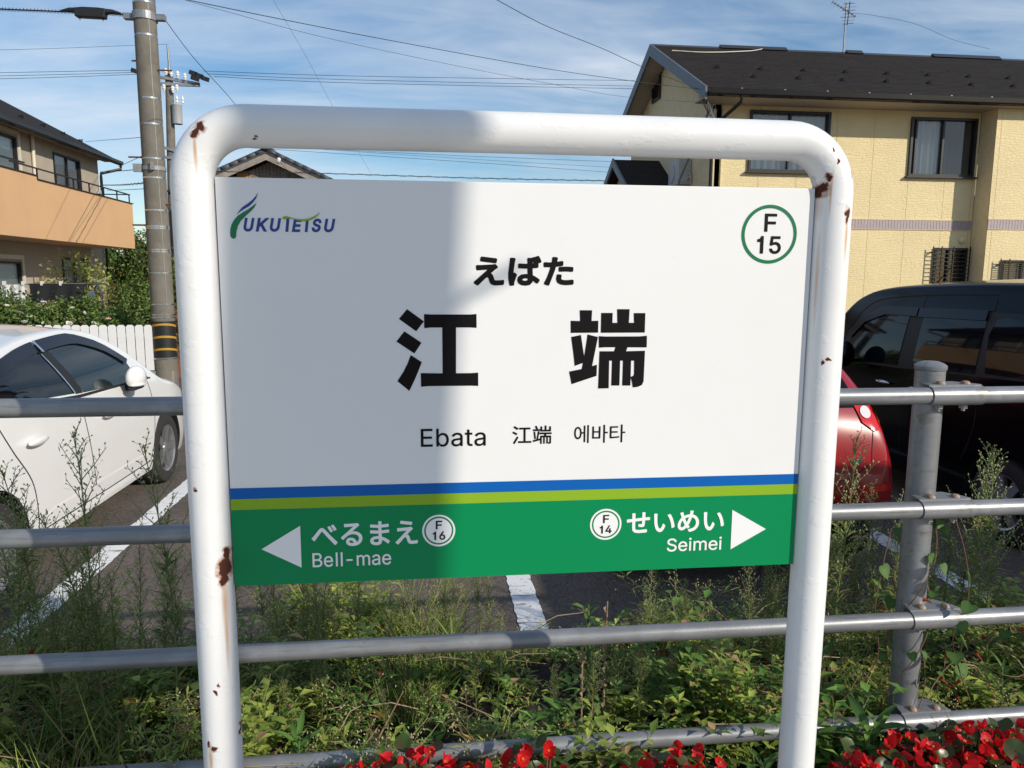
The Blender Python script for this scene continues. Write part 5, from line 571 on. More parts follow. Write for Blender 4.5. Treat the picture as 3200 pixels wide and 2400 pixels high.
M['room'] = mat('dark_room', (.03, .028, .026), .9)
M['tile_band'] = mat('mauve_tile', (.44, .36, .36), .5, var=(14, (.38, .31, .31), .4, .6))
M['gutter'] = mat('dark_gutter', (.014, .012, .012), .22)
M['stucco'] = mat('greige_stucco', (.43, .37, .29), .9, bump=(90, .3, 4, .006), var=(2, (.38, .33, .26), .4, .7))
M['peach'] = mat('peach_render', (.66, .41, .215), .85, bump=(70, .4, 4, .008), var=(.9, (.60, .37, .195), .4, .75))
M['cream_pipe'] = mat('cream_pipe', (.66, .60, .48), .45)
M['ac_white'] = mat('ac_white', (.46, .46, .45), .5)
M['copper_pipe'] = mat('pale_pipe', (.6, .57, .5), .5)

def cells(u0, u1, z0, z1, holes):
    us = sorted({u0, u1, *[min(max(h[i], u0), u1) for h in holes for i in (0, 1)]}); zs = sorted({z0, z1, *[min(max(h[i], z0), z1) for h in holes for i in (2, 3)]})
    out = []
    for a, b in zip(us, us[1:]):
        run = None
        for c, d in zip(zs, zs[1:]):
            if any(h[0]-1e-6 <= a and b <= h[1]+1e-6 and h[2]-1e-6 <= c and d <= h[3]+1e-6 for h in holes):
                if run: out.append((a, b, *run)); run = None
            else: run = (run[0], d) if run else (c, d)
        if run: out.append((a, b, *run))
    return out
class Face:
    """a wall face: u along the wall, d outwards, z up"""
    def __init__(s, kind, plane): s.k = kind; s.p = plane
    def __call__(s, u, d, z):
        return {'-y': (u, s.p-d, z), '+x': (s.p+d, u, z), '-x': (s.p-d, u, z)}[s.k]
    def box(s, mb, u0, u1, d0, d1, z0, z1): return mb.box(s(u0, d0, z0), s(u1, d1, z1))
def window(F, par, u0, u1, z0, z1, frame, mull=(.5,), sill=True, curtain=True, glassm=None, proud=.05, org=None, fw=.055, dep=.07):
    """sliding window: frame ring > panes, curtain, sill, reveal"""
    m = MB()
    F.box(m, u0, u1, -dep, proud, z0, z0+fw); F.box(m, u0, u1, -dep, proud, z1-fw, z1)
    F.box(m, u0, u0+fw, -dep, proud, z0+fw, z1-fw); F.box(m, u1-fw, u1, -dep, proud, z0+fw, z1-fw)
    ed = [u0+fw]+[u0+(u1-u0)*q for q in mull]+[u1-fw]
    for q in ed[1:-1]: F.box(m, q-fw*.4, q+fw*.4, -dep*.8, proud*.5, z0+fw, z1-fw)
    w = m.build('window', frame, par)
    for i in range(len(ed)-1):
        g = MB(); a, b = ed[i]+(0 if i == 0 else fw*.4), ed[i+1]-(0 if i == len(ed)-2 else fw*.4)
        d = -.02 if i % 2 == 0 else -.045
        q_ = [F(a, d, z0+fw), F(b, d, z0+fw), F(b, d, z1-fw), F(a, d, z1-fw)]
        g.add(q_ if F.k != '-x' else q_[::-1], [(0, 1, 2, 3)])
        g.build('pane', (glassm[i] if glassm else M['glass']), w, fix=False)
    if curtain:
        c = MB(); n = 70; V = []
        for i in range(n+1):
            u = u0+.03+(u1-u0-.06)*i/n; dd = -.10+.025*math.sin(i*.95)+.012*math.sin(i*2.3+1)
            V += [F(u, dd, z0+.03), F(u, dd, z1-.03)]
        c.add(V, [(2*i, 2*i+2, 2*i+3, 2*i+1) for i in range(n)]); c.build('curtain', M['curtain'], w, smooth=180, fix=False)
    r = MB()
    for (a, b, c0, c1, d0, d1) in ((u0, u1, z0, z0+.02, -.6, -dep), (u0, u1, z1-.02, z1, -.6, -dep), (u0, u0+.02, z0, z1, -.6, -dep), (u1-.02, u1, z0, z1, -.6, -dep), (u0, u1, z0, z1, -.62, -.6)):
        F.box(r, a, b, d0, d1, c0, c1)
    r.build('reveal', M['room'], w)
    if sill:
        s_ = MB(); F.box(s_, u0-.06, u1+.06, -.01, proud+.05, z0-.035, z0-.001); s_.build('sill', frame, w)
    return w

# ---- cream two-storey house on the right
rh = thing('house', 'cream two-storey house with a dark shingle gable roof on the right', 'house', (0, 0, 0))
FM, FB = Face('-y', 15.0), Face('-y', 14.5)
W1, W2, W3, W4 = (7.0, 8.9, 4.27, 5.60), (10.86, 12.5, 4.24, 5.56), (11.68, 12.52, .95, 2.62), (13.02, 14.1, 1.45, 2.33)
SOF = 5.70
for Fc, u0, u1, holes, nm in ((FM, 6.19, 12.6, [W1, W2, W3], 'front'), (FB, 12.6, 19.5, [W4, (15.4, 17.1, 4.24, 5.56), (15.2, 17.0, .3, 2.3)], 'bay')):
    core = MB()
    for a, b, c, d in cells(u0, u1, 0, SOF, holes): Fc.box(core, a, b, -.15, -.012, c, d)
    wl = core.build('wall', M['siding_plain'], rh)
    k0 = math.ceil((u0-6.35)/.91-1e-6); us = [u0]+[6.35+.91*k for k in range(int(k0), 40) if u0+.05 < 6.35+.91*k < u1-.05]+[u1]
    for a, b in zip(us, us[1:]):
        for z0, z1 in ((.02, 3.02), (3.26, SOF-.003)):
            for (ca, cb_, cc, cdd) in cells(a+.004, b-.004, z0, z1, holes):
                if cb_-ca > .02 and cdd-cc > .02:
                    m = MB(); Fc.box(m, ca, cb_, -.011, 0, cc, cdd); m.build('panel', M['siding'], wl)
    tb = MB(); n = int((u1-u0)/.075)
    for i in range(n):
        a = u0+(u1-u0)*i/n; Fc.box(tb, a+.004, a+(u1-u0)/n-.004, -.011, .012, 3.035, 3.245)
    struct(tb.build('tile_band', M['tile_band'], wl), 'stuff')
    e = MB(); Fc.box(e, u0, u1, -.011, .018, 3.022, 3.034); Fc.box(e, u0, u1, -.011, .018, 3.246, 3.258); e.build('trim', M['siding_plain'], wl)
# return wall of the bay and the left gable wall
MB().box((12.6-.001, 14.512, 0), (12.72, 14.99, SOF)).build('return_wall', M['siding_plain'], rh)
gp = [(15.0, 0), (21.9, 0), (21.9, 6.2), (18.4, 7.62), (15.0, 5.78)]
MB().prism(gp, 6.19, 6.34, 'yz').build('gable_wall', M['siding_plain'], rh)
MB().box((19.3, 14.6, 0), (19.5, 21.9, 5.7)).build('side_wall', M['siding_plain'], rh)
MB().box((6.3, 21.7, 0), (19.4, 21.9, 6.0)).build('back_wall', M['siding_plain'], rh)
MB().box((6.165, 14.975, 0), (6.215, 15.03, 5.6)).build('corner_trim', M['siding_plain'], rh)
E0, RGE, E1 = (14.25, 5.86), (18.4, 7.93), (22.5, 6.02)
rf = MB().prism([E0, RGE, E1, (E1[0], E1[1]-.09), (RGE[0], RGE[1]-.13), (E0[0], E0[1]-.09)], 5.70, 20.2, 'yz').build('roof', M['roof_dark'], rh)
bd = MB()
bd.prism([(E0[0]-.03, E0[1]+.02), (RGE[0], RGE[1]+.03), (RGE[0], RGE[1]-.27), (E0[0]-.03, E0[1]-.24)], 5.655, 5.698, 'yz')
bd.prism([(RGE[0], RGE[1]+.03), (E1[0], E1[1]+.02), (E1[0], E1[1]-.24), (RGE[0], RGE[1]-.27)], 5.655, 5.698, 'yz')
bd.build('bargeboard', M['barge'], rf)
MB().box((5.72, 14.30, SOF-.0), (20.1, 15.02, SOF+.03)).build('soffit', M['soffit'], rh)
sv_ = MB(); sv_.prism([(14.6, 5.83), (18.4, 7.72), (18.4, 7.70), (14.6, 5.81)], 5.70, 6.2, 'yz'); sv_.prism([(18.4, 7.72), (22.4, 5.95), (22.4, 5.93), (18.4, 7.70)], 5.70, 6.2, 'yz'); sv_.build('verge_soffit', M['soffit'], rh)
gt = MB()
gt.prism([(14.26, 5.83), (14.26, 5.73), (14.23, 5.70), (14.16, 5.70), (14.13, 5.73), (14.12, 5.83), (14.135, 5.83), (14.145, 5.74), (14.165, 5.716), (14.225, 5.716), (14.245, 5.74), (14.245, 5.83)], 5.75, 20.2, 'yz')
gt.prism([(14.265, 5.88), (14.30, 5.88), (14.30, 5.70), (14.265, 5.70)], 5.71, 20.2, 'yz')
gu = gt.build('gutter', M['gutter'], rh)
for k in range(14): MB().box((6.4+k*.95, 14.11, 5.825), (6.43+k*.95, 14.27, 5.842)).build('gutter_clip', M['galv'], gu)
dp_ = MB().tube([(6.45, 14.2, 5.71), (6.45, 14.2, 5.58), (6.12, 14.9, 5.2), (6.12, 14.93, 5.05), (6.12, 14.93, 0)], .04, 10).build('downpipe', M['gutter'], rh, smooth=40)
MB().tube([(6.36, 14.965, 5.6), (6.36, 14.965, 0)], .018, 8).build('cable_duct', M['siding_plain'], rh, smooth=60)
cs = MB(); sl0 = (RGE[1]-E0[1])/(RGE[0]-E0[0]); nc = 34
for k in range(nc):                     # shingle courses, each lapping over the one below
    y0 = E0[0]+(RGE[0]-E0[0])*k/nc; y1 = E0[0]+(RGE[0]-E0[0])*(k+1)/nc; x = 5.705
    while x < 20.2:
        x2 = min(20.2, x+random.uniform(.5, 1.1)); h = .013+random.uniform(-.004, .005); z0, z1 = E0[1]+(y0-E0[0])*sl0, E0[1]+(y1-E0[0])*sl0
        cs.add([(x, y0-.004, z0+h), (x2-.004, y0-.004, z0+h), (x2-.004, y1, z1+.002), (x, y1, z1+.002), (x, y0-.004, z0), (x2-.004, y0-.004, z0)], [(0, 1, 2, 3), (4, 5, 1, 0)]); x = x2
struct(cs.build('shingle_courses', M['roof_dark'], rf, fix=False), 'stuff')
# ridge vents, snow guards
for a, b in ((7.55, 9.4), (11.1, 11.55), (13.6, 15.6)):
    v = MB().prism([(18.25, 7.90), (18.4, 8.02), (18.55, 7.90)], a, b, 'yz').build('ridge_vent', M['gutter'], rf)
MB().prism([(18.28, 7.885), (18.4, 7.965), (18.52, 7.885)], 5.7, 20.2, 'yz').build('ridge_cap', M['gutter'], rf)
sg_me = MB().box((-.045, -.05, 0), (.045, .05, .035)).add([(-.035, -.05, .0), (.035, -.05, .0), (.035, -.04, .085), (-.035, -.04, .085), (-.035, .03, .03), (.035, .03, .03)], [(0, 1, 2, 3), (3, 2, 5, 4)]).mesh('snow_guard')
sl = (RGE[1]-E0[1])/(RGE[0]-E0[0]); first = None
for row, (yy, off) in enumerate(((15.25, .55), (16.05, 0))):
    for k in range(13):
        x = 6.6+off+k*1.06
        o = bpy.data.objects.new('snow_guard', sg_me); COL.objects.link(o); o.parent = rf
        o.location = (x, yy, E0[1]+(yy-E0[0])*sl+.002); o.rotation_euler = (math.atan(sl), 0, 0)
sg_me.materials.append(M['black'])
window(FM, rh, *W1, M['frame_dark'], (.5,)); window(FM, rh, *W2, M['frame_dark'], (.09, .5), glassm=[M['glass'], M['glass'], M['glass_mesh']])
w3 = window(FM, rh, *W3, M['frame_dark'], (.45,), curtain=False); w4 = window(FB, rh, *W4, M['frame_dark'], (.5,), curtain=True)
window(FB, rh, 15.4, 17.1, 4.24, 5.56, M['frame_dark']); window(FB, rh, 15.2, 17.0, .3, 2.3, M['frame_dark'])
for w, Fc, (a, b, c, d) in ((w3, FM, W3), (w4, FB, W4)):          # window grilles
    gr = MB()
    for i in range(18):
        z = c+(d-c)*(i+.5)/18; Fc.box(gr, a-.1, b+.02, .09, .105, z-.008, z+.008)
    for u in (a-.1, a+.12, (a+b)/2, b): Fc.box(gr, u, u+.022, .105, .12, c-.03, d+.03)
    Fc.box(gr, a-.1, a-.08, 0, .105, c+.1, c+.13); Fc.box(gr, a-.1, a-.08, 0, .105, d-.13, d-.1)
    gr.build('window_grille', M['frame_dark'], w)
MB().lathe([(.075, 0), (.075, .05), (.05, .075), (.0001, .085)], 16, 'y', (0, 0, 0)).build('vent_cap', M['siding_plain'], rh, smooth=40).matrix_world = Matrix.Translation((12.36, 15.0, 2.80)) @ Matrix.Rotation(math.pi, 4, 'Z')
# louvre in the gable
lv = MB(); lv.box((6.13, 19.0, 6.82), (6.19, 19.06, 7.42)); lv.box((6.13, 19.64, 6.82), (6.19, 19.7, 7.22)); lv.box((6.13, 19.0, 6.76), (6.19, 19.7, 6.82)); lv.box((6.165, 19.06, 6.82), (6.188, 19.64, 7.24))
lo = lv.build('louvre', M['frame_dark'], rh)
for k in range(9): MB().obox((6.15, 19.35, 6.87+k*.042), (.02, 0, .014), (0, .29, 0), (.002, 0, -.003)).build('slat', M['frame_dark'], lo)
# little porch roof and an outdoor air-conditioner on the gable side
pr_ = MB(); PRY, PRZ = 19.0, 5.10
pr_.prism([(PRY-1.9, PRZ-1.12), (PRY, PRZ), (PRY+1.5, PRZ-.85), (PRY+1.5, PRZ-.93), (PRY, PRZ-.1), (PRY-1.9, PRZ-1.2)], 4.92, 6.188, 'yz')
po = pr_.build('porch_roof', M['roof_dark'], rh)
pb = MB(); pb.prism([(PRY-1.93, PRZ-1.12), (PRY, PRZ+.03), (PRY, PRZ-.19), (PRY-1.93, PRZ-1.32)], 4.87, 4.918, 'yz'); pb.prism([(PRY, PRZ+.03), (PRY+1.53, PRZ-.84), (PRY+1.53, PRZ-1.04), (PRY, PRZ-.19)], 4.87, 4.918, 'yz'); pb.build('bargeboard', M['barge'], po)
MB().prism([(PRY-1.6, 0), (PRY+1.3, 0), (PRY+1.3, PRZ-.9), (PRY, PRZ-.15), (PRY-1.6, PRZ-1.1)], 5.2, 5.3, 'yz').build('porch_wall', M['siding_plain'], rh)
MB().box((5.3, PRY-1.6, 0), (6.19, PRY-1.5, PRZ-1.15)).build('porch_wall', M['siding_plain'], rh)
acs = thing('air_conditioner', 'grey white outdoor air conditioner unit on the shaded gable wall of the cream house', 'air conditioner', (6.02, 16.75, 4.12))
a_ = MB().box((-.16, -.38, .02), (.16, .38, .62)).build('casing', M['ac_white'], acs, bevel=.015)
MB().box((-.06, -.405, .08), (.06, -.382, .45)).build('service_cover', M['ac_white'], acs, bevel=.006)
MB().lathe([(.21, 0), (.21, .02), (.19, .02), (.19, .006), (.0001, .006)], 28, 'x', (-.182, .08, .32)).build('fan_grille', M['ac_white'], acs)
for k in range(2): MB().tube([(.03, -.4, .14+.08*k), (.08, -.46, .2+.08*k), (.13, -.47, .15+.06*k), (.14, -.42, .0)], .017, 8).build('hose', M['copper_pipe'], acs, smooth=60)
for s in (-1, 1): MB().box((-.16, s*.25-.02, -.02), (.17, s*.25+.02, .02)).build('bracket', M['galv'], acs)

# ---- peach and greige house on the left
lh = thing('house', 'greige house with a peach balcony and hipped dark roof at left', 'house', (0, 0, 0))
XW = -10.640; FL = Face('+x', XW)
LW = [(17.24, 19.42, 3.1, 5.37), (21.31, 22.95, 3.1, 5.33), (16.90, 19.13, .25, 2.22), (21.36, 22.98, .4, 2.40)]
cm = MB()
for a, b, c, d in cells(6.0, 24.231, 0, 5.612, LW): FL.box(cm, a, b, -.15, 0, c, d)
cm.build('wall', M['stucco'], lh)
MB().box((-19, 24.081, 0), (XW-.15, 24.231, 5.612)).build('wall', M['stucco'], lh); MB().box((-19, 6, 0), (XW-.15, 6.15, 5.612)).build('wall', M['stucco'], lh)
M['blind'] = mat('pale_blind', (.68, .74, .71), .8)
for i, h in enumerate(LW):
    w = window(FL, lh, *h, M['frame_dark'], (.5,), sill=False, curtain=(i != 0), fw=.05, proud=.03)
    if i in (0, 2):
        b = MB(); FL.box(b, h[0]+.06, h[1]-.06, -.075, -.06, h[2]+.06, h[3]-.06); b.build('blind', M['blind'], w)
        s_ = MB()
        FL.box(s_, h[1]+.02, h[1]+.11, 0, .06, h[2], h[3]+.17); FL.box(s_, h[0]-.11, h[1]+.02, 0, .06, h[3]+.06, h[3]+.17)
        s_.build('shutter_rail', M['cream_pipe'], w)
BX, BY0, BY1 = -9.335, 5.5, 23.339
BZ0, BZ1, STEP = 2.735, 4.107, 17.606
bal = MB()
bal.box((BX-.12, STEP, BZ0), (BX, BY1, BZ1)); bal.box((BX-.12, BY0, BZ0), (BX, STEP, BZ1+.085))
bal.box((XW, BY1-.12, BZ0), (BX-.12, BY1, BZ1)); bal.box((XW+.001, BY0, BZ0+.002), (BX-.12, BY1-.12, BZ0+.2))
bo = bal.build('balcony', M['peach'], lh)
cp = MB(); cp.box((BX-.15, STEP+.002, BZ1), (BX+.03, BY1+.03, BZ1+.025)); cp.box((BX-.15, BY0, BZ1+.085), (BX+.03, STEP, BZ1+.11)); cp.box((XW, BY1-.15, BZ1), (BX-.15, BY1+.03, BZ1+.025)); cp.build('coping', M['frame_dark'], bo)
rl = MB(); rl.box((BX-.08, STEP-1.0, BZ1+.265), (BX-.04, BY1, BZ1+.295)); rl.box((BX-.08, BY0, BZ1+.31), (BX-.04, STEP-.4, BZ1+.345)); rl.box((XW, BY1-.08, BZ1+.265), (BX-.08, BY1-.04, BZ1+.295))
for k in range(12):
    y = BY1-.06-k*.92; rl.box((BX-.075, y-.015, BZ1+.02), (BX-.045, y+.015, BZ1+(.266 if y > STEP-.6 else .312)))
rl.build('railing', M['frame_dark'], bo)
# hipped roof
EX, EY, EZ, SL = -10.183, 24.767, 5.612, .58
wd = 5.0
hp = MB(); xr, yr0, yr1, zr = EX-wd, EY-wd, 5.6+wd, EZ+SL*wd
hp.add([(EX, 5.6, EZ), (EX, EY, EZ), (EX-2*wd, EY, EZ), (EX-2*wd, 5.6, EZ), (xr, yr1, zr), (xr, yr0, zr)], [(0, 1, 5, 4), (1, 2, 5), (2, 3, 4, 5), (3, 0, 4), (3, 2, 1, 0)])
hr = hp.build('roof', M['roof_dark'], lh)
MB().box((EX-.02, 5.6, EZ-.14), (EX+.0, EY+.02, EZ+.0)).build('fascia', M['frame_dark'], hr)
MB().box((XW, 5.6, EZ-.045), (EX-.02, EY, EZ-.015)).build('soffit', M['soffit'], lh)
MB().prism([(EX+.005, EZ-.03), (EX+.005, EZ-.1), (EX+.03, EZ-.13), (EX+.09, EZ-.13), (EX+.115, EZ-.1), (EX+.12, EZ-.02), (EX+.105, EZ-.02), (EX+.095, EZ-.095), (EX+.03, EZ-.115), (EX+.02, EZ-.09), (EX+.02, EZ-.03)], 5.6, EY+.05, 'xz').build('gutter', M['gutter'], lh)
MB().tube([(EX+.06, EY-.05, EZ-.12), (EX+.05, EY-.05, EZ-.27), (XW+.09, EY-.55, EZ-.48), (XW+.07, EY-.52, EZ-.6), (XW+.07, EY-.52, 0)], .045, 10).build('downpipe', M['gutter'], lh, smooth=40)
MB().tube([(XW+.06, 20.14, EZ-.05), (XW+.06, 20.14, 2.8)], .045, 10).build('downpipe', M['cream_pipe'], lh, smooth=40)
for k in range(9):
    o = bpy.data.objects.new('snow_guard', sg_me); COL.objects.link(o); o.parent = hr; y = 14.6+k*1.15; x = EX-.75; o.location = (x, y, EZ+SL*.75+.003); o.rotation_euler = (math.atan(SL), 0, R(90))
MB().box((XW-.01, 23.99, 4.3), (XW+.1, 24.15, 4.6)).build('meter_box', M['ac_white'], lh, bevel=.01)

# ---- weathered house behind the sign
M['roof_tile'] = mat('grey_roof_tile', (.075, .08, .088), .55, var=(10, (.05, .053, .06), .4, .65))
M['old_board'] = mat('weathered_board', (.27, .23, .19), .85, var=(6, (.15, .12, .1), .4, .7))
M['old_fascia'] = mat('weathered_fascia', (.34, .30, .26), .8, var=(5, (.22, .19, .17), .4, .7))
mh = thing('house', 'old house with grey tiled gable and weathered board wall seen above the sign panel', 'house', (0, 0, 0))
AXm, AZm, HWm, SLm, YM = -5.78, 6.28, 3.1, .455, 26.0
MB().box((AXm-HWm+.35, YM+.7, 0), (AXm+HWm-.35, YM+8, AZm-HWm*SLm)).build('wall', M['old_board'], mh)
for k in range(44):
    x = AXm-HWm+.4+k*(2*HWm-.8)/44; w_ = (2*HWm-.8)/44
    ht = AZm-abs(x+w_/2-AXm)*SLm-.32
    MB().box((x+.006, YM+.655, AZm-HWm*SLm), (x+w_-.006, YM+.695, ht)).build('board', M['old_board'], mh)
rm_ = MB()
for s in (-1, 1):
    rm_.prism([(AXm, AZm), (AXm+s*HWm, AZm-HWm*SLm), (AXm+s*HWm, AZm-HWm*SLm-.1), (AXm, AZm-.1)], YM+.05, YM+8.5, 'xz')
rr = rm_.build('roof', M['roof_tile'], mh)
rt_me = MB().lathe([(.09, 0), (.085, .33), (.0001, .34)], 10, 'x').mesh('tile')
for s in (-1, 1):
    for k in range(11):
        o = bpy.data.objects.new('tile', rt_me); COL.objects.link(o); o.parent = rr
        d = .05+k*.3; o.location = (AXm+s*d, YM+.1, AZm-d*SLm+.02); o.rotation_euler = (0, math.atan(SLm)*1, 0 if s > 0 else math.pi)
rt_me.materials.append(M['roof_tile']); rt_me.polygons.foreach_set('use_smooth', [True]*len(rt_me.polygons))
rdg = MB().tube([(AXm, YM-.02, AZm+.1), (AXm, YM+8.4, AZm+.1)], .13, 10).build('ridge_tile', M['roof_tile'], rr, smooth=50)
MB().prism([(AXm-.12, AZm+.02), (AXm-.17, AZm+.2), (AXm-.05, AZm+.32), (AXm+.05, AZm+.32), (AXm+.17, AZm+.2), (AXm+.12, AZm+.02)], YM-.08, YM-.02, 'xz').build('ridge_end_tile', M['roof_tile'], rr)
fb = MB()
for s in (-1, 1): fb.prism([(AXm, AZm-.11), (AXm+s*HWm, AZm-HWm*SLm-.11), (AXm+s*HWm, AZm-HWm*SLm-.33), (AXm, AZm-.33)], YM+.08, YM+.13, 'xz')
fb.build('bargeboard', M['old_fascia'], rr)
sb = MB().prism([(YM+2.0, 5.0), (YM+4.5, 5.78), (YM+7, 5.0)], -9.4, AXm-HWm+.6, 'yz').build('side_roof', M['roof_tile'], mh)
MB().box((-9.2, YM+2.3, 0), (AXm-HWm+.5, YM+6.7, 5.0)).build('side_wing', M['old_board'], mh)
M['orange_board'] = mat('orange_board', (.5, .21, .06), .8)
MB().box((AXm-1.15, YM+.63, AZm-1.3), (AXm-.75, YM+.653, AZm-.72)).build('board', M['orange_board'], mh)

# ---- far roofs seen in the gap beside the utility pole
for (x, y, z, w_, lab) in ((-13.2, 46, 3.6, 3.2, 'small distant house with a dark roof in the gap beside the utility pole'),):
    fh = thing('house', lab, 'house', (x, y, 0))
    MB().box((-w_+.4, 0, 0), (w_-.4, 6, z-.5)).build('wall', M['old_board'], fh)
    MB().prism([(-w_, z-.8), (0, z+.5), (w_, z-.8)], -.5, 6.5, 'xz').build('roof', M['roof_tile'], fh)

# ---- station-side neighbours behind the camera (they show in the car windows)
bh = thing('house', 'orange rendered house across the tracks mirrored in the black van windows', 'house', (0, 0, 0))
MB().box((10, -22, 0), (26, -14.6, 2.6)).build('wall', M['stucco'], bh); MB().box((9.7, -22, 2.6), (26.3, -14.0, 6.4)).build('balcony', M['peach'], bh); MB().box((10.4, -21.6, 6.4), (25.6, -15.2, 8.0)).build('upper_wall', M['stucco'], bh)
MB().prism([(-22.4, 8.0), (-18.5, 9.0), (-14.8, 8.0)], 10, 26, 'yz').build('roof', M['roof_dark'], bh)
for k in range(4): MB().box((11+k*3.4, -14.62, .5), (12.8+k*3.4, -14.58, 2.1)).build('window', M['frame_dark'], bh)
# ------------------------------------------------------------------ utility poles, wires, antenna, picket fence
M['rust'] = mat('rusty_iron', (.16, .07, .035), .85, var=(40, (.09, .04, .02), .4, .6))
M['yellow'] = mat('yellow_band', (.45, .24, .015), .6)
M['porcelain'] = mat('porcelain', (.78, .78, .76), .2)
M['trans_grey'] = mat('grey_enamel', (.36, .37, .37), .4)
up = thing('utility_pole', 'tall concrete utility pole with steel bands and yellow black stripes at left', 'utility pole', (-4.30, 10.6, 0))
MB().tube([(0, 0, -.2), (0, 0, 5), (0, 0, 11)], [.172, .158, .135], 32).build('shaft', M['pole_concrete'], up, smooth=60)
def rad(z): return .172-.0036*(z+.2)
for z in (5.82, 5.36, 4.47, 4.1, 3.60, 3.32, 2.84, 2.60, 2.57, 2.25, 2.22, 1.9, 1.42, 1.26, 1.22, .58, 6.3, 6.9):
    MB().lathe([(rad(z)+.001, -.011), (rad(z)+.005, -.011), (rad(z)+.005, .011), (rad(z)+.001, .011)], 32, 'z', (0, 0, z)).build('steel_band', M['steel'], up, smooth=40)
cl = MB().lathe([(rad(5.62)+.001, -.055), (rad(5.62)+.022, -.055), (rad(5.62)+.022, .055), (rad(5.62)+.001, .055)], 32, 'z', (0, 0, 5.63))
for s in (-1, 1): cl.box((s*.17, -.05, 5.59), (s*.29, .05, 5.67))
cl.build('clamp', M['galv'], up)
for z, s, d in ((4.88, 1, .2), (3.62, -1, .18), (2.93, 1, .2), (2.62, -1, .18), (5.0, -1, .05)):
    MB().tube([(s*rad(z)*.9, -.05, z), (s*(rad(z)+d), -.05, z), (s*(rad(z)+d), -.05, z+.001)], .013, 8).build('step_bolt', M['rust'], up, smooth=40)
br_ = MB().lathe([(rad(3.45)+.001, -.03), (rad(3.45)+.012, -.03), (rad(3.45)+.012, .03), (rad(3.45)+.001, .03)], 32, 'z', (0, 0, 3.46)); br_.box((-.27, -.1, 3.40), (-.15, -.06, 3.52)); br_.box((.02, -.22, 3.42), (.06, -.16, 3.54)); br_.build('bracket', M['galv_dirty'], up)
MB().lathe([(rad(.9)+.001, .60), (rad(.9)+.004, .60), (rad(.9)+.004, 1.16), (rad(.9)+.001, 1.16)], 32).build('black_sleeve', M['black'], up, smooth=40)
for k, z in enumerate((1.07, .88, .69)):
    pts = [((rad(.9)+.006)*math.cos(a), (rad(.9)+.006)*math.sin(a), z+.045*math.sin(a+math.pi*.9)+.0) for a in [2*math.pi*i/36 for i in range(37)]]
    b = MB(); V = []
    for p in pts: V += [(p[0], p[1], p[2]-.017), (p[0], p[1], p[2]+.017)]
    b.add(V, [(2*i, 2*i+2, 2*i+3, 2*i+1) for i in range(36)]); b.build('yellow_stripe', M['yellow'], up, smooth=180, fix=False)
MB().tube([(.1, -.125, 6.5), (.09, -.128, 5), (.1, -.13, 3), (.11, -.13, 1.4)], .006, 6).build('earth_wire', M['galv_dirty'], up)

fp = thing('utility_pole', 'distant utility pole with a grey transformer and crossarms', 'utility pole', (-9.62, 28, 0))
MB().tube([(0, 0, 0), (.02, 0, 5), (.14, 0, 9.2)], [.19, .165, .13], 20).build('shaft', M['pole_concrete'], fp, smooth=60)
MB().tube([(.14, 0, 9.0), (.16, 0, 9.6), (.14, 0, 10.2)], [.06, .04, .03], 10).build('top_fitting', M['galv'], fp, smooth=60)
MB().lathe([(.0001, .0), (.175, .0), (.175, .64), (.187, .66), (.16, .71), (.0001, .73)], 24, 'z', (.38, -.1, 7.42)).build('transformer', M['trans_grey'], fp, smooth=40)
for x, z in ((.4, 8.18), (.6, 8.16)): MB().lathe([(.05, 0), (.03, .1), (.06, .12), (.03, .2), (.0001, .28)], 10, 'z', (x, -.1, z)).build('bushing', M['porcelain'], fp, smooth=40)
arm_me = MB().box((-.95, -.05, -.05), (1.1, .05, .05)).mesh('crossarm')
for z, ry in ((9.0, .12), (8.8, -.03), (6.5, .25), (6.2, .1)):
    o = obj('crossarm', arm_me, M['galv'], fp) if z == 9.0 else bpy.data.objects.new('crossarm', arm_me)
    if o.name not in COL.objects: COL.objects.link(o)
    o.parent = fp; o.location = (.12, -.15, z); o.rotation_euler = (0, ry, R(8)); o.scale = (1 if z > 8 else .6, 1, 1)
ins_me = MB().lathe([(.03, 0), (.05, .06), (.07, .09), (.05, .13), (.07, .16), (.04, .22), (.0001, .25)], 10).mesh('insulator'); ins_me.materials.append(M['porcelain'])
blk_me = MB().box((-.14, -.06, -.07), (.14, .06, .07)).mesh('clamp_cover'); blk_me.materials.append(M['black'])
for x, z in ((.1, 9.1), (.28, 9.05), (.5, 9.02), (.75, 8.95), (-.35, 9.15), (.0, 8.55), (.3, 8.5), (.45, 8.55)):
    o = bpy.data.objects.new('insulator', ins_me); COL.objects.link(o); o.parent = fp; o.location = (x, -.2, z)
for x, z in ((1.05, 9.2), (1.25, 9.12), (1.45, 9.02), (1.1, 9.02), (-.75, 9.3), (-.95, 9.2), (-.6, 9.15)):
    o = bpy.data.objects.new('clamp_cover', blk_me); COL.objects.link(o); o.parent = fp; o.location = (x, -.2, z); o.rotation_euler = (0, .3, 0)
bm_ = MB().obox((-.42, -.3, 8.9), (.28, 0, .2), (0, .1, 0), (-.05, 0, .07)).build('white_fitting', M['porcelain'], fp)
for (x, y, h, lab) in ((-15.4, 48, 5.2, 'faint far utility pole in the gap right of the peach balcony'), (-16.3, 58, 4.9, 'faintest and smallest far pole beside the hedge top')):
    q = thing('utility_pole', lab, 'utility pole', (x, y, 0)); MB().tube([(0, 0, 0), (0, 0, h+1)], [.16, .11], 10).build('shaft', M['pole_concrete'], q, smooth=60)
    MB().box((-.9, -.05, h), (.9, .05, h+.1)).build('crossarm', M['galv'], q)

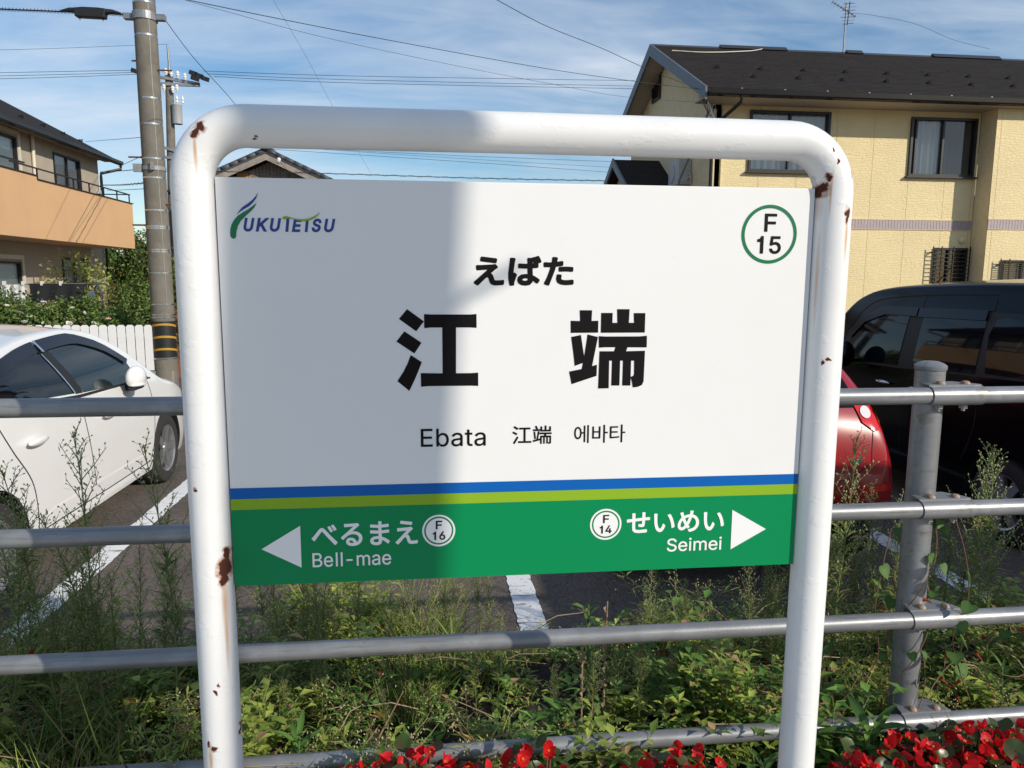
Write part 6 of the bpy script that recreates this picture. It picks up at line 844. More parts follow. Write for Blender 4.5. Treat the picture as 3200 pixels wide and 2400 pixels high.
WIRES = {
 'A': [(-6.66, 10.6, 5.68), (-6.29, 10.6, 5.66), (-5.79, 10.6, 5.66), (-5.28, 10.6, 5.66), (-4.82, 10.6, 5.66), (-4.52, 10.6, 5.65)],
 'B': [(-4.06, 10.6, 5.67), (-4.33, 13.07, 5.74), (-4.29, 15.63, 5.56), (-3.95, 18.49, 4.82), (-3.64, 20.0, 4.44)],
 'C': [(-3.31, 8.0, 5.09), (-3.04, 8.45, 5.17), (-1.99, 9.74, 5.38), (-0.62, 10.97, 5.54), (2.03, 12.76, 5.71), (4.01, 13.83, 5.82), (5.63, 14.6, 5.91)],
 'D': [(-3.54, 10.0, 5.69), (-3.13, 10.34, 5.69), (-1.81, 11.29, 5.66), (0.48, 12.57, 5.63), (2.33, 13.43, 5.6), (3.83, 14.05, 5.57), (5.99, 14.85, 5.69)],
 'E': [(0.31, 9.0, 5.75), (0.85, 9.81, 5.82), (1.74, 10.95, 5.87), (2.96, 12.24, 5.95), (4.14, 13.32, 5.92), (5.74, 14.6, 5.88)],
 'F': [(-3.08, 14.0, 7.11), (-2.9, 16.6, 6.85), (-2.57, 18.84, 6.22), (-1.82, 22.0, 4.91)],
 'G1': [(-8.26, 28.0, 9.34), (-3.06, 29.38, 9.7), (9.0, 32.0, 10.59)], 'G2': [(-8.1, 28.0, 9.24), (-3.06, 29.35, 9.55), (9.01, 32.0, 10.36)], 'G3': [(-7.91, 28.0, 9.16), (-3.06, 29.3, 9.42), (9.22, 32.0, 10.25)],
 'H0': [(-25.64, 28.0, 9.2), (-15.18, 28.0, 9.81), (-10.62, 28.0, 10.14), (-9.45, 28.0, 10.23)], 'H1': [(-25.71, 28.0, 8.5), (-15.24, 28.0, 9.04), (-10.4, 28.0, 9.3)], 'H2': [(-25.72, 28.0, 8.4), (-15.25, 28.0, 8.93), (-10.6, 28.0, 9.21)], 'H3': [(-25.72, 28.0, 8.3), (-15.26, 28.0, 8.83), (-10.23, 28.0, 9.17)],
 'I1': [(-7.28, 24.0, 6.07), (-6.12, 24.18, 6.04), (-2.38, 24.71, 5.97), (1.68, 25.24, 5.88), (6.17, 25.79, 5.75), (7.97, 26.0, 5.7)], 'I2': [(-7.27, 24.0, 6.16), (-4.54, 24.4, 6.11), (1.68, 25.24, 5.99), (7.97, 26.0, 5.9)], 'I3': [(-6.42, 24.0, 6.12), (-3.05, 24.52, 6.09), (1.68, 25.19, 6.09), (7.96, 26.0, 6.13)],
 'J': [(-7.29, 22.0, 5.01), (-6.5, 22.0, 4.97), (-3.64, 22.0, 4.98), (1.45, 22.0, 4.93), (5.74, 22.0, 4.93), (7.4, 22.0, 4.93)],
 'K1': [(-10.0, 24.2, 5.35), (-5.34, 13.02, 4.0), (-4.39, 10.7, 3.69)], 'K2': [(-10.55, 24.2, 5.18), (-7.28, 17.17, 4.29), (-4.35, 10.7, 3.49)], 'K3': [(-10.55, 24.2, 4.77), (-7.45, 17.57, 4.02), (-4.33, 10.7, 3.28)], 'K4': [(-10.4, 24.2, 4.6), (-5.77, 14.12, 3.55), (-4.33, 10.7, 3.2)], 'K5': [(-10.7, 23.6, 6.0), (-4.97, 11.96, 4.15), (-4.42, 10.7, 3.94)],
}
WLAB = {
 'A': (0.0101, 'thick black twisted cable running left from the top of the near utility pole'), 'B': (0.0058, 'steep black drop wire slanting right from the utility pole down behind the sign'),
 'C': (0.0050, 'upper long wire sloping from the top left to the cream house gable'), 'D': (0.0029, 'thin second wire just below the long wire to the cream house gable'), 'E': (0.0050, 'greenish service wire coming down from the top centre to the cream house eave'),
 'F': (0.0029, 'thin steep pale wire crossing the sky left of centre'), 'G1': (0.0086, 'topmost of three parallel far wires right of the transformer pole'), 'G2': (0.0086, 'middle of three parallel far wires right of the transformer pole'), 'G3': (0.0086, 'lowest of three parallel far wires right of the transformer pole'),
 'H0': (0.0058, 'faint single wire left of the far pole tip'), 'H1': (0.0079, 'topmost of three parallel far wires at the left picture edge'), 'H2': (0.0079, 'middle of three parallel far wires at the left picture edge'), 'H3': (0.0079, 'lowest of three parallel far wires at the left picture edge'),
 'I1': (0.0065, 'lowest of three thin wires in the gap between tube and sign panel'), 'I2': (0.0050, 'middle of three thin wires in the gap between tube and sign panel'), 'I3': (0.0065, 'topmost of three thin wires in the gap between tube and sign panel'),
 'J': (0.0115, 'spiral wrapped black cable just above the top edge of the sign panel'), 'K1': (0.0058, 'wire from the near utility pole to the left house gutter corner'), 'K2': (0.0086, 'black cable from the near utility pole to the left house wall top'), 'K3': (0.0101, 'thick black cable from the near utility pole to mid wall of the left house'), 'K4': (0.0065, 'lowest black wire between left house balcony and near utility pole'), 'K5': (0.0050, 'wire from the near utility pole over the left house roof edge'),
}
def spline(P, n=10):
    P = [Vector(p) for p in P]; out = []
    for i in range(len(P)-1):
        a, b, c, d = P[max(i-1, 0)], P[i], P[i+1], P[min(i+2, len(P)-1)]
        for k in range(n):
            t = k/n; out.append(.5*((2*b)+(c-a)*t+(2*a-5*b+4*c-d)*t*t+(3*b-a-3*c+d)*t**3))
    return out+[P[-1]]
for k, P in WIRES.items():
    r, lab = WLAB[k]
    o = MB().tube(spline(P), r, 6).build('overhead_wire', M['wire'], None, smooth=60); tag(o, lab, 'wire', 'overhead wires')
    if k in 'JAK3':        # spiral binder
        S = spline(P, 60); sp = []
        for i, p in enumerate(S):
            a = i*1.1; sp.append(Vector(p)+Vector((0, math.cos(a), math.sin(a)))*r*2.6)
        MB().tube(sp, r*.35, 4).build('binder', M['wire'], o)
c_ = thing('cable_closure', 'black cable splice box hanging on the thick cable at top left', 'cable box', (-5.05, 10.6, 5.66))
MB().prism([(-.225, .05), (-.21, -.07), (.2, -.075), (.225, .055), (.1, .065), (-.1, .065)], -.06, .06, 'xz').build('box', M['black'], c_, bevel=.012)
for s in (-1, 1):
    MB().tube([(s*.2, 0, .02), (s*.3, 0, .03), (s*.42, 0, .01)], [.045, .03, .012], 10).build('cable_boot', M['black'], c_, smooth=60)
    MB().tube([(s*.15, 0, -.07), (s*.16, 0, -.11), (s*.17, 0, -.07)], .005, 6).build('hook', M['black'], c_)
gi = MB().lathe([(.0001, -.09), (.04, -.07), (.055, 0), (.04, .07), (.0001, .09)], 14).build('guy_insulator', M['porcelain'], None, smooth=60); gi.location = (-3.94, 18.5, 4.80); gi.rotation_euler = (.5, .5, 0)
tag(gi, 'white egg-shaped insulator on the drop wire beside the old roof', 'insulator')
# bits where the service wires reach the cream house
dv = thing('service_fitting', 'tangle of service wire fittings under the cream house eave corner', 'wire fitting', (5.8, 14.7, 5.7))
for k in range(5):
    a = k*1.3; MB().tube(spline([(-.1+.05*k, .05, .12), (-.05+.04*k, -.08, -.06-.05*k), (.1+.05*math.sin(a), -.05, -.25-.07*k), (.28, .2, -.1-.1*k)], 6), .008, 5).build('loop', M['wire'] if k % 2 else M['galv'], dv)
MB().tube([(.1, 0, -.02), (.2, -.1, -.35), (.3, 0, -.5)], .02, 8).build('conduit', M['porcelain'], dv, smooth=60)
for z in (-.42, -.56): MB().box((.0, -.05, z-.04), (.2, .05, z+.03)).build('splice', M['black'], dv)
MB().tube([(.22, .05, -.05), (-.0, 1.4, -1.5), (.2, 2.4, -2.4)], .03, 8).build('stay', M['galv_dirty'], dv, smooth=60)

an = thing('tv_antenna', 'television antenna on a thin mast above the cream house ridge', 'antenna', (11.03, 18.4, 7.9))
MB().tube([(0, 0, 0), (0, 0, 1.32)], .02, 8).build('mast', M['galv'], an, smooth=60)
b1 = MB().tube([(-.45, -.1, 1.28), (.32, .1, 1.02)], .012, 6).build('boom', M['galv'], an)
for k in range(9):
    t = k/8; MB().tube([(-.45+.77*t-.06, -.1+.2*t-.16, 1.28-.26*t-.02), (-.45+.77*t+.06, -.1+.2*t+.16, 1.28-.26*t+.02)], .007, 5).build('element', M['galv'], an)
b2 = MB().tube([(.06, 0, .75), (.1, 0, 1.35)], .012, 6).build('boom', M['black'], an)
for k in range(7):
    z = .78+k*.085; w_ = .2+.03*(k % 3); MB().tube([(.08-w_, -.08, z-.04), (.08+w_, .08, z+.05)], .007, 5).build('element', M['galv'] if k % 2 else M['black'], an)
MB().tube(spline([(0, 0, 1.05), (.5, -.3, .93), (1.4, -.9, .55), (2.3, -1.2, .1), (3.2, -1.4, -.15)]), .004, 5).build('cable', M['wire'], an)
rc = MB().tube(spline([(6.0, 17.6, 7.58), (6.9, 17.6, 7.57), (8.1, 17.9, 7.73), (8.6, 18.2, 7.88), (8.75, 18.4, 7.97)]), .012, 6).build('roof_cable', M['cream_pipe'], None, smooth=60); tag(rc, 'pale cable lying across the dark roof of the cream house', 'cable')

# ---- white picket fence on a concrete kerb
pf = thing('picket_fence', 'white picket fence on a low concrete wall behind the white car', 'fence', (0, 10.5, 0))
MB().box((-10, -.02, 0), (-4.16, .13, .385)).build('kerb_wall', M['concrete'], pf)
pk = MB().prism([(-.044, .40), (.044, .40), (.044, 1.075), (.022, 1.105), (-.022, 1.105), (-.044, 1.075)], 0, .022, 'xz').mesh('picket')
for k in range(44):
    x = -4.235-k*.132
    o = obj('picket', pk, M['white_fence'], pf) if k == 0 else bpy.data.objects.new('picket', pk)
    if k: COL.objects.link(o); o.parent = pf
    o.location = (x, -.012, 0); o.scale = (1.32, 1, 1)
for z in (.52, .95): MB().box((-10, .012, z-.03), (-4.2, .04, z+.03)).build('rail', M['white_fence'], pf)
for k in range(4): MB().box((-4.22-k*1.8, .042, .385), (-4.29-k*1.8, .11, 1.05)).build('post', M['white_fence'], pf)
# ------------------------------------------------------------------ cars
M['car_white'] = mat('pearl_white_paint', (.82, .815, .80), .25, coat=.7)
M['car_red'] = mat('red_paint', (.30, .005, .012), .28, metal=.0, coat=.7, bump=None)
M['car_black'] = mat('black_paint', (.003, .003, .0045), .10, coat=.0, spec=.2)
M['car_glass'] = mat('tinted_glass', (.004, .005, .008), .03, spec=.32)
M['car_glass_front'] = mat('green_tinted_glass', (.007, .013, .015), .03, spec=.42)
M['visor'] = mat('smoked_visor', (.006, .006, .012), .12, spec=.3)
M['tyre'] = mat('tyre_rubber', (.028, .027, .026), .85, bump=(80, .2))
M['alloy'] = mat('alloy_rim', (.55, .56, .58), .28, metal=.85)
M['chrome'] = mat('chrome', (.75, .75, .77), .12, metal=1)
M['lamp_red'] = mat('red_lens', (.62, .008, .008), .08, coat=1); M['lamp_amber'] = mat('amber_lens', (.7, .22, .01), .1, coat=1); M['lamp_clear'] = mat('clear_lens', (.75, .72, .72), .15, coat=1)
M['rubber'] = mat('black_trim', (.012, .012, .012), .55)
M['gap'] = mat('panel_gap', (.01, .01, .01), .9)

def interp(tab, y):
    xs = [p[0] for p in tab]; zs = [p[1] for p in tab]
    if y <= xs[0]: return zs[0]
    if y >= xs[-1]: return zs[-1]
    for i in range(len(xs)-1):
        if xs[i] <= y <= xs[i+1]:
            h = xs[i+1]-xs[i]; t = (y-xs[i])/h
            def sl(k):
                if k <= 0: return (zs[1]-zs[0])/(xs[1]-xs[0])
                if k >= len(xs)-1: return (zs[-1]-zs[-2])/(xs[-1]-xs[-2])
                a = (zs[k]-zs[k-1])/(xs[k]-xs[k-1]); b = (zs[k+1]-zs[k])/(xs[k+1]-xs[k])
                return 0 if a*b <= 0 else 2*a*b/(a+b)
            m0, m1 = sl(i)*h, sl(i+1)*h
            return (2*t**3-3*t*t+1)*zs[i]+(t**3-2*t*t+t)*m0+(-2*t**3+3*t*t)*zs[i+1]+(t**3-t*t)*m1

def car_body(spec):
    """lofted closed body: stations along y (front positive), returns a mesh"""
    NY, L = 84, spec['L']
    rings = []
    for i in range(NY+1):
        u = i/NY; y = -L/2+L*(.5-.5*math.cos(math.pi*u)) if spec.get('cos', True) else -L/2+L*u
        zt, zb, hw, belt = interp(spec['top'], y), interp(spec['bot'], y), interp(spec['wid'], y), interp(spec['belt'], y)
        tum, r = spec['tum'], min(interp(spec['rnd'], y), (zt-zb)*.4)
        def sx(z):
            x = hw
            if z < spec['zlow']: x -= .05*((spec['zlow']-z)/(spec['zlow']-.15))**2
            zm = spec['zmid']
            if z > zm: x -= spec['bulge']*((min(z, belt)-zm)/(belt-zm+1e-6))**2 if belt > zm else 0
            if z > belt: x -= tum*(z-belt)+spec.get('tum2', 0)*(z-belt)**2
            return max(x, .05)
        pts = [(0, zb), (sx(zb+.04)*.55, zb), (sx(zb+.04)-.05, zb)]
        zs0, zs1 = zb+.035, zt-r
        nS = 18
        for k in range(nS+1):
            z = zs0+(zs1-zs0)*k/nS; pts.append((sx(z), z))
        xe = sx(zs1); rx = min(r*1.25, xe*.45); cr = .035*min(1, xe/.6)
        for k in range(1, 7):
            a = math.pi/2*k/6; pts.append((xe-rx*(1-math.cos(a)), zs1+(r-cr)*math.sin(a)))
        x2 = xe-rx
        for k in range(1, 6):
            t = k/5; x = x2*(1-t); pts.append((x, zt-cr*(x/x2)**2))
        rings.append([(x, y, z) for x, z in pts]+[(-x, y, z) for x, z in pts[-2:0:-1]])
    n = len(rings[0]); mb = MB()
    V = [p for r_ in rings for p in r_]; Fc = [(i*n+j, i*n+(j+1) % n, (i+1)*n+(j+1) % n, (i+1)*n+j) for i in range(NY) for j in range(n)]
    Fc += [tuple(range(n))[::-1], tuple(range(NY*n, (NY+1)*n))]
    mb.add(V, Fc); return mb.mesh('body')
def cut_arches(me, spec, paint):
    me.materials.append(paint); me.materials.append(M['gap'])
    ob = bpy.data.objects.new('tmp', me); COL.objects.link(ob); cut = []
    for y in spec['axles']:
        for s in (-1, 1):
            c = MB().lathe([(spec['arch'], -.42), (spec['arch'], .42)], 48, 'x', (s*(spec['W']/2), y, spec['wr']+.01)).mesh('cut'); c.materials.append(M['gap'])
            co = bpy.data.objects.new('cut', c); COL.objects.link(co); cut.append(co)
            md = ob.modifiers.new('b', 'BOOLEAN'); md.object = co; md.operation = 'DIFFERENCE'; md.solver = 'EXACT'; md.material_mode = 'TRANSFER'
    bpy.context.view_layer.update()
    dg = bpy.context.evaluated_depsgraph_get(); out = bpy.data.meshes.new_from_object(ob.evaluated_get(dg)); out.name = 'body'
    for c in cut: bpy.data.objects.remove(c)
    bpy.data.objects.remove(ob); return out
def patch(bvh, poly, axis, off, step=.05, sgn=1):
    """outline drawn in a projection plane and laid on the body: axis 'x' (side, poly in y,z), 'y' (end, poly in x,z), 'z' (plan, poly in x,y)"""
    b = bmesh.new(); vs = [b.verts.new({'x': (0, p[0], p[1]), 'y': (p[0], 0, p[1]), 'z': (p[0], p[1], 0)}[axis]) for p in poly]; b.faces.new(vs)
    ia, ib = {'x': (1, 2), 'y': (0, 2), 'z': (0, 1)}[axis]
    for ii in (ia, ib):
        lo, hi = min(v.co[ii] for v in vs if v.is_valid) if False else min(p[0 if ii == ia else 1] for p in poly), max(p[0 if ii == ia else 1] for p in poly)
        n = int((hi-lo)/step)
        for k in range(1, n+1):
            c = lo+(hi-lo)*k/(n+1); no = [0, 0, 0]; no[ii] = 1; co = [0, 0, 0]; co[ii] = c
            bmesh.ops.bisect_plane(b, geom=b.verts[:]+b.edges[:]+b.faces[:], plane_co=co, plane_no=no)
    d = Vector({'x': (-sgn, 0, 0), 'y': (0, -sgn, 0), 'z': (0, 0, -1)}[axis])
    last = None
    for v in b.verts:
        o = v.co-d*8; h = bvh.ray_cast(o, d)
        if h[0] is None: h = bvh.find_nearest(v.co-d*.8)
        v.co = h[0]-d*off
    mb = MB(); b.verts.index_update()
    mb.add([v.co[:] for v in b.verts], [tuple(v.index for v in f.verts) for f in b.faces]); b.free(); return mb
def smooth_poly(P, n=4):
    S = spline([(p[0], p[1], 0) for p in P+P[:1]], n)
    return [(p.x, p.y) for p in S[:-1]]
def wheel_set(par, spec, rim):
    R0, w = spec['wr'], .098
    ty = MB().lathe([(R0*.66, -w), (R0*.8, -w-.012), (R0*.95, -w+.0), (R0, -w+.03), (R0, w-.03), (R0*.95, w), (R0*.8, w+.012), (R0*.66, w), (R0*.64, w-.03), (R0*.64, -w+.03)], 48, 'x', caps=False).mesh('wheel')
    rm = MB(); rr_ = R0*.665
    rm.lathe([(rr_, w+.004), (rr_*.93, w-.004), (rr_*.9, w-.05), (rr_*.88, -.02)], 40, 'x', caps=False)
    bk = MB().lathe([(rr_*.9, -.02), (.001, -.02)], 32, 'x', caps=False).mesh('wheel_well'); bk.materials.append(M['gap'])
    for k in range(rim):
        a = 2*math.pi*k/rim
        ca, sa = math.cos(a), math.sin(a)
        for da in (-.0, ):
            p0 = Vector((w-.012, .03*ca, .03*sa)); p1 = Vector((w-.004, rr_*.92*ca, rr_*.92*sa)); t = Vector((0, -sa, ca))
            mid = (p0+p1)/2
            rm.add([p0-t*.03, p0+t*.03, p1+t*.038, p1-t*.038, p0-t*.03-Vector((.03, 0, 0)), p0+t*.03-Vector((.03, 0, 0)), p1+t*.038-Vector((.03, 0, 0)), p1-t*.038-Vector((.03, 0, 0))], [(0, 1, 2, 3), (0, 4, 5, 1), (1, 5, 6, 2), (2, 6, 7, 3), (3, 7, 4, 0)])
    rm.lathe([(.05, w-.02), (.048, w-.002), (.03, w+.002), (.0001, w+.003)], 20, 'x')
    rme = rm.mesh('rim')
    for y in spec['axles']:
        for s in (-1, 1):
            wo_ = obj('wheel', ty, M['tyre'], par, smooth=40) if not ty.materials else bpy.data.objects.new('wheel', ty)
            if wo_.name not in COL.objects: COL.objects.link(wo_)
            wo_.parent = par; wo_.location = (s*(spec['W']/2-.115), y, R0); wo_.rotation_euler = (0, 0, 0 if s > 0 else math.pi)
            ro = obj('rim', rme, M['alloy'], wo_, smooth=30) if not rme.materials else bpy.data.objects.new('rim', rme)
            if ro.name not in COL.objects: COL.objects.link(ro)
            ro.parent = wo_
            bo_ = bpy.data.objects.new('wheel_dish', bk); COL.objects.link(bo_); bo_.parent = wo_
def line_strip(bvh, P, axis, sgn, w=.005, off=.0015, step=.04):
    """thin shut line between door panels, laid on the body"""
    S = spline([(p[0], p[1], 0) for p in P], 8); L_, R_ = [], []
    for i, p in enumerate(S):
        t = (S[min(i+1, len(S)-1)]-S[max(i-1, 0)]).normalized(); nrm = Vector((-t.y, t.x, 0))
        L_.append(p+nrm*w/2); R_.append(p-nrm*w/2)
    d = Vector({'x': (-sgn, 0, 0), 'y': (0, -sgn, 0)}[axis]); V = []
    for p in L_+R_:
        c = Vector((0, p.x, p.y)) if axis == 'x' else Vector((p.x, 0, p.y)); h = bvh.ray_cast(c-d*8, d)
        if h[0] is None: h = bvh.find_nearest(c-d*.8)
        V.append(h[0]-d*off)
    n = len(S); return MB().add(V, [(i, i+1, n+i+1, n+i) for i in range(n-1)])
def make_car(name, label, loc, spec, paint, rim=5):
    c = thing(name, label, 'car', loc)
    raw = car_body(spec); bvh = None
    b = bmesh.new(); b.from_mesh(raw); bvh = BVHTree.FromBMesh(b); b.free()
    me = cut_arches(raw, spec, paint)
    me.polygons.foreach_set('use_smooth', [True]*len(me.polygons)); me.set_sharp_from_angle(angle=R(38))
    bo = bpy.data.objects.new('body', me); COL.objects.link(bo); bo.parent = c
    wheel_set(c, spec, rim)
    return c, bo, bvh

# ---- white hatchback, parked nose away
WS = dict(L=4.46, W=1.745, axles=(-1.36, 1.34), wr=.312, arch=.36, zlow=.42, zmid=.62, bulge=.035, tum=.30, tum2=.5,
    top=[(-2.23, .62), (-2.2, .92), (-2.1, 1.04), (-1.95, 1.12), (-1.45, 1.30), (-.9, 1.43), (-.32, 1.49), (.05, 1.50), (.42, 1.465), (.80, 1.325), (1.13, 1.135), (1.38, 1.005), (1.75, .91), (2.05, .79), (2.19, .64), (2.23, .48)],
    bot=[(-2.23, .45), (-2.1, .25), (-1.8, .19), (1.8, .17), (2.1, .2), (2.23, .3)],
    wid=[(-2.23, .55), (-2.15, .70), (-1.9, .80), (-1.4, .86), (-.6, .872), (.8, .872), (1.5, .87), (1.85, .84), (2.1, .74), (2.23, .52)],
    belt=[(-2.23, 1.12), (-1.4, 1.13), (-.5, 1.05), (.5, .985), (1.2, .94), (2.23, .9)], rnd=[(-2.23, .1), (-1.5, .08), (-.8, .055), (.6, .055), (1.2, .10), (2.23, .12)])
wc, wb, wbv = make_car('car', 'white hatchback parked at left behind the fence', (-3.40, 3.98, 0), WS, M['car_white'], 5)
def side(poly, name, m, par, s=1, off=.003, bv=None, step=.05):
    o = patch(bv, poly, 'x', off, step, s).build(name, m, par, smooth=50); return o
ft = lambda y: interp(WS['top'], y)
DY = -.12                                   # cabin set back on the wheelbase
def dlo(y, o): return (y, ft(y+DY)-o-.12*max(0, y-.25)-.03*max(0, -y-.6))
def SB(P): return [(p[0]+DY, p[1]) for p in P]
def run(y0, y1, o, n=8): return [dlo(y0+(y1-y0)*i/n, o) for i in range(n+1)]
for s in (1, -1):
    side([(-.26, 1.05), (-.6, 1.075), (-1.2, 1.115), (-1.46, 1.15)]+SB(run(-1.22, -.33, .092))+[(-.385, 1.29), (-.31, 1.16)], 'rear_door_glass', M['car_glass'], wb, s, bv=wbv)
    side([(-.13, 1.038), (.3, 1.015), (.84, 1.0)]+SB(run(.90, -.20, .092))+[(-.25, 1.27), (-.18, 1.13)], 'front_door_glass', M['car_glass_front'], wb, s, bv=wbv)
    side(SB([(1.0, .998), (1.20, .99), (1.06, 1.06), (.97, 1.10), (.95, 1.06)]), 'quarter_glass', M['car_glass'], wb, s, bv=wbv)
    side(SB([(.985, .985), (1.24, .972), (1.22, .986), (.985, .998), (-.1, 1.035), (-.6, 1.072), (-1.15, 1.115), (-1.4, 1.15), (-1.4, 1.132), (-1.15, 1.098), (-.6, 1.055), (-.1, 1.015)]), 'belt_moulding', M['rubber'], wb, s, .006, wbv)
    side([(-.245, 1.045), (-.145, 1.04), (-.195, 1.16), (-.255, 1.27), (-.315, 1.39), (-.455, 1.39), (-.385, 1.28), (-.305, 1.15)], 'pillar_trim', M['rubber'], wb, s, .006, wbv)
    patch(wbv, SB(run(.93, -.27, .068, 10)+run(-.30, .86, .140, 10)), 'x', .018, .06, s).build('door_visor', M['visor'], wb, smooth=50)
    patch(wbv, SB(run(-.32, -1.28, .068, 10)+run(-1.16, -.33, .136, 10)), 'x', .016, .06, s).build('door_visor', M['visor'], wb, smooth=50)
    patch(wbv, [(-.405, 1.42), (-.435, 1.42), (-.40, 1.345), (-.37, 1.345)], 'x', .022, .05, s).build('chrome_clip', M['chrome'], wb)
    line_strip(wbv, [(-.41, 1.33), (-.34, 1.20), (-.26, 1.055)], 'x', s, .012, .009).build('chrome_strip', M['chrome'], wb)
    for P in ([(-.21, 1.03), (-.19, .8), (-.14, .5), (-.12, .3)], [(1.02, .98), (1.05, .75), (1.02, .5), (.92, .3)], [(-1.25, 1.10), (-1.1, .85), (-.93, .6), (-.9, .3)], [(-.92, .3), (.0, .295), (.92, .295)]):
        line_strip(wbv, P, 'x', s, .009).build('shut_line', M['gap'], wb)
    for yy, zz in ((-.88, .86), (.14, .84)):
        h = MB().blob((s*.895, yy, zz), (.022, .115, .024), 12, 8).build('door_handle', M['car_white'], wb, smooth=60)
    q_ = Matrix.Rotation(s*R(-12), 3, 'Z')
    mr_ = MB().blob((s*.945, .50, 1.06), (.060, .105, .088), 22, 16, q_).build('mirror', M['car_white'], wb, smooth=60)      # folded in
    MB().obox((s*.885, .60, .98), (.05, 0, .0), (0, .05, 0), (s*.02, 0, .035)).build('mirror_foot', M['rubber'], mr_, bevel=.01)
    MB().blob((s*.963, .49, 1.003), (.05, .09, .014), 16, 8, q_).build('mirror_lamp', M['lamp_clear'], mr_, smooth=60)
    MB().blob((s*.945, .495, .985), (.046, .082, .02), 16, 8, q_).build('mirror_base', M['rubber'], mr_, smooth=60)
    side([(-.85, .33), (.85, .31), (.88, .36), (.7, .385), (-.7, .40), (-.87, .37)], 'sill_moulding', M['car_white'], wb, s, .012, wbv)
patch(wbv, [(-.62, 1.22), (.62, 1.22), (.52, .62), (0, .52), (-.52, .62)], 'z', .004, .06).build('windscreen', M['car_glass_front'], wb, smooth=60)
patch(wbv, [(-.55, -1.95), (.55, -1.95), (.5, -1.2), (-.5, -1.2)], 'z', .004, .06).build('rear_glass', M['car_glass'], wb, smooth=60)
for s in (1, -1): patch(wbv, [(s*.5, 1.02), (s*.72, .98), (s*.7, .75), (s*.52, .72)], 'y', .004, .05, -1).build('tail_lamp', M['lamp_red'], wb, smooth=60)
for s in (1, -1): patch(wbv, [(s*.45, .62), (s*.72, .75), (s*.66, .62)], 'y', .004, .05, 1).build('headlamp', M['lamp_clear'], wb, smooth=60)

# ---- red hatchback behind the sign, tail towards the fence
RS = dict(L=3.9, W=1.70, axles=(-1.29, 1.2), wr=.295, arch=.345, zlow=.42, zmid=.60, bulge=.10, tum=.5, tum2=.3,
    top=[(-1.95, .60), (-1.93, .82), (-1.88, 1.02), (-1.80, 1.16), (-1.70, 1.30), (-1.55, 1.42), (-1.3, 1.49), (-.6, 1.53), (0, 1.52), (.4, 1.44), (.9, 1.12), (1.2, .98), (1.6, .86), (1.85, .7), (1.95, .5)],
    bot=[(-1.95, .56), (-1.85, .50), (-1.66, .42), (-1.5, .24), (1.7, .18), (1.95, .3)],
    wid=[(-1.95, .60), (-1.92, .70), (-1.85, .76), (-1.7, .80), (-1.35, .845), (0, .85), (1.2, .84), (1.6, .76), (1.95, .45)],
    belt=[(-1.95, .98), (-1.3, .99), (1.0, .94), (1.95, .9)], rnd=[(-1.95, .05), (-1.85, .10), (-1.5, .16), (0, .14), (1.2, .12), (1.95, .12)])
rcar, rb, rbv = make_car('car', 'red hatchback mostly hidden behind the sign, its tail lamp at the right post', (1.74, 4.30, 0), RS, M['car_red'], 5)
for s in (1, -1):
    P = [(s*.50, 1.125), (s*.58, 1.135), (s*.665, 1.115), (s*.70, 1.04), (s*.685, .985), (s*.60, .97), (s*.53, 1.02)]
    lp = patch(rbv, P, 'y', .010, .02, -1).build('tail_lamp', M['lamp_red'], rb, smooth=60)
    patch(rbv, disc(s*.562, 1.076, .033, 16)[0], 'y', .016, .02, -1).build('reverse_lens', M['lamp_clear'], lp, smooth=60)
    patch(rbv, [(s*.625, 1.115), (s*.665, 1.105), (s*.685, 1.03), (s*.64, 1.0)], 'y', .016, .02, -1).build('indicator_lens', M['lamp_amber'], lp, smooth=60)
    patch(rbv, [(s*.50, .66), (s*.70, .675), (s*.70, .635), (s*.52, .62)], 'y', .006, .03, -1).build('reflector', M['lamp_red'], rb, smooth=60)
    line_strip(rbv, [(s*.59, .965), (s*.575, .87), (s*.57, .80)], 'y', -1, .005).build('shut_line', M['gap'], rb)
    side([(-1.25, 1.02), (.85, 1.0), (.55, 1.2), (.2, 1.36), (-.4, 1.41), (-1.0, 1.38), (-1.3, 1.25)], 'side_glass', M['car_glass'], rb, s, bv=rbv)
line_strip(rbv, [(-.74, .80), (-.57, .79), (-.4, .70), (0, .69), (.4, .70), (.57, .79), (.74, .80)], 'y', -1, .004).build('bumper_line', M['gap'], rb)
patch(rbv, [(-.46, 1.33), (.46, 1.33), (.535, 1.10), (-.535, 1.10)], 'y', .006, .04, -1).build('rear_glass', M['car_glass'], rb, smooth=60)
patch(rbv, [(.44, .80), (.52, .80), (.52, .815), (.44, .815)], 'y', .008, .03, -1).build('badge', M['chrome'], rb)
patch(rbv, [(-.62, .60), (.62, .60), (.64, .58), (-.64, .58)], 'y', .02, .05, -1).build('bumper_crease', M['car_red'], rb, smooth=60)
pl_ = patch(rbv, [(-.165, .86), (.165, .86), (.165, .72), (-.165, .72)], 'y', .01, .05, -1).build('licence_plate', M['yellow'], rb)

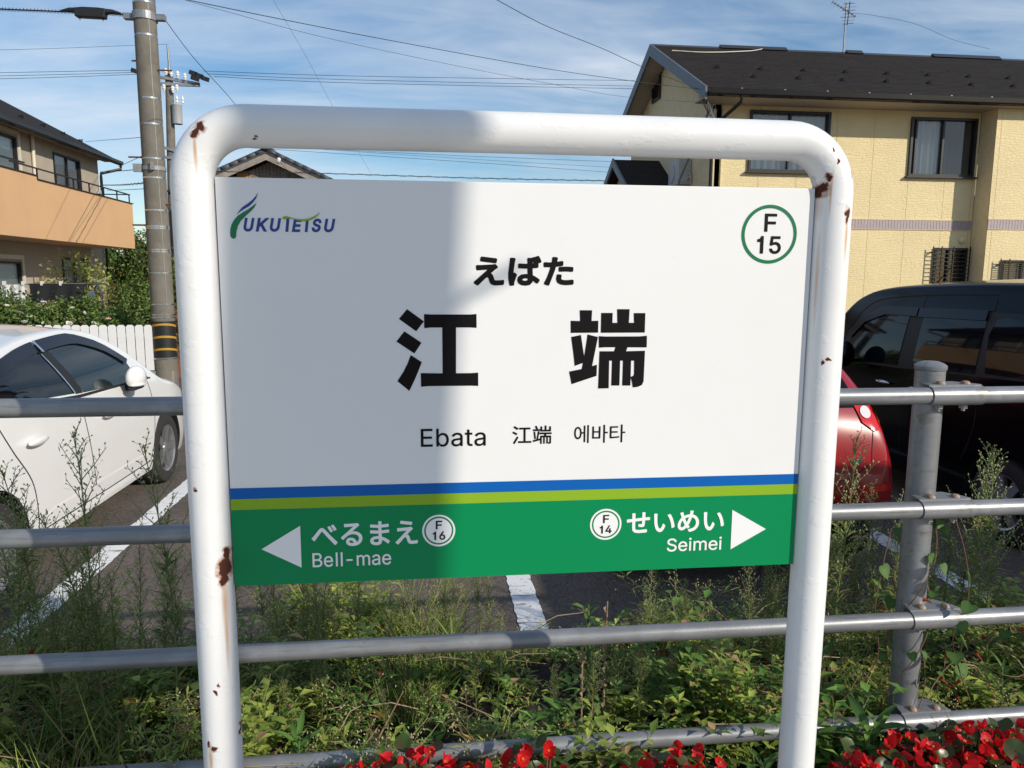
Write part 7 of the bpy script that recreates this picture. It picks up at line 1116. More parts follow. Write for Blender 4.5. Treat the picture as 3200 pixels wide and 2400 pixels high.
# ---- black tall wagon in the next bay
VS = dict(L=3.95, W=1.68, axles=(-1.18, 1.36), wr=.30, arch=.345, zlow=.42, zmid=.62, bulge=.02, tum=.13, tum2=.10,
    top=[(-1.975, .70), (-1.96, 1.30), (-1.92, 1.70), (-1.82, 1.81), (-1.5, 1.845), (-.8, 1.855), (-.1, 1.84), (.35, 1.82), (.65, 1.785), (.87, 1.72), (1.02, 1.62), (1.22, 1.38), (1.4, 1.13), (1.55, 1.04), (1.8, .95), (1.93, .8), (1.975, .55)],
    bot=[(-1.975, .3), (-1.8, .22), (1.7, .2), (1.975, .28)],
    wid=[(-1.975, .76), (-1.9, .81), (-1.6, .835), (0, .84), (1.3, .835), (1.7, .79), (1.975, .62)],
    belt=[(-1.975, 1.20), (-1.0, 1.17), (.0, 1.12), (1.0, 1.06), (1.975, 1.02)], rnd=[(-1.975, .08), (-1.5, .07), (0, .07), (1.0, .07), (1.975, .10)])
VX, VY = 4.59, 4.28
van, vb, vbv = make_car('car', 'black tall wagon with dark windows parked at right, chrome handles', (VX, VY, 0), VS, M['car_black'], 7)
def vy(Y): return Y-VY
for s in (1, -1):
    fr = patch(vbv, [(vy(5.4), 1.05), (vy(4.25), 1.10), (vy(2.75), 1.17), (vy(2.55), 1.25), (vy(2.5), 1.5), (vy(2.6), 1.60), (vy(4.6), 1.61), (vy(4.9), 1.57), (vy(5.12), 1.42)], 'x', .003, .06, s).build('window_surround', M['rubber'], vb, smooth=50)
    for P, nm in (([(vy(5.26), 1.08), (vy(4.36), 1.12), (vy(4.34), 1.555), (vy(4.7), 1.55), (vy(4.95), 1.47), (vy(5.12), 1.32)], 'front_door_glass'), ([(vy(4.16), 1.125), (vy(3.46), 1.155), (vy(3.46), 1.56), (vy(4.16), 1.55)], 'sliding_door_glass'), (smooth_poly([(vy(3.36), 1.17), (vy(2.85), 1.19), (vy(2.70), 1.27), (vy(2.66), 1.45), (vy(2.75), 1.55), (vy(3.36), 1.56)], 3), 'rear_quarter_glass')):
        patch(vbv, P, 'x', .007, .06, s).build(nm, M['car_glass'], fr, smooth=50)
    patch(vbv, [(vy(5.18), 1.35), (vy(5.0), 1.52), (vy(4.7), 1.61), (vy(4.24), 1.61), (vy(4.24), 1.54), (vy(4.68), 1.535), (vy(4.95), 1.45), (vy(5.13), 1.29)], 'x', .02, .05, s).build('door_visor', M['visor'], vb, smooth=50)
    patch(vbv, [(vy(4.22), 1.61), (vy(3.46), 1.62), (vy(3.46), 1.545), (vy(4.22), 1.535)], 'x', .02, .05, s).build('door_visor', M['visor'], vb, smooth=50)
    for P in ([(vy(4.20), 1.70), (vy(4.24), 1.4), (vy(4.23), 1.1), (vy(4.23), .6), (vy(4.2), .32)], [(vy(3.42), 1.70), (vy(3.42), 1.2), (vy(3.40), .8), (vy(3.5), .5)], [(vy(5.3), .9), (vy(5.25), .6), (vy(5.1), .32)], [(vy(5.22), 1.36), (vy(5.05), 1.55), (vy(4.8), 1.66), (vy(4.2), 1.71), (vy(3.42), 1.73)]):
        line_strip(vbv, P, 'x', s, .008).build('shut_line', M['gap'], vb)
    for Y in (4.50, 4.05): MB().blob((s*.855, vy(Y), .955), (.018, .10, .018), 12, 8).build('door_handle', M['chrome'], vb, smooth=60)
    mr_ = MB().blob((s*.97, vy(4.93), 1.16), (.10, .07, .12), 16, 12).build('mirror', M['car_black'], vb, smooth=60)
    MB().box((s*.80, vy(4.93)-.02, 1.08), (s*.92, vy(4.93)+.03, 1.12)).build('mirror_foot', M['car_black'], mr_)
patch(vbv, [(-.6, vy(5.45)), (.6, vy(5.45)), (.55, vy(5.02)), (-.55, vy(5.02))], 'z', .004, .06).build('windscreen', M['car_glass'], vb, smooth=60)
patch(vbv, [(-.55, 1.6), (.55, 1.6), (.6, 1.2), (-.6, 1.2)], 'y', .006, .06, -1).build('rear_glass', M['car_glass'], vb, smooth=60)
for s in (1, -1): patch(vbv, [(s*.66, 1.2), (s*.76, 1.2), (s*.76, .9), (s*.68, .9)], 'y', .006, .05, -1).build('tail_lamp', M['lamp_red'], vb, smooth=60)
MB().tube([(-.3, vy(4.75), 1.74), (-.3, vy(4.5), 1.95)], [.006, .003], 6).build('aerial', M['black'], vb)
# ------------------------------------------------------------------ plants
M['leaf'] = mat('leaf', (.08, .15, .03), .55, attr=True, sub=.28, spec=.4)
M['stem'] = mat('stem', (.10, .13, .04), .7, attr=True)
M['dry'] = mat('dry_stalk', (.34, .25, .15), .8, var=(30, (.2, .13, .07), .4, .6))
M['bark'] = mat('bark', (.12, .09, .065), .9, bump=(30, .6, 6, .01))
M['begonia'] = mat('begonia_petal', (.70, .012, .018), .42, sub=.35, var=(60, (.80, .09, .09), .55, .72), bump=(150, .5, 3, .002))
M['begonia_leaf'] = mat('begonia_leaf', (.05, .085, .02), .35, sub=.2, var=(20, (.10, .045, .02), .5, .7))
M['stamen'] = mat('stamen', (.75, .38, .02), .6)
M['trumpet'] = mat('trumpet_flower', (.42, .045, .012), .6, sub=.3)

class Leaves:
    """many small folded leaf blades gathered in arrays"""
    def __init__(s): s.P = []; s.C = []; s.F = []; s.n = 0
    def add(s, pos, d, nrm, ln, wd, col, mid=.45, droop=.15):
        pos, d, nrm, col = (np.atleast_2d(np.asarray(a, float)) for a in (pos, d, nrm, col)); k = len(pos)
        d = np.broadcast_to(d, pos.shape); nrm = np.broadcast_to(nrm, pos.shape); col = np.broadcast_to(col, pos.shape)
        ln = np.broadcast_to(np.asarray(ln, float), (k,))[:, None]; wd = np.broadcast_to(np.asarray(wd, float), (k,))[:, None]
        d = d/np.linalg.norm(d, axis=1, keepdims=True); sd = np.cross(d, nrm); sd /= np.linalg.norm(sd, axis=1, keepdims=True)+1e-9; nn = np.cross(sd, d)
        m = pos+d*ln*mid
        V = np.stack([pos, m+sd*wd/2+nn*wd*.12, m-nn*wd*.08, m-sd*wd/2+nn*wd*.12, pos+d*ln-nn*ln*droop], 1)
        base = s.n+5*np.arange(k)[:, None]
        s.F.append(np.concatenate([base+np.array([[0, 2, 1]]), base+np.array([[0, 3, 2]]), base+np.array([[1, 2, 4]]), base+np.array([[2, 3, 4]])]))
        s.P.append(V.reshape(-1, 3)); s.C.append(np.repeat(np.c_[col, np.ones(k)], 5, axis=0)); s.n += 5*k; return s
    def mesh(s, name):
        P = np.concatenate(s.P); F = np.concatenate(s.F).astype(np.int32); C = np.concatenate(s.C)
        me = bpy.data.meshes.new(name); me.vertices.add(len(P)); me.vertices.foreach_set('co', P.astype(np.float32).ravel())
        me.loops.add(F.size); me.loops.foreach_set('vertex_index', F.ravel()); me.polygons.add(len(F)); me.polygons.foreach_set('loop_start', np.arange(0, F.size, 3, dtype=np.int32))
        at = me.color_attributes.new('Col', 'FLOAT_COLOR', 'POINT'); at.data.foreach_set('color', C.astype(np.float32).ravel())
        me.update(calc_edges=True); me.validate(); return me
    def build(s, name, m, parent=None): return obj(name, s.mesh(name), m, parent)
def unit(n):
    v = rng.normal(size=(n, 3)); return v/np.linalg.norm(v, axis=1, keepdims=True)
def greens(n, a=(.07, .13, .022), b=(.38, .42, .09), dry=.0, dcol=(.26, .17, .08)):
    t = rng.random((n, 1))**1.3; c = np.array(a)*(1-t)+np.array(b)*t; c = c*(.8+.4*rng.random((n, 1)))
    k = rng.random(n) < dry; c[k] = np.array(dcol)*(.7+.6*rng.random((k.sum(), 1))); return c
class Stems(MB):
    def __init__(s): super().__init__(); s.c = []
    def stalk(s, pts, r, n, col):
        o = len(s.v); s.tube(pts, r, n, caps=False); s.c += [(*col, 1)]*(len(s.v)-o)
OCT = np.array([(1, 0, 0), (0, 1, 0), (-1, 0, 0), (0, -1, 0), (0, 0, 1), (0, 0, -1)], float); OF = [(0, 1, 4), (1, 2, 4), (2, 3, 4), (3, 0, 4), (1, 0, 5), (2, 1, 5), (3, 2, 5), (0, 3, 5)]
def buds(pos, d, r, l, col):
    pos = np.asarray(pos); k = len(pos); P = []; F = []; C = []
    for i in range(k):
        dz = np.asarray(d[i])/np.linalg.norm(d[i]); x = np.cross(dz, (.3, .8, .1)); x /= np.linalg.norm(x); y = np.cross(dz, x)
        o = OCT[:, :1]*x*r[i]+OCT[:, 1:2]*y*r[i]+OCT[:, 2:]*dz*l[i]
        F += [tuple(a+6*i for a in f) for f in OF]; P += [tuple(q) for q in pos[i]+o]; C += [(*(col[i]*.8), 1)]*5; C[-1] = (*col[i], 1); C += [(*(col[i]*.7), 1)]
    return P, F, C

# ---- tall panicled weeds (templates of unit-like size, then copies)
def make_weed(H, seed, lean=.06, brown=.12, dense=1.0):
    global rng
    rng = np.random.default_rng(seed); rr_ = random.Random(seed)
    ph = rr_.uniform(0, 6.28); dx, dy = lean*math.cos(ph), lean*math.sin(ph)
    def axis(t): return np.array([dx*t*t*H+.012*math.sin(5*t+ph), dy*t*t*H+.012*math.cos(4*t+ph), H*t])
    st = Stems(); st.stalk([axis(t) for t in np.linspace(0, 1, 12)], list(np.linspace(.0045, .0012, 12)), 5, (.15, .19, .06))
    lv = Leaves(); nl = int(95*H)
    t = rng.random(nl)*.72+.03; a = np.arange(nl)*2.4
    pos = np.array([axis(q) for q in t]); d = np.c_[np.cos(a), np.sin(a), .35+.9*rng.random(nl)]
    lv.add(pos, d, (0, 0, 1), (.05+.06*rng.random(nl))*(1.1-.5*t), .007+.007*rng.random(nl), greens(nl, dry=brown), .4, .3)
    bp, bd, br, bl, bc = [], [], [], [], []
    nb = int(30*dense)
    for k in range(nb):
        q = .48+.52*(k/nb)**.9; p0 = axis(min(q, .995)); an = k*2.399+rr_.uniform(-.4, .4); L = (.17*(1-q)**.7+.03)*rr_.uniform(.7, 1.3)*H
        up_ = rr_.uniform(.9, 1.5); v = np.array([math.cos(an), math.sin(an), up_]); v /= np.linalg.norm(v)
        pts = [p0, p0+v*L*.5+np.array([0, 0, .01]), p0+v*L+np.array([0, 0, .03*L/.1])]
        st.stalk(pts, [.0016, .0012, .0008], 4, (.17, .22, .07))
        nn = max(3, int(L*95))
        for j in range(nn):
            u = .25+.75*(j+rr_.random())/nn; base = pts[0]*(1-u)**2+2*u*(1-u)*pts[1]+u*u*pts[2]
            w_ = rng.normal(size=3); w_[2] = abs(w_[2])+.6; w_ /= np.linalg.norm(w_); ll = rr_.uniform(.008, .022)
            e = base+w_*ll; st.stalk([base, e], [.0007, .0006], 3, (.18, .23, .08))
            bp.append(e); bd.append(w_); br.append(rr_.uniform(.0022, .0034)); bl.append(rr_.uniform(.004, .0065))
            bc.append(np.array((.42, .46, .20)) if rr_.random() > .25 else np.array((.52, .42, .28)))
        kk = max(2, int(L*40)); u = rng.random(kk)
        lv.add(pts[0]+v*L*u[:, None], np.c_[rng.normal(size=kk), rng.normal(size=kk), .5+rng.random(kk)], (0, 0, 1), .012+.02*rng.random(kk), .0028, greens(kk, dry=brown), .4, .2)
    P, F, C = buds(bp, bd, br, bl, bc)
    hd = MB(); hd.v = P; hd.f = F; hd.c = C
    return st.mesh('stem', False), lv.mesh('foliage'), hd.mesh('flower_heads', False)
TPL = [make_weed(1.0, 11), make_weed(1.0, 12, .1, .1, 1.2), make_weed(1.0, 13, .04, .2, .8), make_weed(.8, 14, .14, .1, 1.3)]
for T in TPL:
    for me, m in zip(T, (M['stem'], M['leaf'], M['stem'])): me.materials.append(m)
WEEDS = [  # x, y, template, scale, turn, tilt-x, tilt-y, label
 (-1.245, .86, 0, 1.08, .3, 0, .01, 'tallest panicled weed in front of the white car door, left of the sign'),
 (-1.40, .88, 1, .99, 1.3, .0, -.02, 'leafy weed with dark seed heads just left of the tallest weed by the car'),
 (-1.03, .86, 2, 1.05, 2.4, 0, 0, 'weed with pinkish seed heads before the white car front wheel'),
 (-1.58, .95, 1, .80, 4.2, 0, -.03, 'lower weed at the far left picture edge before the car rear wheel'),
 (-1.33, 1.0, 3, .98, 2.9, 0, .03, 'bushy weed between the two tallest weeds at left'),
 (-1.12, 1.02, 3, .78, 5.1, 0, .0, 'short weed over the left parking line'),
 (-.93, .92, 0, .66, .9, 0, .03, 'small weed beside the left sign post above the third rail'),
 (-.98, 1.1, 1, .7, 3.9, 0, -.02, 'thin weed against the asphalt left of the left post'),
 (-.55, 1.22, 3, .52, 1.0, 0, 0, 'low weed right of the left post below the green band'),
 (-.36, 1.3, 1, .46, 2.0, 0, 0, 'low yellowish weed under the Bell-mae lettering'),
 (-.17, 1.26, 3, .50, .4, 0, .02, 'dense low weed under the F16 number ring'),
 (.02, 1.22, 1, .42, 5.5, 0, .05, 'low weed beside the middle parking line'),
 (.57, .92, 0, .54, 2.2, 0, .02, 'upright budding weed on the dark asphalt under the F14 number ring'),
 (.80, .95, 3, .42, 1.2, 0, 0, 'short weed on the rail under the Seimei lettering'),
 (.95, .90, 2, .58, .2, 0, -.03, 'brown seeded weed under the right arrow beside the right post'),
 (1.10, .86, 1, .62, 3.3, 0, .04, 'weed directly right of the right post below the second rail'),
 (1.245, .88, 0, 1.02, 4.1, 0, .07, 'tall leaning weed before the red car tail lamp'),
 (1.20, .95, 3, .88, 4.9, 0, .01, 'bushy weed before the red car bumper'),
 (1.47, .80, 2, .80, 1.6, 0, .05, 'slim weed just right of the fence post'),
 (1.56, .92, 1, .60, 2.6, 0, .0, 'short weed right of the fence post with pale buds'),
 (1.74, .86, 2, .97, 3.0, 0, 0, 'tall slim weed before the black car door'),
 (1.86, .90, 1, .95, .8, 0, .02, 'tall bushy weed before the black car wheel'),
 (1.98, .86, 0, 1.02, 2.0, 0, 0, 'tallest weed at the right picture edge'),
 (2.12, .95, 3, .9, 1.1, 0, 0, 'weed at the right picture edge behind the others'),
 (1.68, 1.1, 3, .6, .6, 0, 0, 'low weed over the right parking line'),
]
for x, y, k, sc_, a, tx, ty, lab in WEEDS:
    t = thing('weed', lab, 'weed', (x, y, .27 if y < 1.3 else .2), 'panicled weeds along the fence', a); t.rotation_euler = (tx, ty, a); t.scale = (sc_,)*3
    for nm, me in zip(('stem', 'foliage', 'flower_heads'), TPL[k]):
        o = bpy.data.objects.new(nm, me); COL.objects.link(o); o.parent = t
        if nm == 'flower_heads': o['kind'] = 'stuff'

# ---- low weeds covering the bed: nobody could count these
rng = np.random.default_rng(5)
gc = Leaves(); gs = Stems(); gb = ([], [], [], [], [])
def bed_z(y): return np.where(y < 1.25, .285, .285*(1-np.clip((y-1.25)/.68, 0, 1)**1.2))
# species grow in clumps of their own height, leaf and tint, with hollows of bare soil between them
CL = []
for _ in range(150):
    cx, cy = rng.uniform(-2.9, 3.4), .38+rng.random()*1.45
    if cy > 1.5 and .0 < cx < .75: continue
    k = rng.random(); H = .10+.16*rng.random() if cy < .62 else .12+.30*rng.random()**1.3
    if -.9 < cx < .0 and cy > .85: H *= 1.25
    if 0 < cx < .75 and cy > .9: H *= .6
    CL.append((cx, cy, .06+.12*rng.random(), H, 0 if k < .42 else 1 if k < .76 else 2 if k < .84 else 3, rng.random()))
SPR = []
for cx, cy, r, H, kind, tint in CL:
    for _ in range(int(24+900*r*r)):
        q = rng.normal(size=2)*r*.6; SPR.append((cx+q[0], cy+q[1]*.9, H*max(.35, 1-(q@q)/(r*r)*.5)*rng.uniform(.6, 1.15), kind, tint))
for _ in range(1500): SPR.append((rng.uniform(-2.9, 3.4), .36+rng.random()*1.5, rng.uniform(.03, .10), int(rng.integers(0, 2)), rng.random()))
def tinted(n, tint, dry):
    lo, hi = ((.05, .12, .02), (.15, .25, .045)) if tint < .28 else ((.10, .16, .025), (.32, .36, .075)) if tint < .84 else ((.16, .17, .04), (.42, .36, .12))
    return greens(n, lo, hi, dry)*1.55
for x, y, h, kind, tint in SPR:
    if y < .35 or y > 1.9 or (y > 1.5 and 0 < x < .75): continue
    p0 = np.array([x, y, float(bed_z(y))-.01]); ln_ = rng.normal(size=2)*.38
    tip = p0+np.array([ln_[0]*h, ln_[1]*h, h]); mid = (p0+tip)/2+np.array([-ln_[0]*h*.25, -ln_[1]*h*.25, h*.08])
    n = int(5+h*46); u = np.linspace(.15, 1, n); pts = ((1-u)**2)[:, None]*p0+(2*u*(1-u))[:, None]*mid+(u*u)[:, None]*tip
    az = np.arange(n)*2.4+rng.random()*6; d = np.c_[np.cos(az), np.sin(az), .15+.8*rng.random(n)]
    if kind == 0: gc.add(pts, d, (0, 0, 1), .026+.034*rng.random(n), .005+.005*rng.random(n), tinted(n, tint, .12), .45, .2)
    elif kind == 1: gc.add(pts, d, (0, 0, 1), .024+.044*rng.random(n), .012+.020*rng.random(n), tinted(n, min(tint, .7), .06), .5, .25)
    elif kind == 2:
        m_ = max(4, n//3); gc.add(np.repeat(p0[None], m_, 0)+rng.normal(size=(m_, 3))*.010, np.c_[rng.normal(size=(m_, 2))*.5, 1+.3*rng.random(m_)], np.c_[rng.normal(size=(m_, 2)), np.ones(m_)*.3], h*(.7+.6*rng.random(m_)), .005, tinted(m_, tint, .15), .5, .3)
    else: gc.add(pts, d, (0, 0, 1), .012+.016*rng.random(n), .003+.003*rng.random(n), tinted(n, tint, .2), .45, .2)
    gs.stalk([p0, mid, tip], [.0018, .0014, .0009], 3, (.14, .17, .05) if rng.random() > .25 else (.26, .18, .10))
    if kind in (0, 3) and h > .09:
        for _ in range(int(rng.integers(3, 8))):
            w_ = rng.normal(size=3); w_[2] = abs(w_[2])+.5; gb[0].append(tip+rng.normal(size=3)*np.array((.016, .016, .02))); gb[1].append(w_); gb[2].append(.0027); gb[3].append(.005); gb[4].append(np.array((.44, .46, .2)) if rng.random() > .35 else np.array((.55, .42, .28)))
# dead leaves and broken stalks lying in the gaps
nd = 1100; dx_, dy_ = rng.uniform(-2.9, 3.4, nd), .4+rng.random(nd)*1.5
gc.add(np.c_[dx_, dy_, bed_z(dy_)+.01+.05*rng.random(nd)], np.c_[rng.normal(size=(nd, 2)), .2*rng.normal(size=nd)], np.c_[rng.normal(size=(nd, 2))*.4, np.ones(nd)], .025+.03*rng.random(nd), .010+.012*rng.random(nd), greens(nd, (.16, .10, .05), (.34, .24, .12)), .5, .1)
for _ in range(240):
    x, y = rng.uniform(-2.5, 3.0), rng.uniform(.42, 1.7); z = float(bed_z(y))+rng.uniform(.02, .16); v = rng.normal(size=3)*np.array((.09, .05, .05)); gs.stalk([(x, y, z), (x+v[0], y+v[1], z+abs(v[2])+.01), (x+2*v[0], y+2*v[1], z+abs(v[2])*1.3)], [.0022, .002, .0012], 4, (.34, .25, .15))
low = gc.build('ground_cover', M['leaf']); struct(low, 'stuff', 'dense low green weeds covering the planting bed')
o = obj('ground_cover_stems', gs.mesh('ground_cover_stems', False), M['stem'], low); struct(o, 'stuff')
Tn = [[(np.array([v.co[:] for v in me.vertices]), [tuple(p.vertices) for p in me.polygons], np.array([d.color[:] for d in me.color_attributes['Col'].data])) for me in T] for T in TPL]
EXTRA = MB(); EXTRA.c = []
def scatter(x, y, sc_, k, a):
    ca, sa = math.cos(a), math.sin(a); z0 = float(bed_z(np.array(y)))
    for V, Fs, Cc in Tn[k]:
        W_ = V*sc_; W_ = np.c_[W_[:, 0]*ca-W_[:, 1]*sa+x, W_[:, 0]*sa+W_[:, 1]*ca+y, W_[:, 2]+z0]
        o_ = len(EXTRA.v); EXTRA.v += [tuple(q) for q in W_.tolist()]; EXTRA.f += [tuple(i+o_ for i in f) for f in Fs]; EXTRA.c += Cc.tolist()
for i in range(130):
    x = rng.uniform(-1.75, 2.25); y = rng.uniform(.66, 1.62)
    if .05 < x < .62 and y > .9: continue
    hmax = .56 if -.8 < x < .05 else (.40 if x < 1.0 and x > 0 else .74)
    scatter(x, y, rng.uniform(.26, hmax), int(rng.integers(0, 4)), rng.uniform(0, 6.28))
o = obj('ground_cover_panicles', EXTRA.mesh('p', False), M['leaf'], low); struct(o, 'stuff')
P, F, C = buds(*gb); hd = MB(); hd.v = P; hd.f = F; hd.c = C; o = obj('ground_cover_buds', hd.mesh('b', False), M['stem'], low); struct(o, 'stuff')

# ---- larger lance-leaved plants
def lance(loc, H, n, L, Wd, label, tilt=(0, 0), seed=1, spread=1.0, col=((.04, .10, .02), (.10, .19, .04))):
    global rng
    rng = np.random.default_rng(seed)
    t = thing('leafy_weed', label, 'weed', loc); t.rotation_euler = (tilt[0], tilt[1], 0)
    st = Stems(); st.stalk([(0, 0, 0), (.005, .0, H*.5), (.0, .01, H)], [.006, .005, .003], 6, (.09, .15, .04)); obj('stem', st.mesh('stem', False), M['stem'], t)
    for k in range(n):
        u = .12+.88*(k/n); a = k*2.4+rng.random()*.5; ln = L*(.65+.5*rng.random())*(1.15-.35*u)
        d0 = np.array([math.cos(a)*spread, math.sin(a)*spread, .5+.9*u]); d0 /= np.linalg.norm(d0)
        # a blade as a bent strip
        m = MB(); V = []; seg = 7; p = np.array([0, 0, H*u]); dd = d0.copy(); sd = np.cross(d0, (0, 0, 1)); sd /= np.linalg.norm(sd); cv = []
        c = np.array(col[0])+(np.array(col[1])-np.array(col[0]))*rng.random()
        for j in range(seg+1):
            s_ = j/seg; w_ = Wd*math.sin(math.pi*min(1, .08+s_*.92))**.8*(1-.2*s_)/2
            nn = np.cross(sd, dd); V += [tuple(p+sd*w_+nn*w_*.35), tuple(p), tuple(p-sd*w_+nn*w_*.35)]
            cv += [(*c, 1), (*(c*1.25), 1), (*c, 1)]
            p = p+dd*ln/seg; dd = dd+np.array([0, 0, -.10-.12*s_]); dd /= np.linalg.norm(dd)
        m.v = V; m.f = [f for j in range(seg) for f in ((3*j, 3*j+3, 3*j+4, 3*j+1), (3*j+1, 3*j+4, 3*j+5, 3*j+2))]; m.c = cv
        obj('leaf', m.mesh('leaf', False), M['leaf'], t, smooth=180)
    return t
lance((1.06, .66, .27), .30, 26, .19, .020, 'dark green weed with long narrow drooping leaves left of the right post', (0, -.1), 3)
lance((1.02, .62, .27), .16, 14, .22, .022, 'low clump of long narrow leaves at the foot of the right post', (0, -.2), 4, 1.3)
lance((.34, .88, .27), .44, 24, .10, .011, 'narrow-leaved weed tuft rising over the third rail beside the parking line', (0, 0), 5)
lance((-1.40, .40, .27), .20, 18, .18, .028, 'light green broad-leaved plant at the bottom left corner', (0, 0), 6, 1.4, ((.07, .16, .03), (.13, .25, .05)))
lance((-1.62, .48, .27), .26, 14, .16, .024, 'second light green plant at the left picture edge', (0, 0), 7, 1.3, ((.07, .16, .03), (.13, .25, .05)))
lance((1.20, .48, .27), .20, 12, .24, .034, 'toothed broad-leaved plant lying over the lowest rail by the fence post', (0, -.35), 8, 1.4)
lance((.22, .72, .27), .16, 16, .15, .020, 'dark leafy clump behind the lowest rail in the middle', (0, 0), 9, 1.3)
lance((-.62, .62, .27), .20, 12, .14, .022, 'bright leafy clump beside the left post foot', (0, .1), 10, 1.2, ((.07, .16, .03), (.13, .25, .05)))
lance((.55, .64, .27), .13, 14, .16, .018, 'leafy clump behind the lowest rail right of the middle', (0, 0), 21, 1.4)
lance((-.12, 1.15, .27), .22, 18, .20, .010, 'pale grassy tuft under the F16 number ring', (0, 0), 22, .7, ((.10, .17, .03), (.2, .26, .06)))
lance((-.45, 1.2, .27), .20, 18, .20, .010, 'pale grassy tuft under the left arrow', (0, 0), 23, .7, ((.10, .17, .03), (.2, .26, .06)))
lance((1.75, .68, .27), .24, 20, .13, .012, 'feathery green plant right of the fence post above the lowest rail', (0, 0), 24, 1.1)
lance((.78, .44, .27), .12, 14, .14, .016, 'small leafy clump beside the red flowers left of the right post', (0, 0), 25, 1.4)
# dry stalks
for (x, y, z0, h, lx, lab) in ((.30, .78, .27, .36, .0, 'brown withered stalk left of the parking line end'), (.385, .82, .27, .48, .01, 'taller brown withered stalk over the third rail'), (-.42, .66, .3, .26, .5, 'pale bare twig slanting right of the left post'), (.94, .70, .42, .22, .75, 'short pale twig beside the right post'), (-.5, .62, .28, .2, .7, 'second bare twig low beside the left post')):
    t = thing('dry_stalk', lab, 'stalk', (x, y, z0), 'dry stalks')
    MB().tube([(0, 0, 0), (lx*h*.5, .01, h*.5), (lx*h, 0, h)], [.0035, .003, .002], 6).build('stalk', M['dry'], t, smooth=60)
    if lx < .1:
        m = MB()
        for k in range(26):
            a = k*2.4; z = h*(.1+.9*k/26); m.add([(.0, 0, z), (.012*math.cos(a), .012*math.sin(a), z-.004), (.006*math.cos(a+.8), .006*math.sin(a+.8), z-.022)], [(0, 1, 2)])
        m.build('withered_leaves', M['dry'], t, fix=False)

# ---- climbing vine on the fence post: heart leaves and red trumpets
def heart_mesh():
    P = [(0, 0), (.22, .10), (.42, .02), (.50, -.20), (.40, -.48), (.20, -.78), (0, -1.0)]
    V = [(0, 0, -.06)]+[(x, y, .10*abs(x)*2) for x, y in P]+[(-x, y, .10*abs(x)*2) for x, y in P[-2:0:-1]]
    V.append((0, -.5, -.03)); n = len(V)-2
    m = MB(); m.v = V; m.f = [(len(V)-1, 1+(i % n), 1+((i+1) % n)) for i in range(n)]; m.c = [(.07, .15, .03, 1)]*len(V); m.c[-1] = (.11, .2, .05, 1); return m.mesh('leaf', False)
hm = heart_mesh(); hm.materials.append(M['leaf']); hm.polygons.foreach_set('use_smooth', [True]*len(hm.polygons))
tm = MB().lathe([(.010, .030), (.0035, .024), (.0022, .012), (.0016, 0)], 10, 'z').mesh('flower'); tm.materials.append(M['trumpet'])
rnd = random.Random(4)
def vine(label, loc, paths, nl, nf, box_, ls=(.03, .05)):
    t = thing('climbing_vine', label, 'vine', loc)
    m = Stems()
    for p in paths: m.stalk(spline(p, 8), .0018, 5, (.16, .09, .05))
    obj('stem', m.mesh('stem', False), M['stem'], t)
    pts = [q for p in paths for q in spline(p, 6)]
    for k in range(nl):
        q = rnd.choice(pts); o = bpy.data.objects.new('leaf', hm); COL.objects.link(o); o.parent = t; s_ = rnd.uniform(*ls)
        o.location = (q[0]+rnd.uniform(-.03, .03), q[1]-rnd.uniform(0, .03), q[2]+rnd.uniform(-.02, .02)); o.scale = (s_,)*3; o.rotation_euler = (R(rnd.uniform(20, 80)), R(rnd.uniform(-30, 30)), R(rnd.uniform(-70, 70)))
    for k in range(nf):
        o = bpy.data.objects.new('flower', tm); COL.objects.link(o); o.parent = t; s_ = rnd.uniform(.6, .95)
        q = Vector((rnd.uniform(*box_[0]), rnd.uniform(*box_[1]), rnd.uniform(*box_[2])))
        o.location = q; o.scale = (s_,)*3; o.rotation_euler = (R(rnd.uniform(-20, 110)), R(rnd.uniform(-40, 40)), R(rnd.uniform(0, 360)))
    return t
pv = []
for k in range(3):
    pv.append([(.06*math.cos(a*1.0+k*2), .0+.062*math.sin(a+k*2), z) for a, z in [(i*.75, .05+i*.085) for i in range(11-k*2)]])
pv.append([(.05, -.07, .85), (.1, -.09, .7), (.12, -.1, .55), (.09, -.09, .4), (.16, -.1, .2)]); pv.append([(-.1, -.02, .75), (-.14, -.03, .5), (-.1, 0, .3), (-.2, .02, .15)])
vine('heart-leaved vine climbing the fence post', (1.34, .62, .3), pv, 26, 6, ((-.22, .2), (-.1, .03), (.1, .62)))
vine('vine with small red trumpet flowers creeping through weeds right of the fence post', (1.7, .72, .3), [[(-.3, -.1, .1), (-.1, 0, .22), (.1, -.05, .18), (.3, .05, .25)], [(-.3, .1, .2), (0, .15, .28), (.35, .1, .2)]], 18, 14, ((-.34, .42), (-.12, .3), (.08, .34)))
vine('vine with a few red trumpets in the weeds left of the right post', (.75, .85, .3), [[(-.4, 0, .1), (-.1, .1, .2), (.25, 0, .2)]], 8, 7, ((-.4, .32), (-.12, .3), (.1, .34)), (.02, .035))
vine('vine with sparse red trumpets in the weeds left of the sign', (-1.05, .95, .3), [[(-.4, 0, .1), (0, .1, .22), (.3, 0, .15)]], 6, 4, ((-.5, .35), (-.1, .3), (.1, .36)), (.02, .035))
vine('vine with sparse red trumpets in the weeds under the sign panel', (-.15, .85, .3), [[(-.3, 0, .1), (0, .1, .2), (.3, 0, .12)]], 6, 4, ((-.4, .4), (-.15, .2), (.08, .25)), (.02, .035))

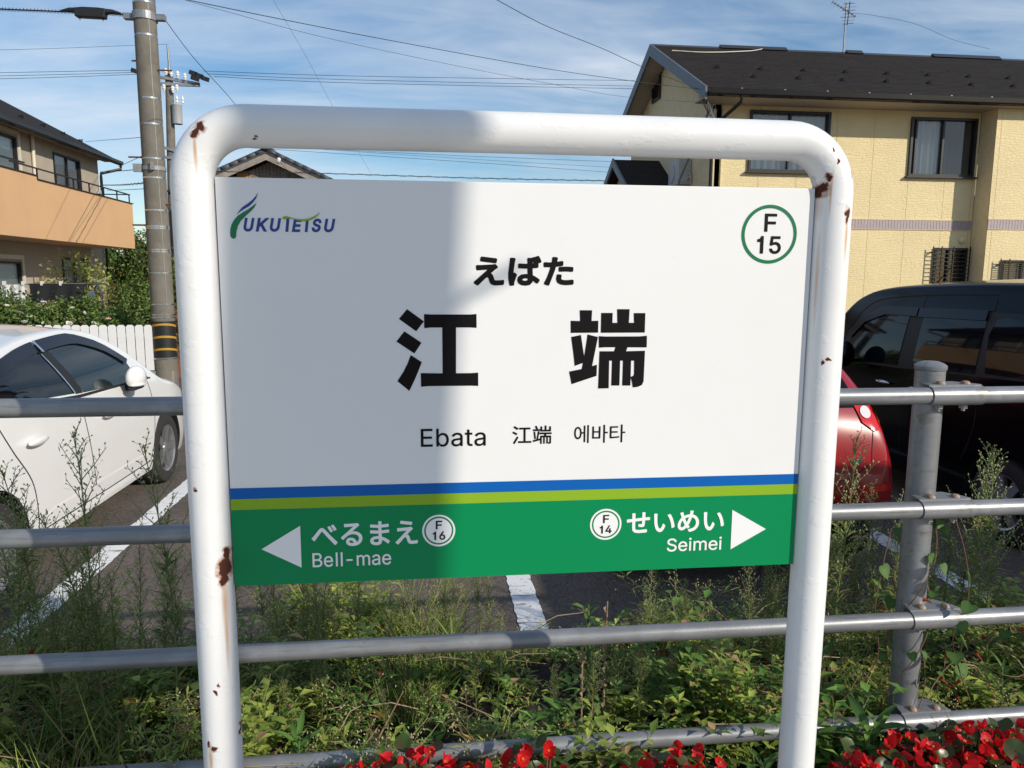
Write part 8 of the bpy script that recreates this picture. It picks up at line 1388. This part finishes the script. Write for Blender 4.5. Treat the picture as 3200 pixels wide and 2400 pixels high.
# ---- red begonias in front of the fence
def petal(m, a, L, Wd, cup):
    seg = 6; V = []
    for j in range(seg+1):
        s_ = j/seg; w_ = Wd*math.sin(math.pi*min(.97, .12+s_*.85))**.7/2; r = L*s_; z = cup*(s_**1.6)*L
        for q in (-1, -.5, 0, .5, 1):
            x, y = r, q*w_; zz_ = z+abs(q)**2*w_*.35; V.append((x*math.cos(a)-y*math.sin(a), x*math.sin(a)+y*math.cos(a), zz_))
    m.add(V, [(5*j+i, 5*j+5+i, 5*j+6+i, 5*j+1+i) for j in range(seg) for i in range(4)])
FLM = []
for v, cup in enumerate((.45, .95, 1.7)):
    m = MB(); petal(m, 0, .030, .040, cup); petal(m, math.pi, .030, .040, cup); petal(m, math.pi/2, .024, .022, cup*.8); petal(m, -math.pi/2, .024, .022, cup*.8)
    me = m.mesh('flower', False); me.materials.append(M['begonia']); me.polygons.foreach_set('use_smooth', [True]*len(me.polygons)); FLM.append(me)
sm = MB()
for k in range(9): sm.blob((.005*math.cos(k*2.4)*(k/9)**.5, .005*math.sin(k*2.4)*(k/9)**.5, .006), (.0018, .0018, .004), 5, 4)
sme = sm.mesh('stamens'); sme.materials.append(M['stamen'])
bl_me = MB(); n = 16
bl_me.v = [(0, 0, -.004)]+[(.030*math.cos(2*math.pi*i/n)*(1+.15*math.cos(2*math.pi*i/n)), .026*math.sin(2*math.pi*i/n), .005+.004*math.sin(6*math.pi*i/n)) for i in range(n)]; bl_me.f = [(0, 1+i, 1+(i+1) % n) for i in range(n)]
blm = bl_me.mesh('leaf', False); blm.materials.append(M['begonia_leaf']); blm.polygons.foreach_set('use_smooth', [True]*n)
def begonia(x, y, h, nf, label, w=.10):
    nf = int(nf*1.7); h += -.088 if x > .8 else .0
    t = thing('begonia', label, 'flower plant', (x, y, .28), 'red begonias at the foot of the sign')
    m = Stems(); tips = []
    for k in range(nf):
        a = k*2.4; r = w*math.sqrt((k+.5)/nf); tx_, ty_ = r*math.cos(a), r*math.sin(a)*.8; tz = h*(1-.25*(r/w)**2)+rnd.uniform(-.02, .02)
        m.stalk([(tx_*.3, ty_*.3, 0), (tx_*.7, ty_*.7, tz*.6), (tx_, ty_, tz)], [.004, .003, .002], 5, (.2, .06, .04)); tips.append((tx_, ty_, tz))
    obj('stem', m.mesh('stem', False), M['stem'], t)
    for q in tips:
        o = bpy.data.objects.new('flower', rnd.choice(FLM)); COL.objects.link(o); o.parent = t; o.location = q; k_ = rnd.uniform(.5, .82); o.scale = (k_, k_*rnd.uniform(.8, 1.15), k_)
        o.rotation_euler = (R(rnd.uniform(-20, 95)), R(rnd.uniform(-50, 50)), R(rnd.uniform(-80, 80)))
        s_ = bpy.data.objects.new('stamens', sme); COL.objects.link(s_); s_.parent = o
    for k in range(int(nf*1.8)):
        o = bpy.data.objects.new('leaf', blm); COL.objects.link(o); o.parent = t; a = k*2.4+1; r = w*1.15*math.sqrt((k+.5)/(nf*1.8))
        o.location = (r*math.cos(a), r*math.sin(a)*.85, h*rnd.uniform(.2, .98)); o.rotation_euler = (R(rnd.uniform(-35, 55)), R(rnd.uniform(-40, 40)), R(rnd.uniform(0, 360))); o.scale = (rnd.uniform(.7, 1.2),)*3
for x, y, h, nf, lab in (
 (-.36, .31, .275, 9, 'red begonia plant at the bottom edge left of the middle'), (-.235, .33, .285, 10, 'red begonia plant right beside the leftmost begonias'), (-.14, .30, .26, 7, 'small red begonia right of the left begonia clump'),
 (.015, .32, .25, 6, 'lone red begonia under the middle of the sign'), (.085, .33, .265, 5, 'red begonia under the sign, right of the lone one'),
 (.42, .31, .235, 7, 'red begonia at the bottom edge left of the right post'), (.52, .33, .235, 6, 'red begonia close to the right post on its left'),
 (-1.0, .30, .27, 4, 'red begonia at the bottom edge left of the left post'),
 (.90, .28, .235, 8, 'red begonia immediately right of the right post'), (1.02, .33, .255, 12, 'front red begonia of the big right clump'), (1.13, .28, .25, 12, 'red begonia low in the big right clump'), (1.20, .36, .285, 12, 'red begonia in the back of the big right clump'),
 (1.31, .31, .265, 13, 'red begonia in the middle of the big right clump under the fence post'), (1.40, .36, .305, 12, 'tall red begonia of the big right clump behind'), (1.48, .30, .27, 12, 'red begonia near the bottom right corner'), (1.56, .36, .30, 10, 'red begonia at the right picture edge, farther back'), (1.66, .30, .28, 9, 'red begonia at the right picture edge in front')):
    begonia(x, y, h, nf, lab)
M['fallen'] = mat('yellow_leaf', (.55, .36, .07), .6, sub=.3)
o = obj('fallen_leaf', heart_mesh(), M['fallen'], None); o.location = (-.385, .70, .47); o.scale = (.035, .05, .08); o.rotation_euler = (.2, .9, 1.2); o.data.materials.clear(); o.data.materials.append(M['fallen']); tag(o, 'yellow fallen leaf in the weeds between the lower rails', 'leaf')
# ------------------------------------------------------------------ garden behind the white car
def crown(name, par, blobs, n, size, ca, cb, seed, shell=.55, dry=.0, dcol=(.26, .17, .08)):
    """leaf cloud: blobs = (centre, radii, share); leaves mostly in the outer shell, with clumps and gaps"""
    global rng
    rng = np.random.default_rng(seed); L = Leaves()
    tot = sum(b[2] for b in blobs)
    for c, r, sh in blobs:
        k = int(n*sh/tot); kc = max(6, k//22)
        cc = unit(kc)*(shell+(1-shell)*rng.random((kc, 1))**.6)
        idx = rng.integers(0, kc, k); p = cc[idx]+rng.normal(size=(k, 3))*.16
        pos = np.array(c)+p*np.array(r); nr = p/np.linalg.norm(p, axis=1, keepdims=True)
        d = unit(k)+np.array([0, 0, -.25]); nn = nr*.8+unit(k)*.7+np.array([0, 0, .4])
        L.add(pos, d, nn, size*(.7+.6*rng.random(k)), size*.6*(.7+.6*rng.random(k)), greens(k, ca, cb, dry, dcol))
    return L.build(name, M['leaf'], par)
def shrub(label, loc, blobs, n, size, ca, cb, seed, name='shrub', cat='shrub', **kw):
    t = thing(name, label, cat, loc); crown('crown', t, blobs, n, size, ca, cb, seed, **kw)
    st = MB()
    for c, r, s_ in blobs[:4]: st.tube([(c[0]*.3, c[1]*.3, 0), (c[0]*.7, c[1]*.7, c[2]*.6), c], [.03*max(r)**.5, .022*max(r)**.5, .008], 6)
    st.build('trunk', M['bark'], t, smooth=60); return t
G1, G2 = (.04, .09, .015), (.16, .26, .05)
ht = shrub('tall dense green hedge tree behind the peach balcony, cone top', (-9.85, 25.6, 0), [((-.25, 0, 2.55), (.62, .7, .95), 2), ((.55, 0, 1.75), (1.05, .8, .95), 4), ((.0, -.2, 1.0), (1.3, .8, 1.0), 3), ((1.2, .1, 1.5), (.8, .7, .95), 2), ((-1.0, .2, 1.3), (.75, .7, 1.2), 3)], 18000,   .10, G1, (.22, .30, .06), 31, 'hedge_tree', 'tree', dry=.08, dcol=(.22, .11, .04))
M['crown_core'] = mat('dark_core_fill', (.02, .03, .012), .95)  # solid dark blobs added inside the leaves to block the view through
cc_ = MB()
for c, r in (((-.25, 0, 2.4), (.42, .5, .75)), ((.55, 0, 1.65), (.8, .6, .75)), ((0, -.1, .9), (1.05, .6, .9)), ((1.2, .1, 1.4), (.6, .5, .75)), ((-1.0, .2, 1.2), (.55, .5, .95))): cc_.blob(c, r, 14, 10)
cc_.build('dark_core_blobs', M['crown_core'], ht, smooth=60)
shrub('yellow green airy shrub before the left house window', (-6.55, 12.9, 0), [((0, 0, 1.55), (.58, .45, .6), 3), ((.3, .1, 1.0), (.6, .4, .6), 3), ((-.3, .1, 1.0), (.5, .4, .5), 2)], 5200, .06, (.16, .22, .035), (.40, .42, .09), 32, dry=.12, dcol=(.3, .2, .12))
shrub('dark green upright shrub beside the utility pole', (-5.25, 12.2, 0), [((0, 0, 1.2), (.42, .4, .62), 3), ((.3, 0, .8), (.4, .4, .5), 2), ((-.3, 0, .8), (.4, .4, .5), 2)], 5200, .065, (.045, .09, .018), (.20, .28, .06), 33)
shrub('reddish low shrub at the foot of the utility pole', (-4.62, 12.0, 0), [((0, 0, .95), (.3, .3, .4), 1)], 900, .05, (.06, .06, .02), (.14, .13, .04), 34, dry=.35, dcol=(.25, .08, .04))
roses = []
for k, (x, y, h, w_, lab) in enumerate(((-7.25, 11.9, 1.45, .55, 'rose bush at the left picture edge with white blooms'), (-6.65, 11.5, 1.25, .5, 'rose bush with pale pink blooms under the dark laundry'), (-6.05, 11.6, 1.35, .55, 'rose bush with white blooms over the white car roof'), (-5.5, 11.4, 1.15, .5, 'low rose bush behind the first visible pickets'), (-7.8, 11.6, 1.5, .6, 'rose bush mostly outside the left edge'))):
    t = shrub(lab, (x, y, 0), [((0, 0, h*.62), (w_, .4, h*.5), 3), ((.2, .05, h*.8), (w_*.6, .35, h*.3), 2)], 3800, .06, (.04, .09, .018), (.22, .31, .07), 40+k, 'rose_bush'); roses.append((t, h, w_))
M['rose_white'] = mat('white_rose', (.78, .74, .68), .6, sub=.2); M['rose_pink'] = mat('pink_rose', (.72, .42, .42), .6, sub=.2); M['rose_red'] = mat('red_rose', (.5, .01, .02), .6)
def rose_mesh():
    m = MB()
    for k in range(9):
        a = k*2.4; tl = .25+.75*(1-k/9)
        d = Vector((math.cos(a), math.sin(a), .55/tl)); d.normalize(); s_ = Vector((-math.sin(a), math.cos(a), 0)); r = .5
        p = d*(.15+.55*tl)*.8
        m.add([d*.05-s_*.1, d*.05+s_*.1, p+s_*.38, p+d*.25+s_*.15+Vector((0, 0, .05)), p+d*.25-s_*.15+Vector((0, 0, .05)), p-s_*.38], [(0, 1, 2, 3, 4, 5)])
    return m.mesh('bloom', False)
rnd = random.Random(9); rms = []
for nm in ('rose_white', 'rose_pink', 'rose_red'):
    me = rose_mesh(); me.materials.append(M[nm]); rms.append(me)
for i, (t, h, w_) in enumerate(roses):
    for k in range(7):
        o = bpy.data.objects.new('bloom', rms[0 if (k+i) % 3 else 1] if not (k == 4 and i in (0, 1)) else rms[2]); COL.objects.link(o); o.parent = t
        o.location = (rnd.uniform(-w_, w_)*.9, -.38+rnd.uniform(-.06, .1), h*rnd.uniform(.62, 1.05)); o.scale = (rnd.uniform(.05, .085),)*3; o.rotation_euler = (R(rnd.uniform(10, 80)), 0, R(rnd.uniform(0, 360)))
# wrought iron trellises
def trellis(label, loc, w_=.80, h=2.0):
    t = thing('garden_trellis', label, 'trellis', loc); f = MB(); r = .009
    for x in (-w_/2, w_/2): f.tube([(x, 0, 0), (x, 0, h-.18)], r, 6)
    for x in (-w_/6, w_/6, 0): f.tube([(x, 0, .2), (x, 0, h-.55)], r*.7, 6)
    for z in (h-.3, h-.62, h-1.2): f.tube([(-w_/2, 0, z), (w_/2, 0, z)], r*.8, 6)
    f.build('frame', M['rust'], t)
    s_ = MB()
    def scroll(cx, cz, rad_, a0, turns, sx):
        return [(cx+sx*rad_*(1-.75*i/24)*math.cos(a0+turns*6.283*i/24), 0, cz+rad_*(1-.75*i/24)*math.sin(a0+turns*6.283*i/24)) for i in range(25)]
    for sx in (-1, 1):
        for (cx, cz, rd) in ((.28, h-.22, .07), (.1, h-.33, .05), (.12, h-.45, .07), (.3, h-.5, .05), (.15, h-.58, .05)): s_.tube(scroll(sx*cx, cz, rd, .5, 1.3, sx), r*.6, 5)
        s_.tube(spline([(0, 0, h-.3), (sx*.08, 0, h-.12), (sx*.22, 0, h-.08), (sx*.34, 0, h-.16)], 6), r*.6, 5); s_.tube([(0, 0, h-.28), (sx*w_/2, 0, h-.46)], r*.6, 5)
    s_.build('scrollwork', M['rust'], t); return t
trellis('wrought iron scroll trellis against the left house wall', (-6.67, 12.5, 0), .82, 2.03)
trellis('second scroll trellis in front of the left house window', (-5.98, 12.3, 0), .6, 1.85)
trellis('partly hidden trellis at the left picture edge', (-7.45, 12.3, 0), .6, 1.72)
# laundry
ld = thing('laundry_rack', 'metal laundry rack in the left garden', 'laundry rack', (-6.45, 12.0, 0))
MB().tube([(-1.1, 0, 1.70), (.75, 0, 1.72)], .014, 8).build('pole', M['galv'], ld, smooth=60)
for x in (-.9, .62): MB().tube(spline([(x-.12, .1, 0), (x-.1, .05, 1.3), (x, 0, 1.69), (x+.1, -.05, 1.3), (x+.12, -.1, 0)], 6), .016, 8).build('leg', M['galv'], ld, smooth=60)
M['cloth_black'] = mat('black_cloth', (.012, .012, .016), .9); M['cloth_white'] = mat('white_cloth', (.75, .75, .76), .9, sub=.2)
def cloth(x0, x1, z0, z1, m, label):
    c = MB(); n = 24; V = []
    for i in range(n+1):
        x = x0+(x1-x0)*i/n
        for j in range(5): z = z1+(z0-z1)*j/4; V.append((x, 11.97+.03*math.sin(i*.8+j*.4)*(.3+j/4), z-(.03*math.sin(i*.5) if j == 4 else 0)))
    c.add(V, [(5*i+j, 5*i+5+j, 5*i+6+j, 5*i+1+j) for i in range(n) for j in range(4)])
    o = c.build('laundry', m, None, smooth=180, fix=False); tag(o, label, 'laundry', 'laundry on the rack')
cloth(-6.90, -6.05, 1.42, 1.72, M['cloth_black'], 'black cloth drying on the rack in the left garden'); cloth(-7.35, -6.98, 1.2, 1.70, M['cloth_white'], 'white cloth drying at the left end of the rack')
cloth(-5.98, -5.86, 1.45, 1.60, M['cloth_white'], 'small pale cloth at the right end of the rack')
for k in range(4): MB().box((-.86+k*.3, -.06, 1.69), (-.83+k*.3, .01, 1.76)).build('peg', M['cloth_white'], ld)
bw = MB().box((-4.6, 13.6, 0), (-5.6, 13.75, 1.05)).build('garden_wall', M['concrete']); tag(bw, 'low concrete block wall behind the garden by the pole', 'wall')
M['terracotta'] = mat('terracotta_brick', (.30, .12, .07), .85, var=(20, (.22, .09, .05), .4, .6))
bp_ = MB().box((-5.15, 12.6, 0), (-4.55, 12.75, .92)).build('brick_pier', M['terracotta']); tag(bp_, 'terracotta garden pier beside the utility pole', 'garden pier')

# ------------------------------------------------------------------ what closes the view between the houses
bk = MB().box((-3.2, 24.0, 0), (6.0, 24.14, 1.5)).build('block_wall', M['concrete']); tag(bk, 'grey concrete block wall at the back of the car park', 'wall')
M['hill'] = mat('wooded_hill', (.05, .085, .06), .95, var=(.05, (.035, .06, .045), .4, .6))
hv = []; nh = 120
for i in range(nh+1):
    x = -700+1400*i/nh; h = 16+9*math.sin(i*.37)+6*math.sin(i*.91+1)+3*math.sin(i*2.3)
    hv += [(x, 520+60*math.sin(i*.2), -1), (x, 560+60*math.sin(i*.2), h)]
hl = MB().add(hv, [(2*i, 2*i+2, 2*i+3, 2*i+1) for i in range(nh)]).build('hills', M['hill'], None, smooth=180, fix=False); struct(hl, label='low wooded hills on the horizon')
rng = np.random.default_rng(77); L = Leaves(); nt = 14000
tx, ty = rng.uniform(-60, 60, nt), rng.uniform(66, 72, nt); env = 3.2+1.3*np.sin(tx*.35)+.8*np.sin(tx*.9+2)
L.add(np.c_[tx, ty, env*rng.random(nt)**.6], unit(nt), unit(nt)+np.array([0, -.4, .5]), .55+.4*rng.random(nt), .4+.3*rng.random(nt), greens(nt, (.03, .07, .015), (.12, .2, .045)))
struct(L.build('far_trees', M['leaf']), 'stuff', 'far row of green trees beyond the car park')

# ------------------------------------------------------------------ things behind the camera that throw the shadows
cpole = thing('utility_pole', 'concrete railway pole behind the viewer that throws the wide shadow on the sign', 'utility pole', (2.937, -3.10, .3))
MB().tube([(-.175, 0, 0), (0, 0, 3.5), (.175, .0, 7.0)], [.145, .163, .18], 32).build('shaft', M['pole_concrete'], cpole, smooth=60)
MB().tube([(.08, .08, 3.70), (.13, .13, 3.71), (.18, .18, 3.73)], .013, 8).build('step_bolt', M['galv'], cpole, smooth=60)
sh = thing('added_shade_shelter', 'small open shelter added out of view so that its roof shades the car park', 'shelter', (6.95, -.85, .3))  # unseen shelter with bench, added so its roof shadow falls on the asphalt
MB().box((-2.72, -.78, 2.26), (2.8, .75, 2.34)).build('roof', M['roof_tile'], sh, bevel=.01)
for x in (-2.6, 2.65):
    for y in (-.68, .65): MB().tube([(x, y, 0), (x, y, 2.26)], .04, 12).build('post', M['galv'], sh, smooth=60)
MB().box((-1.8, .2, .40), (1.8, .6, .45)).build('bench_seat', M['old_board'], sh, bevel=.006)
for x in (-1.5, 1.5): MB().box((x-.04, .25, 0), (x+.04, .55, .40)).build('bench_leg', M['galv'], sh)
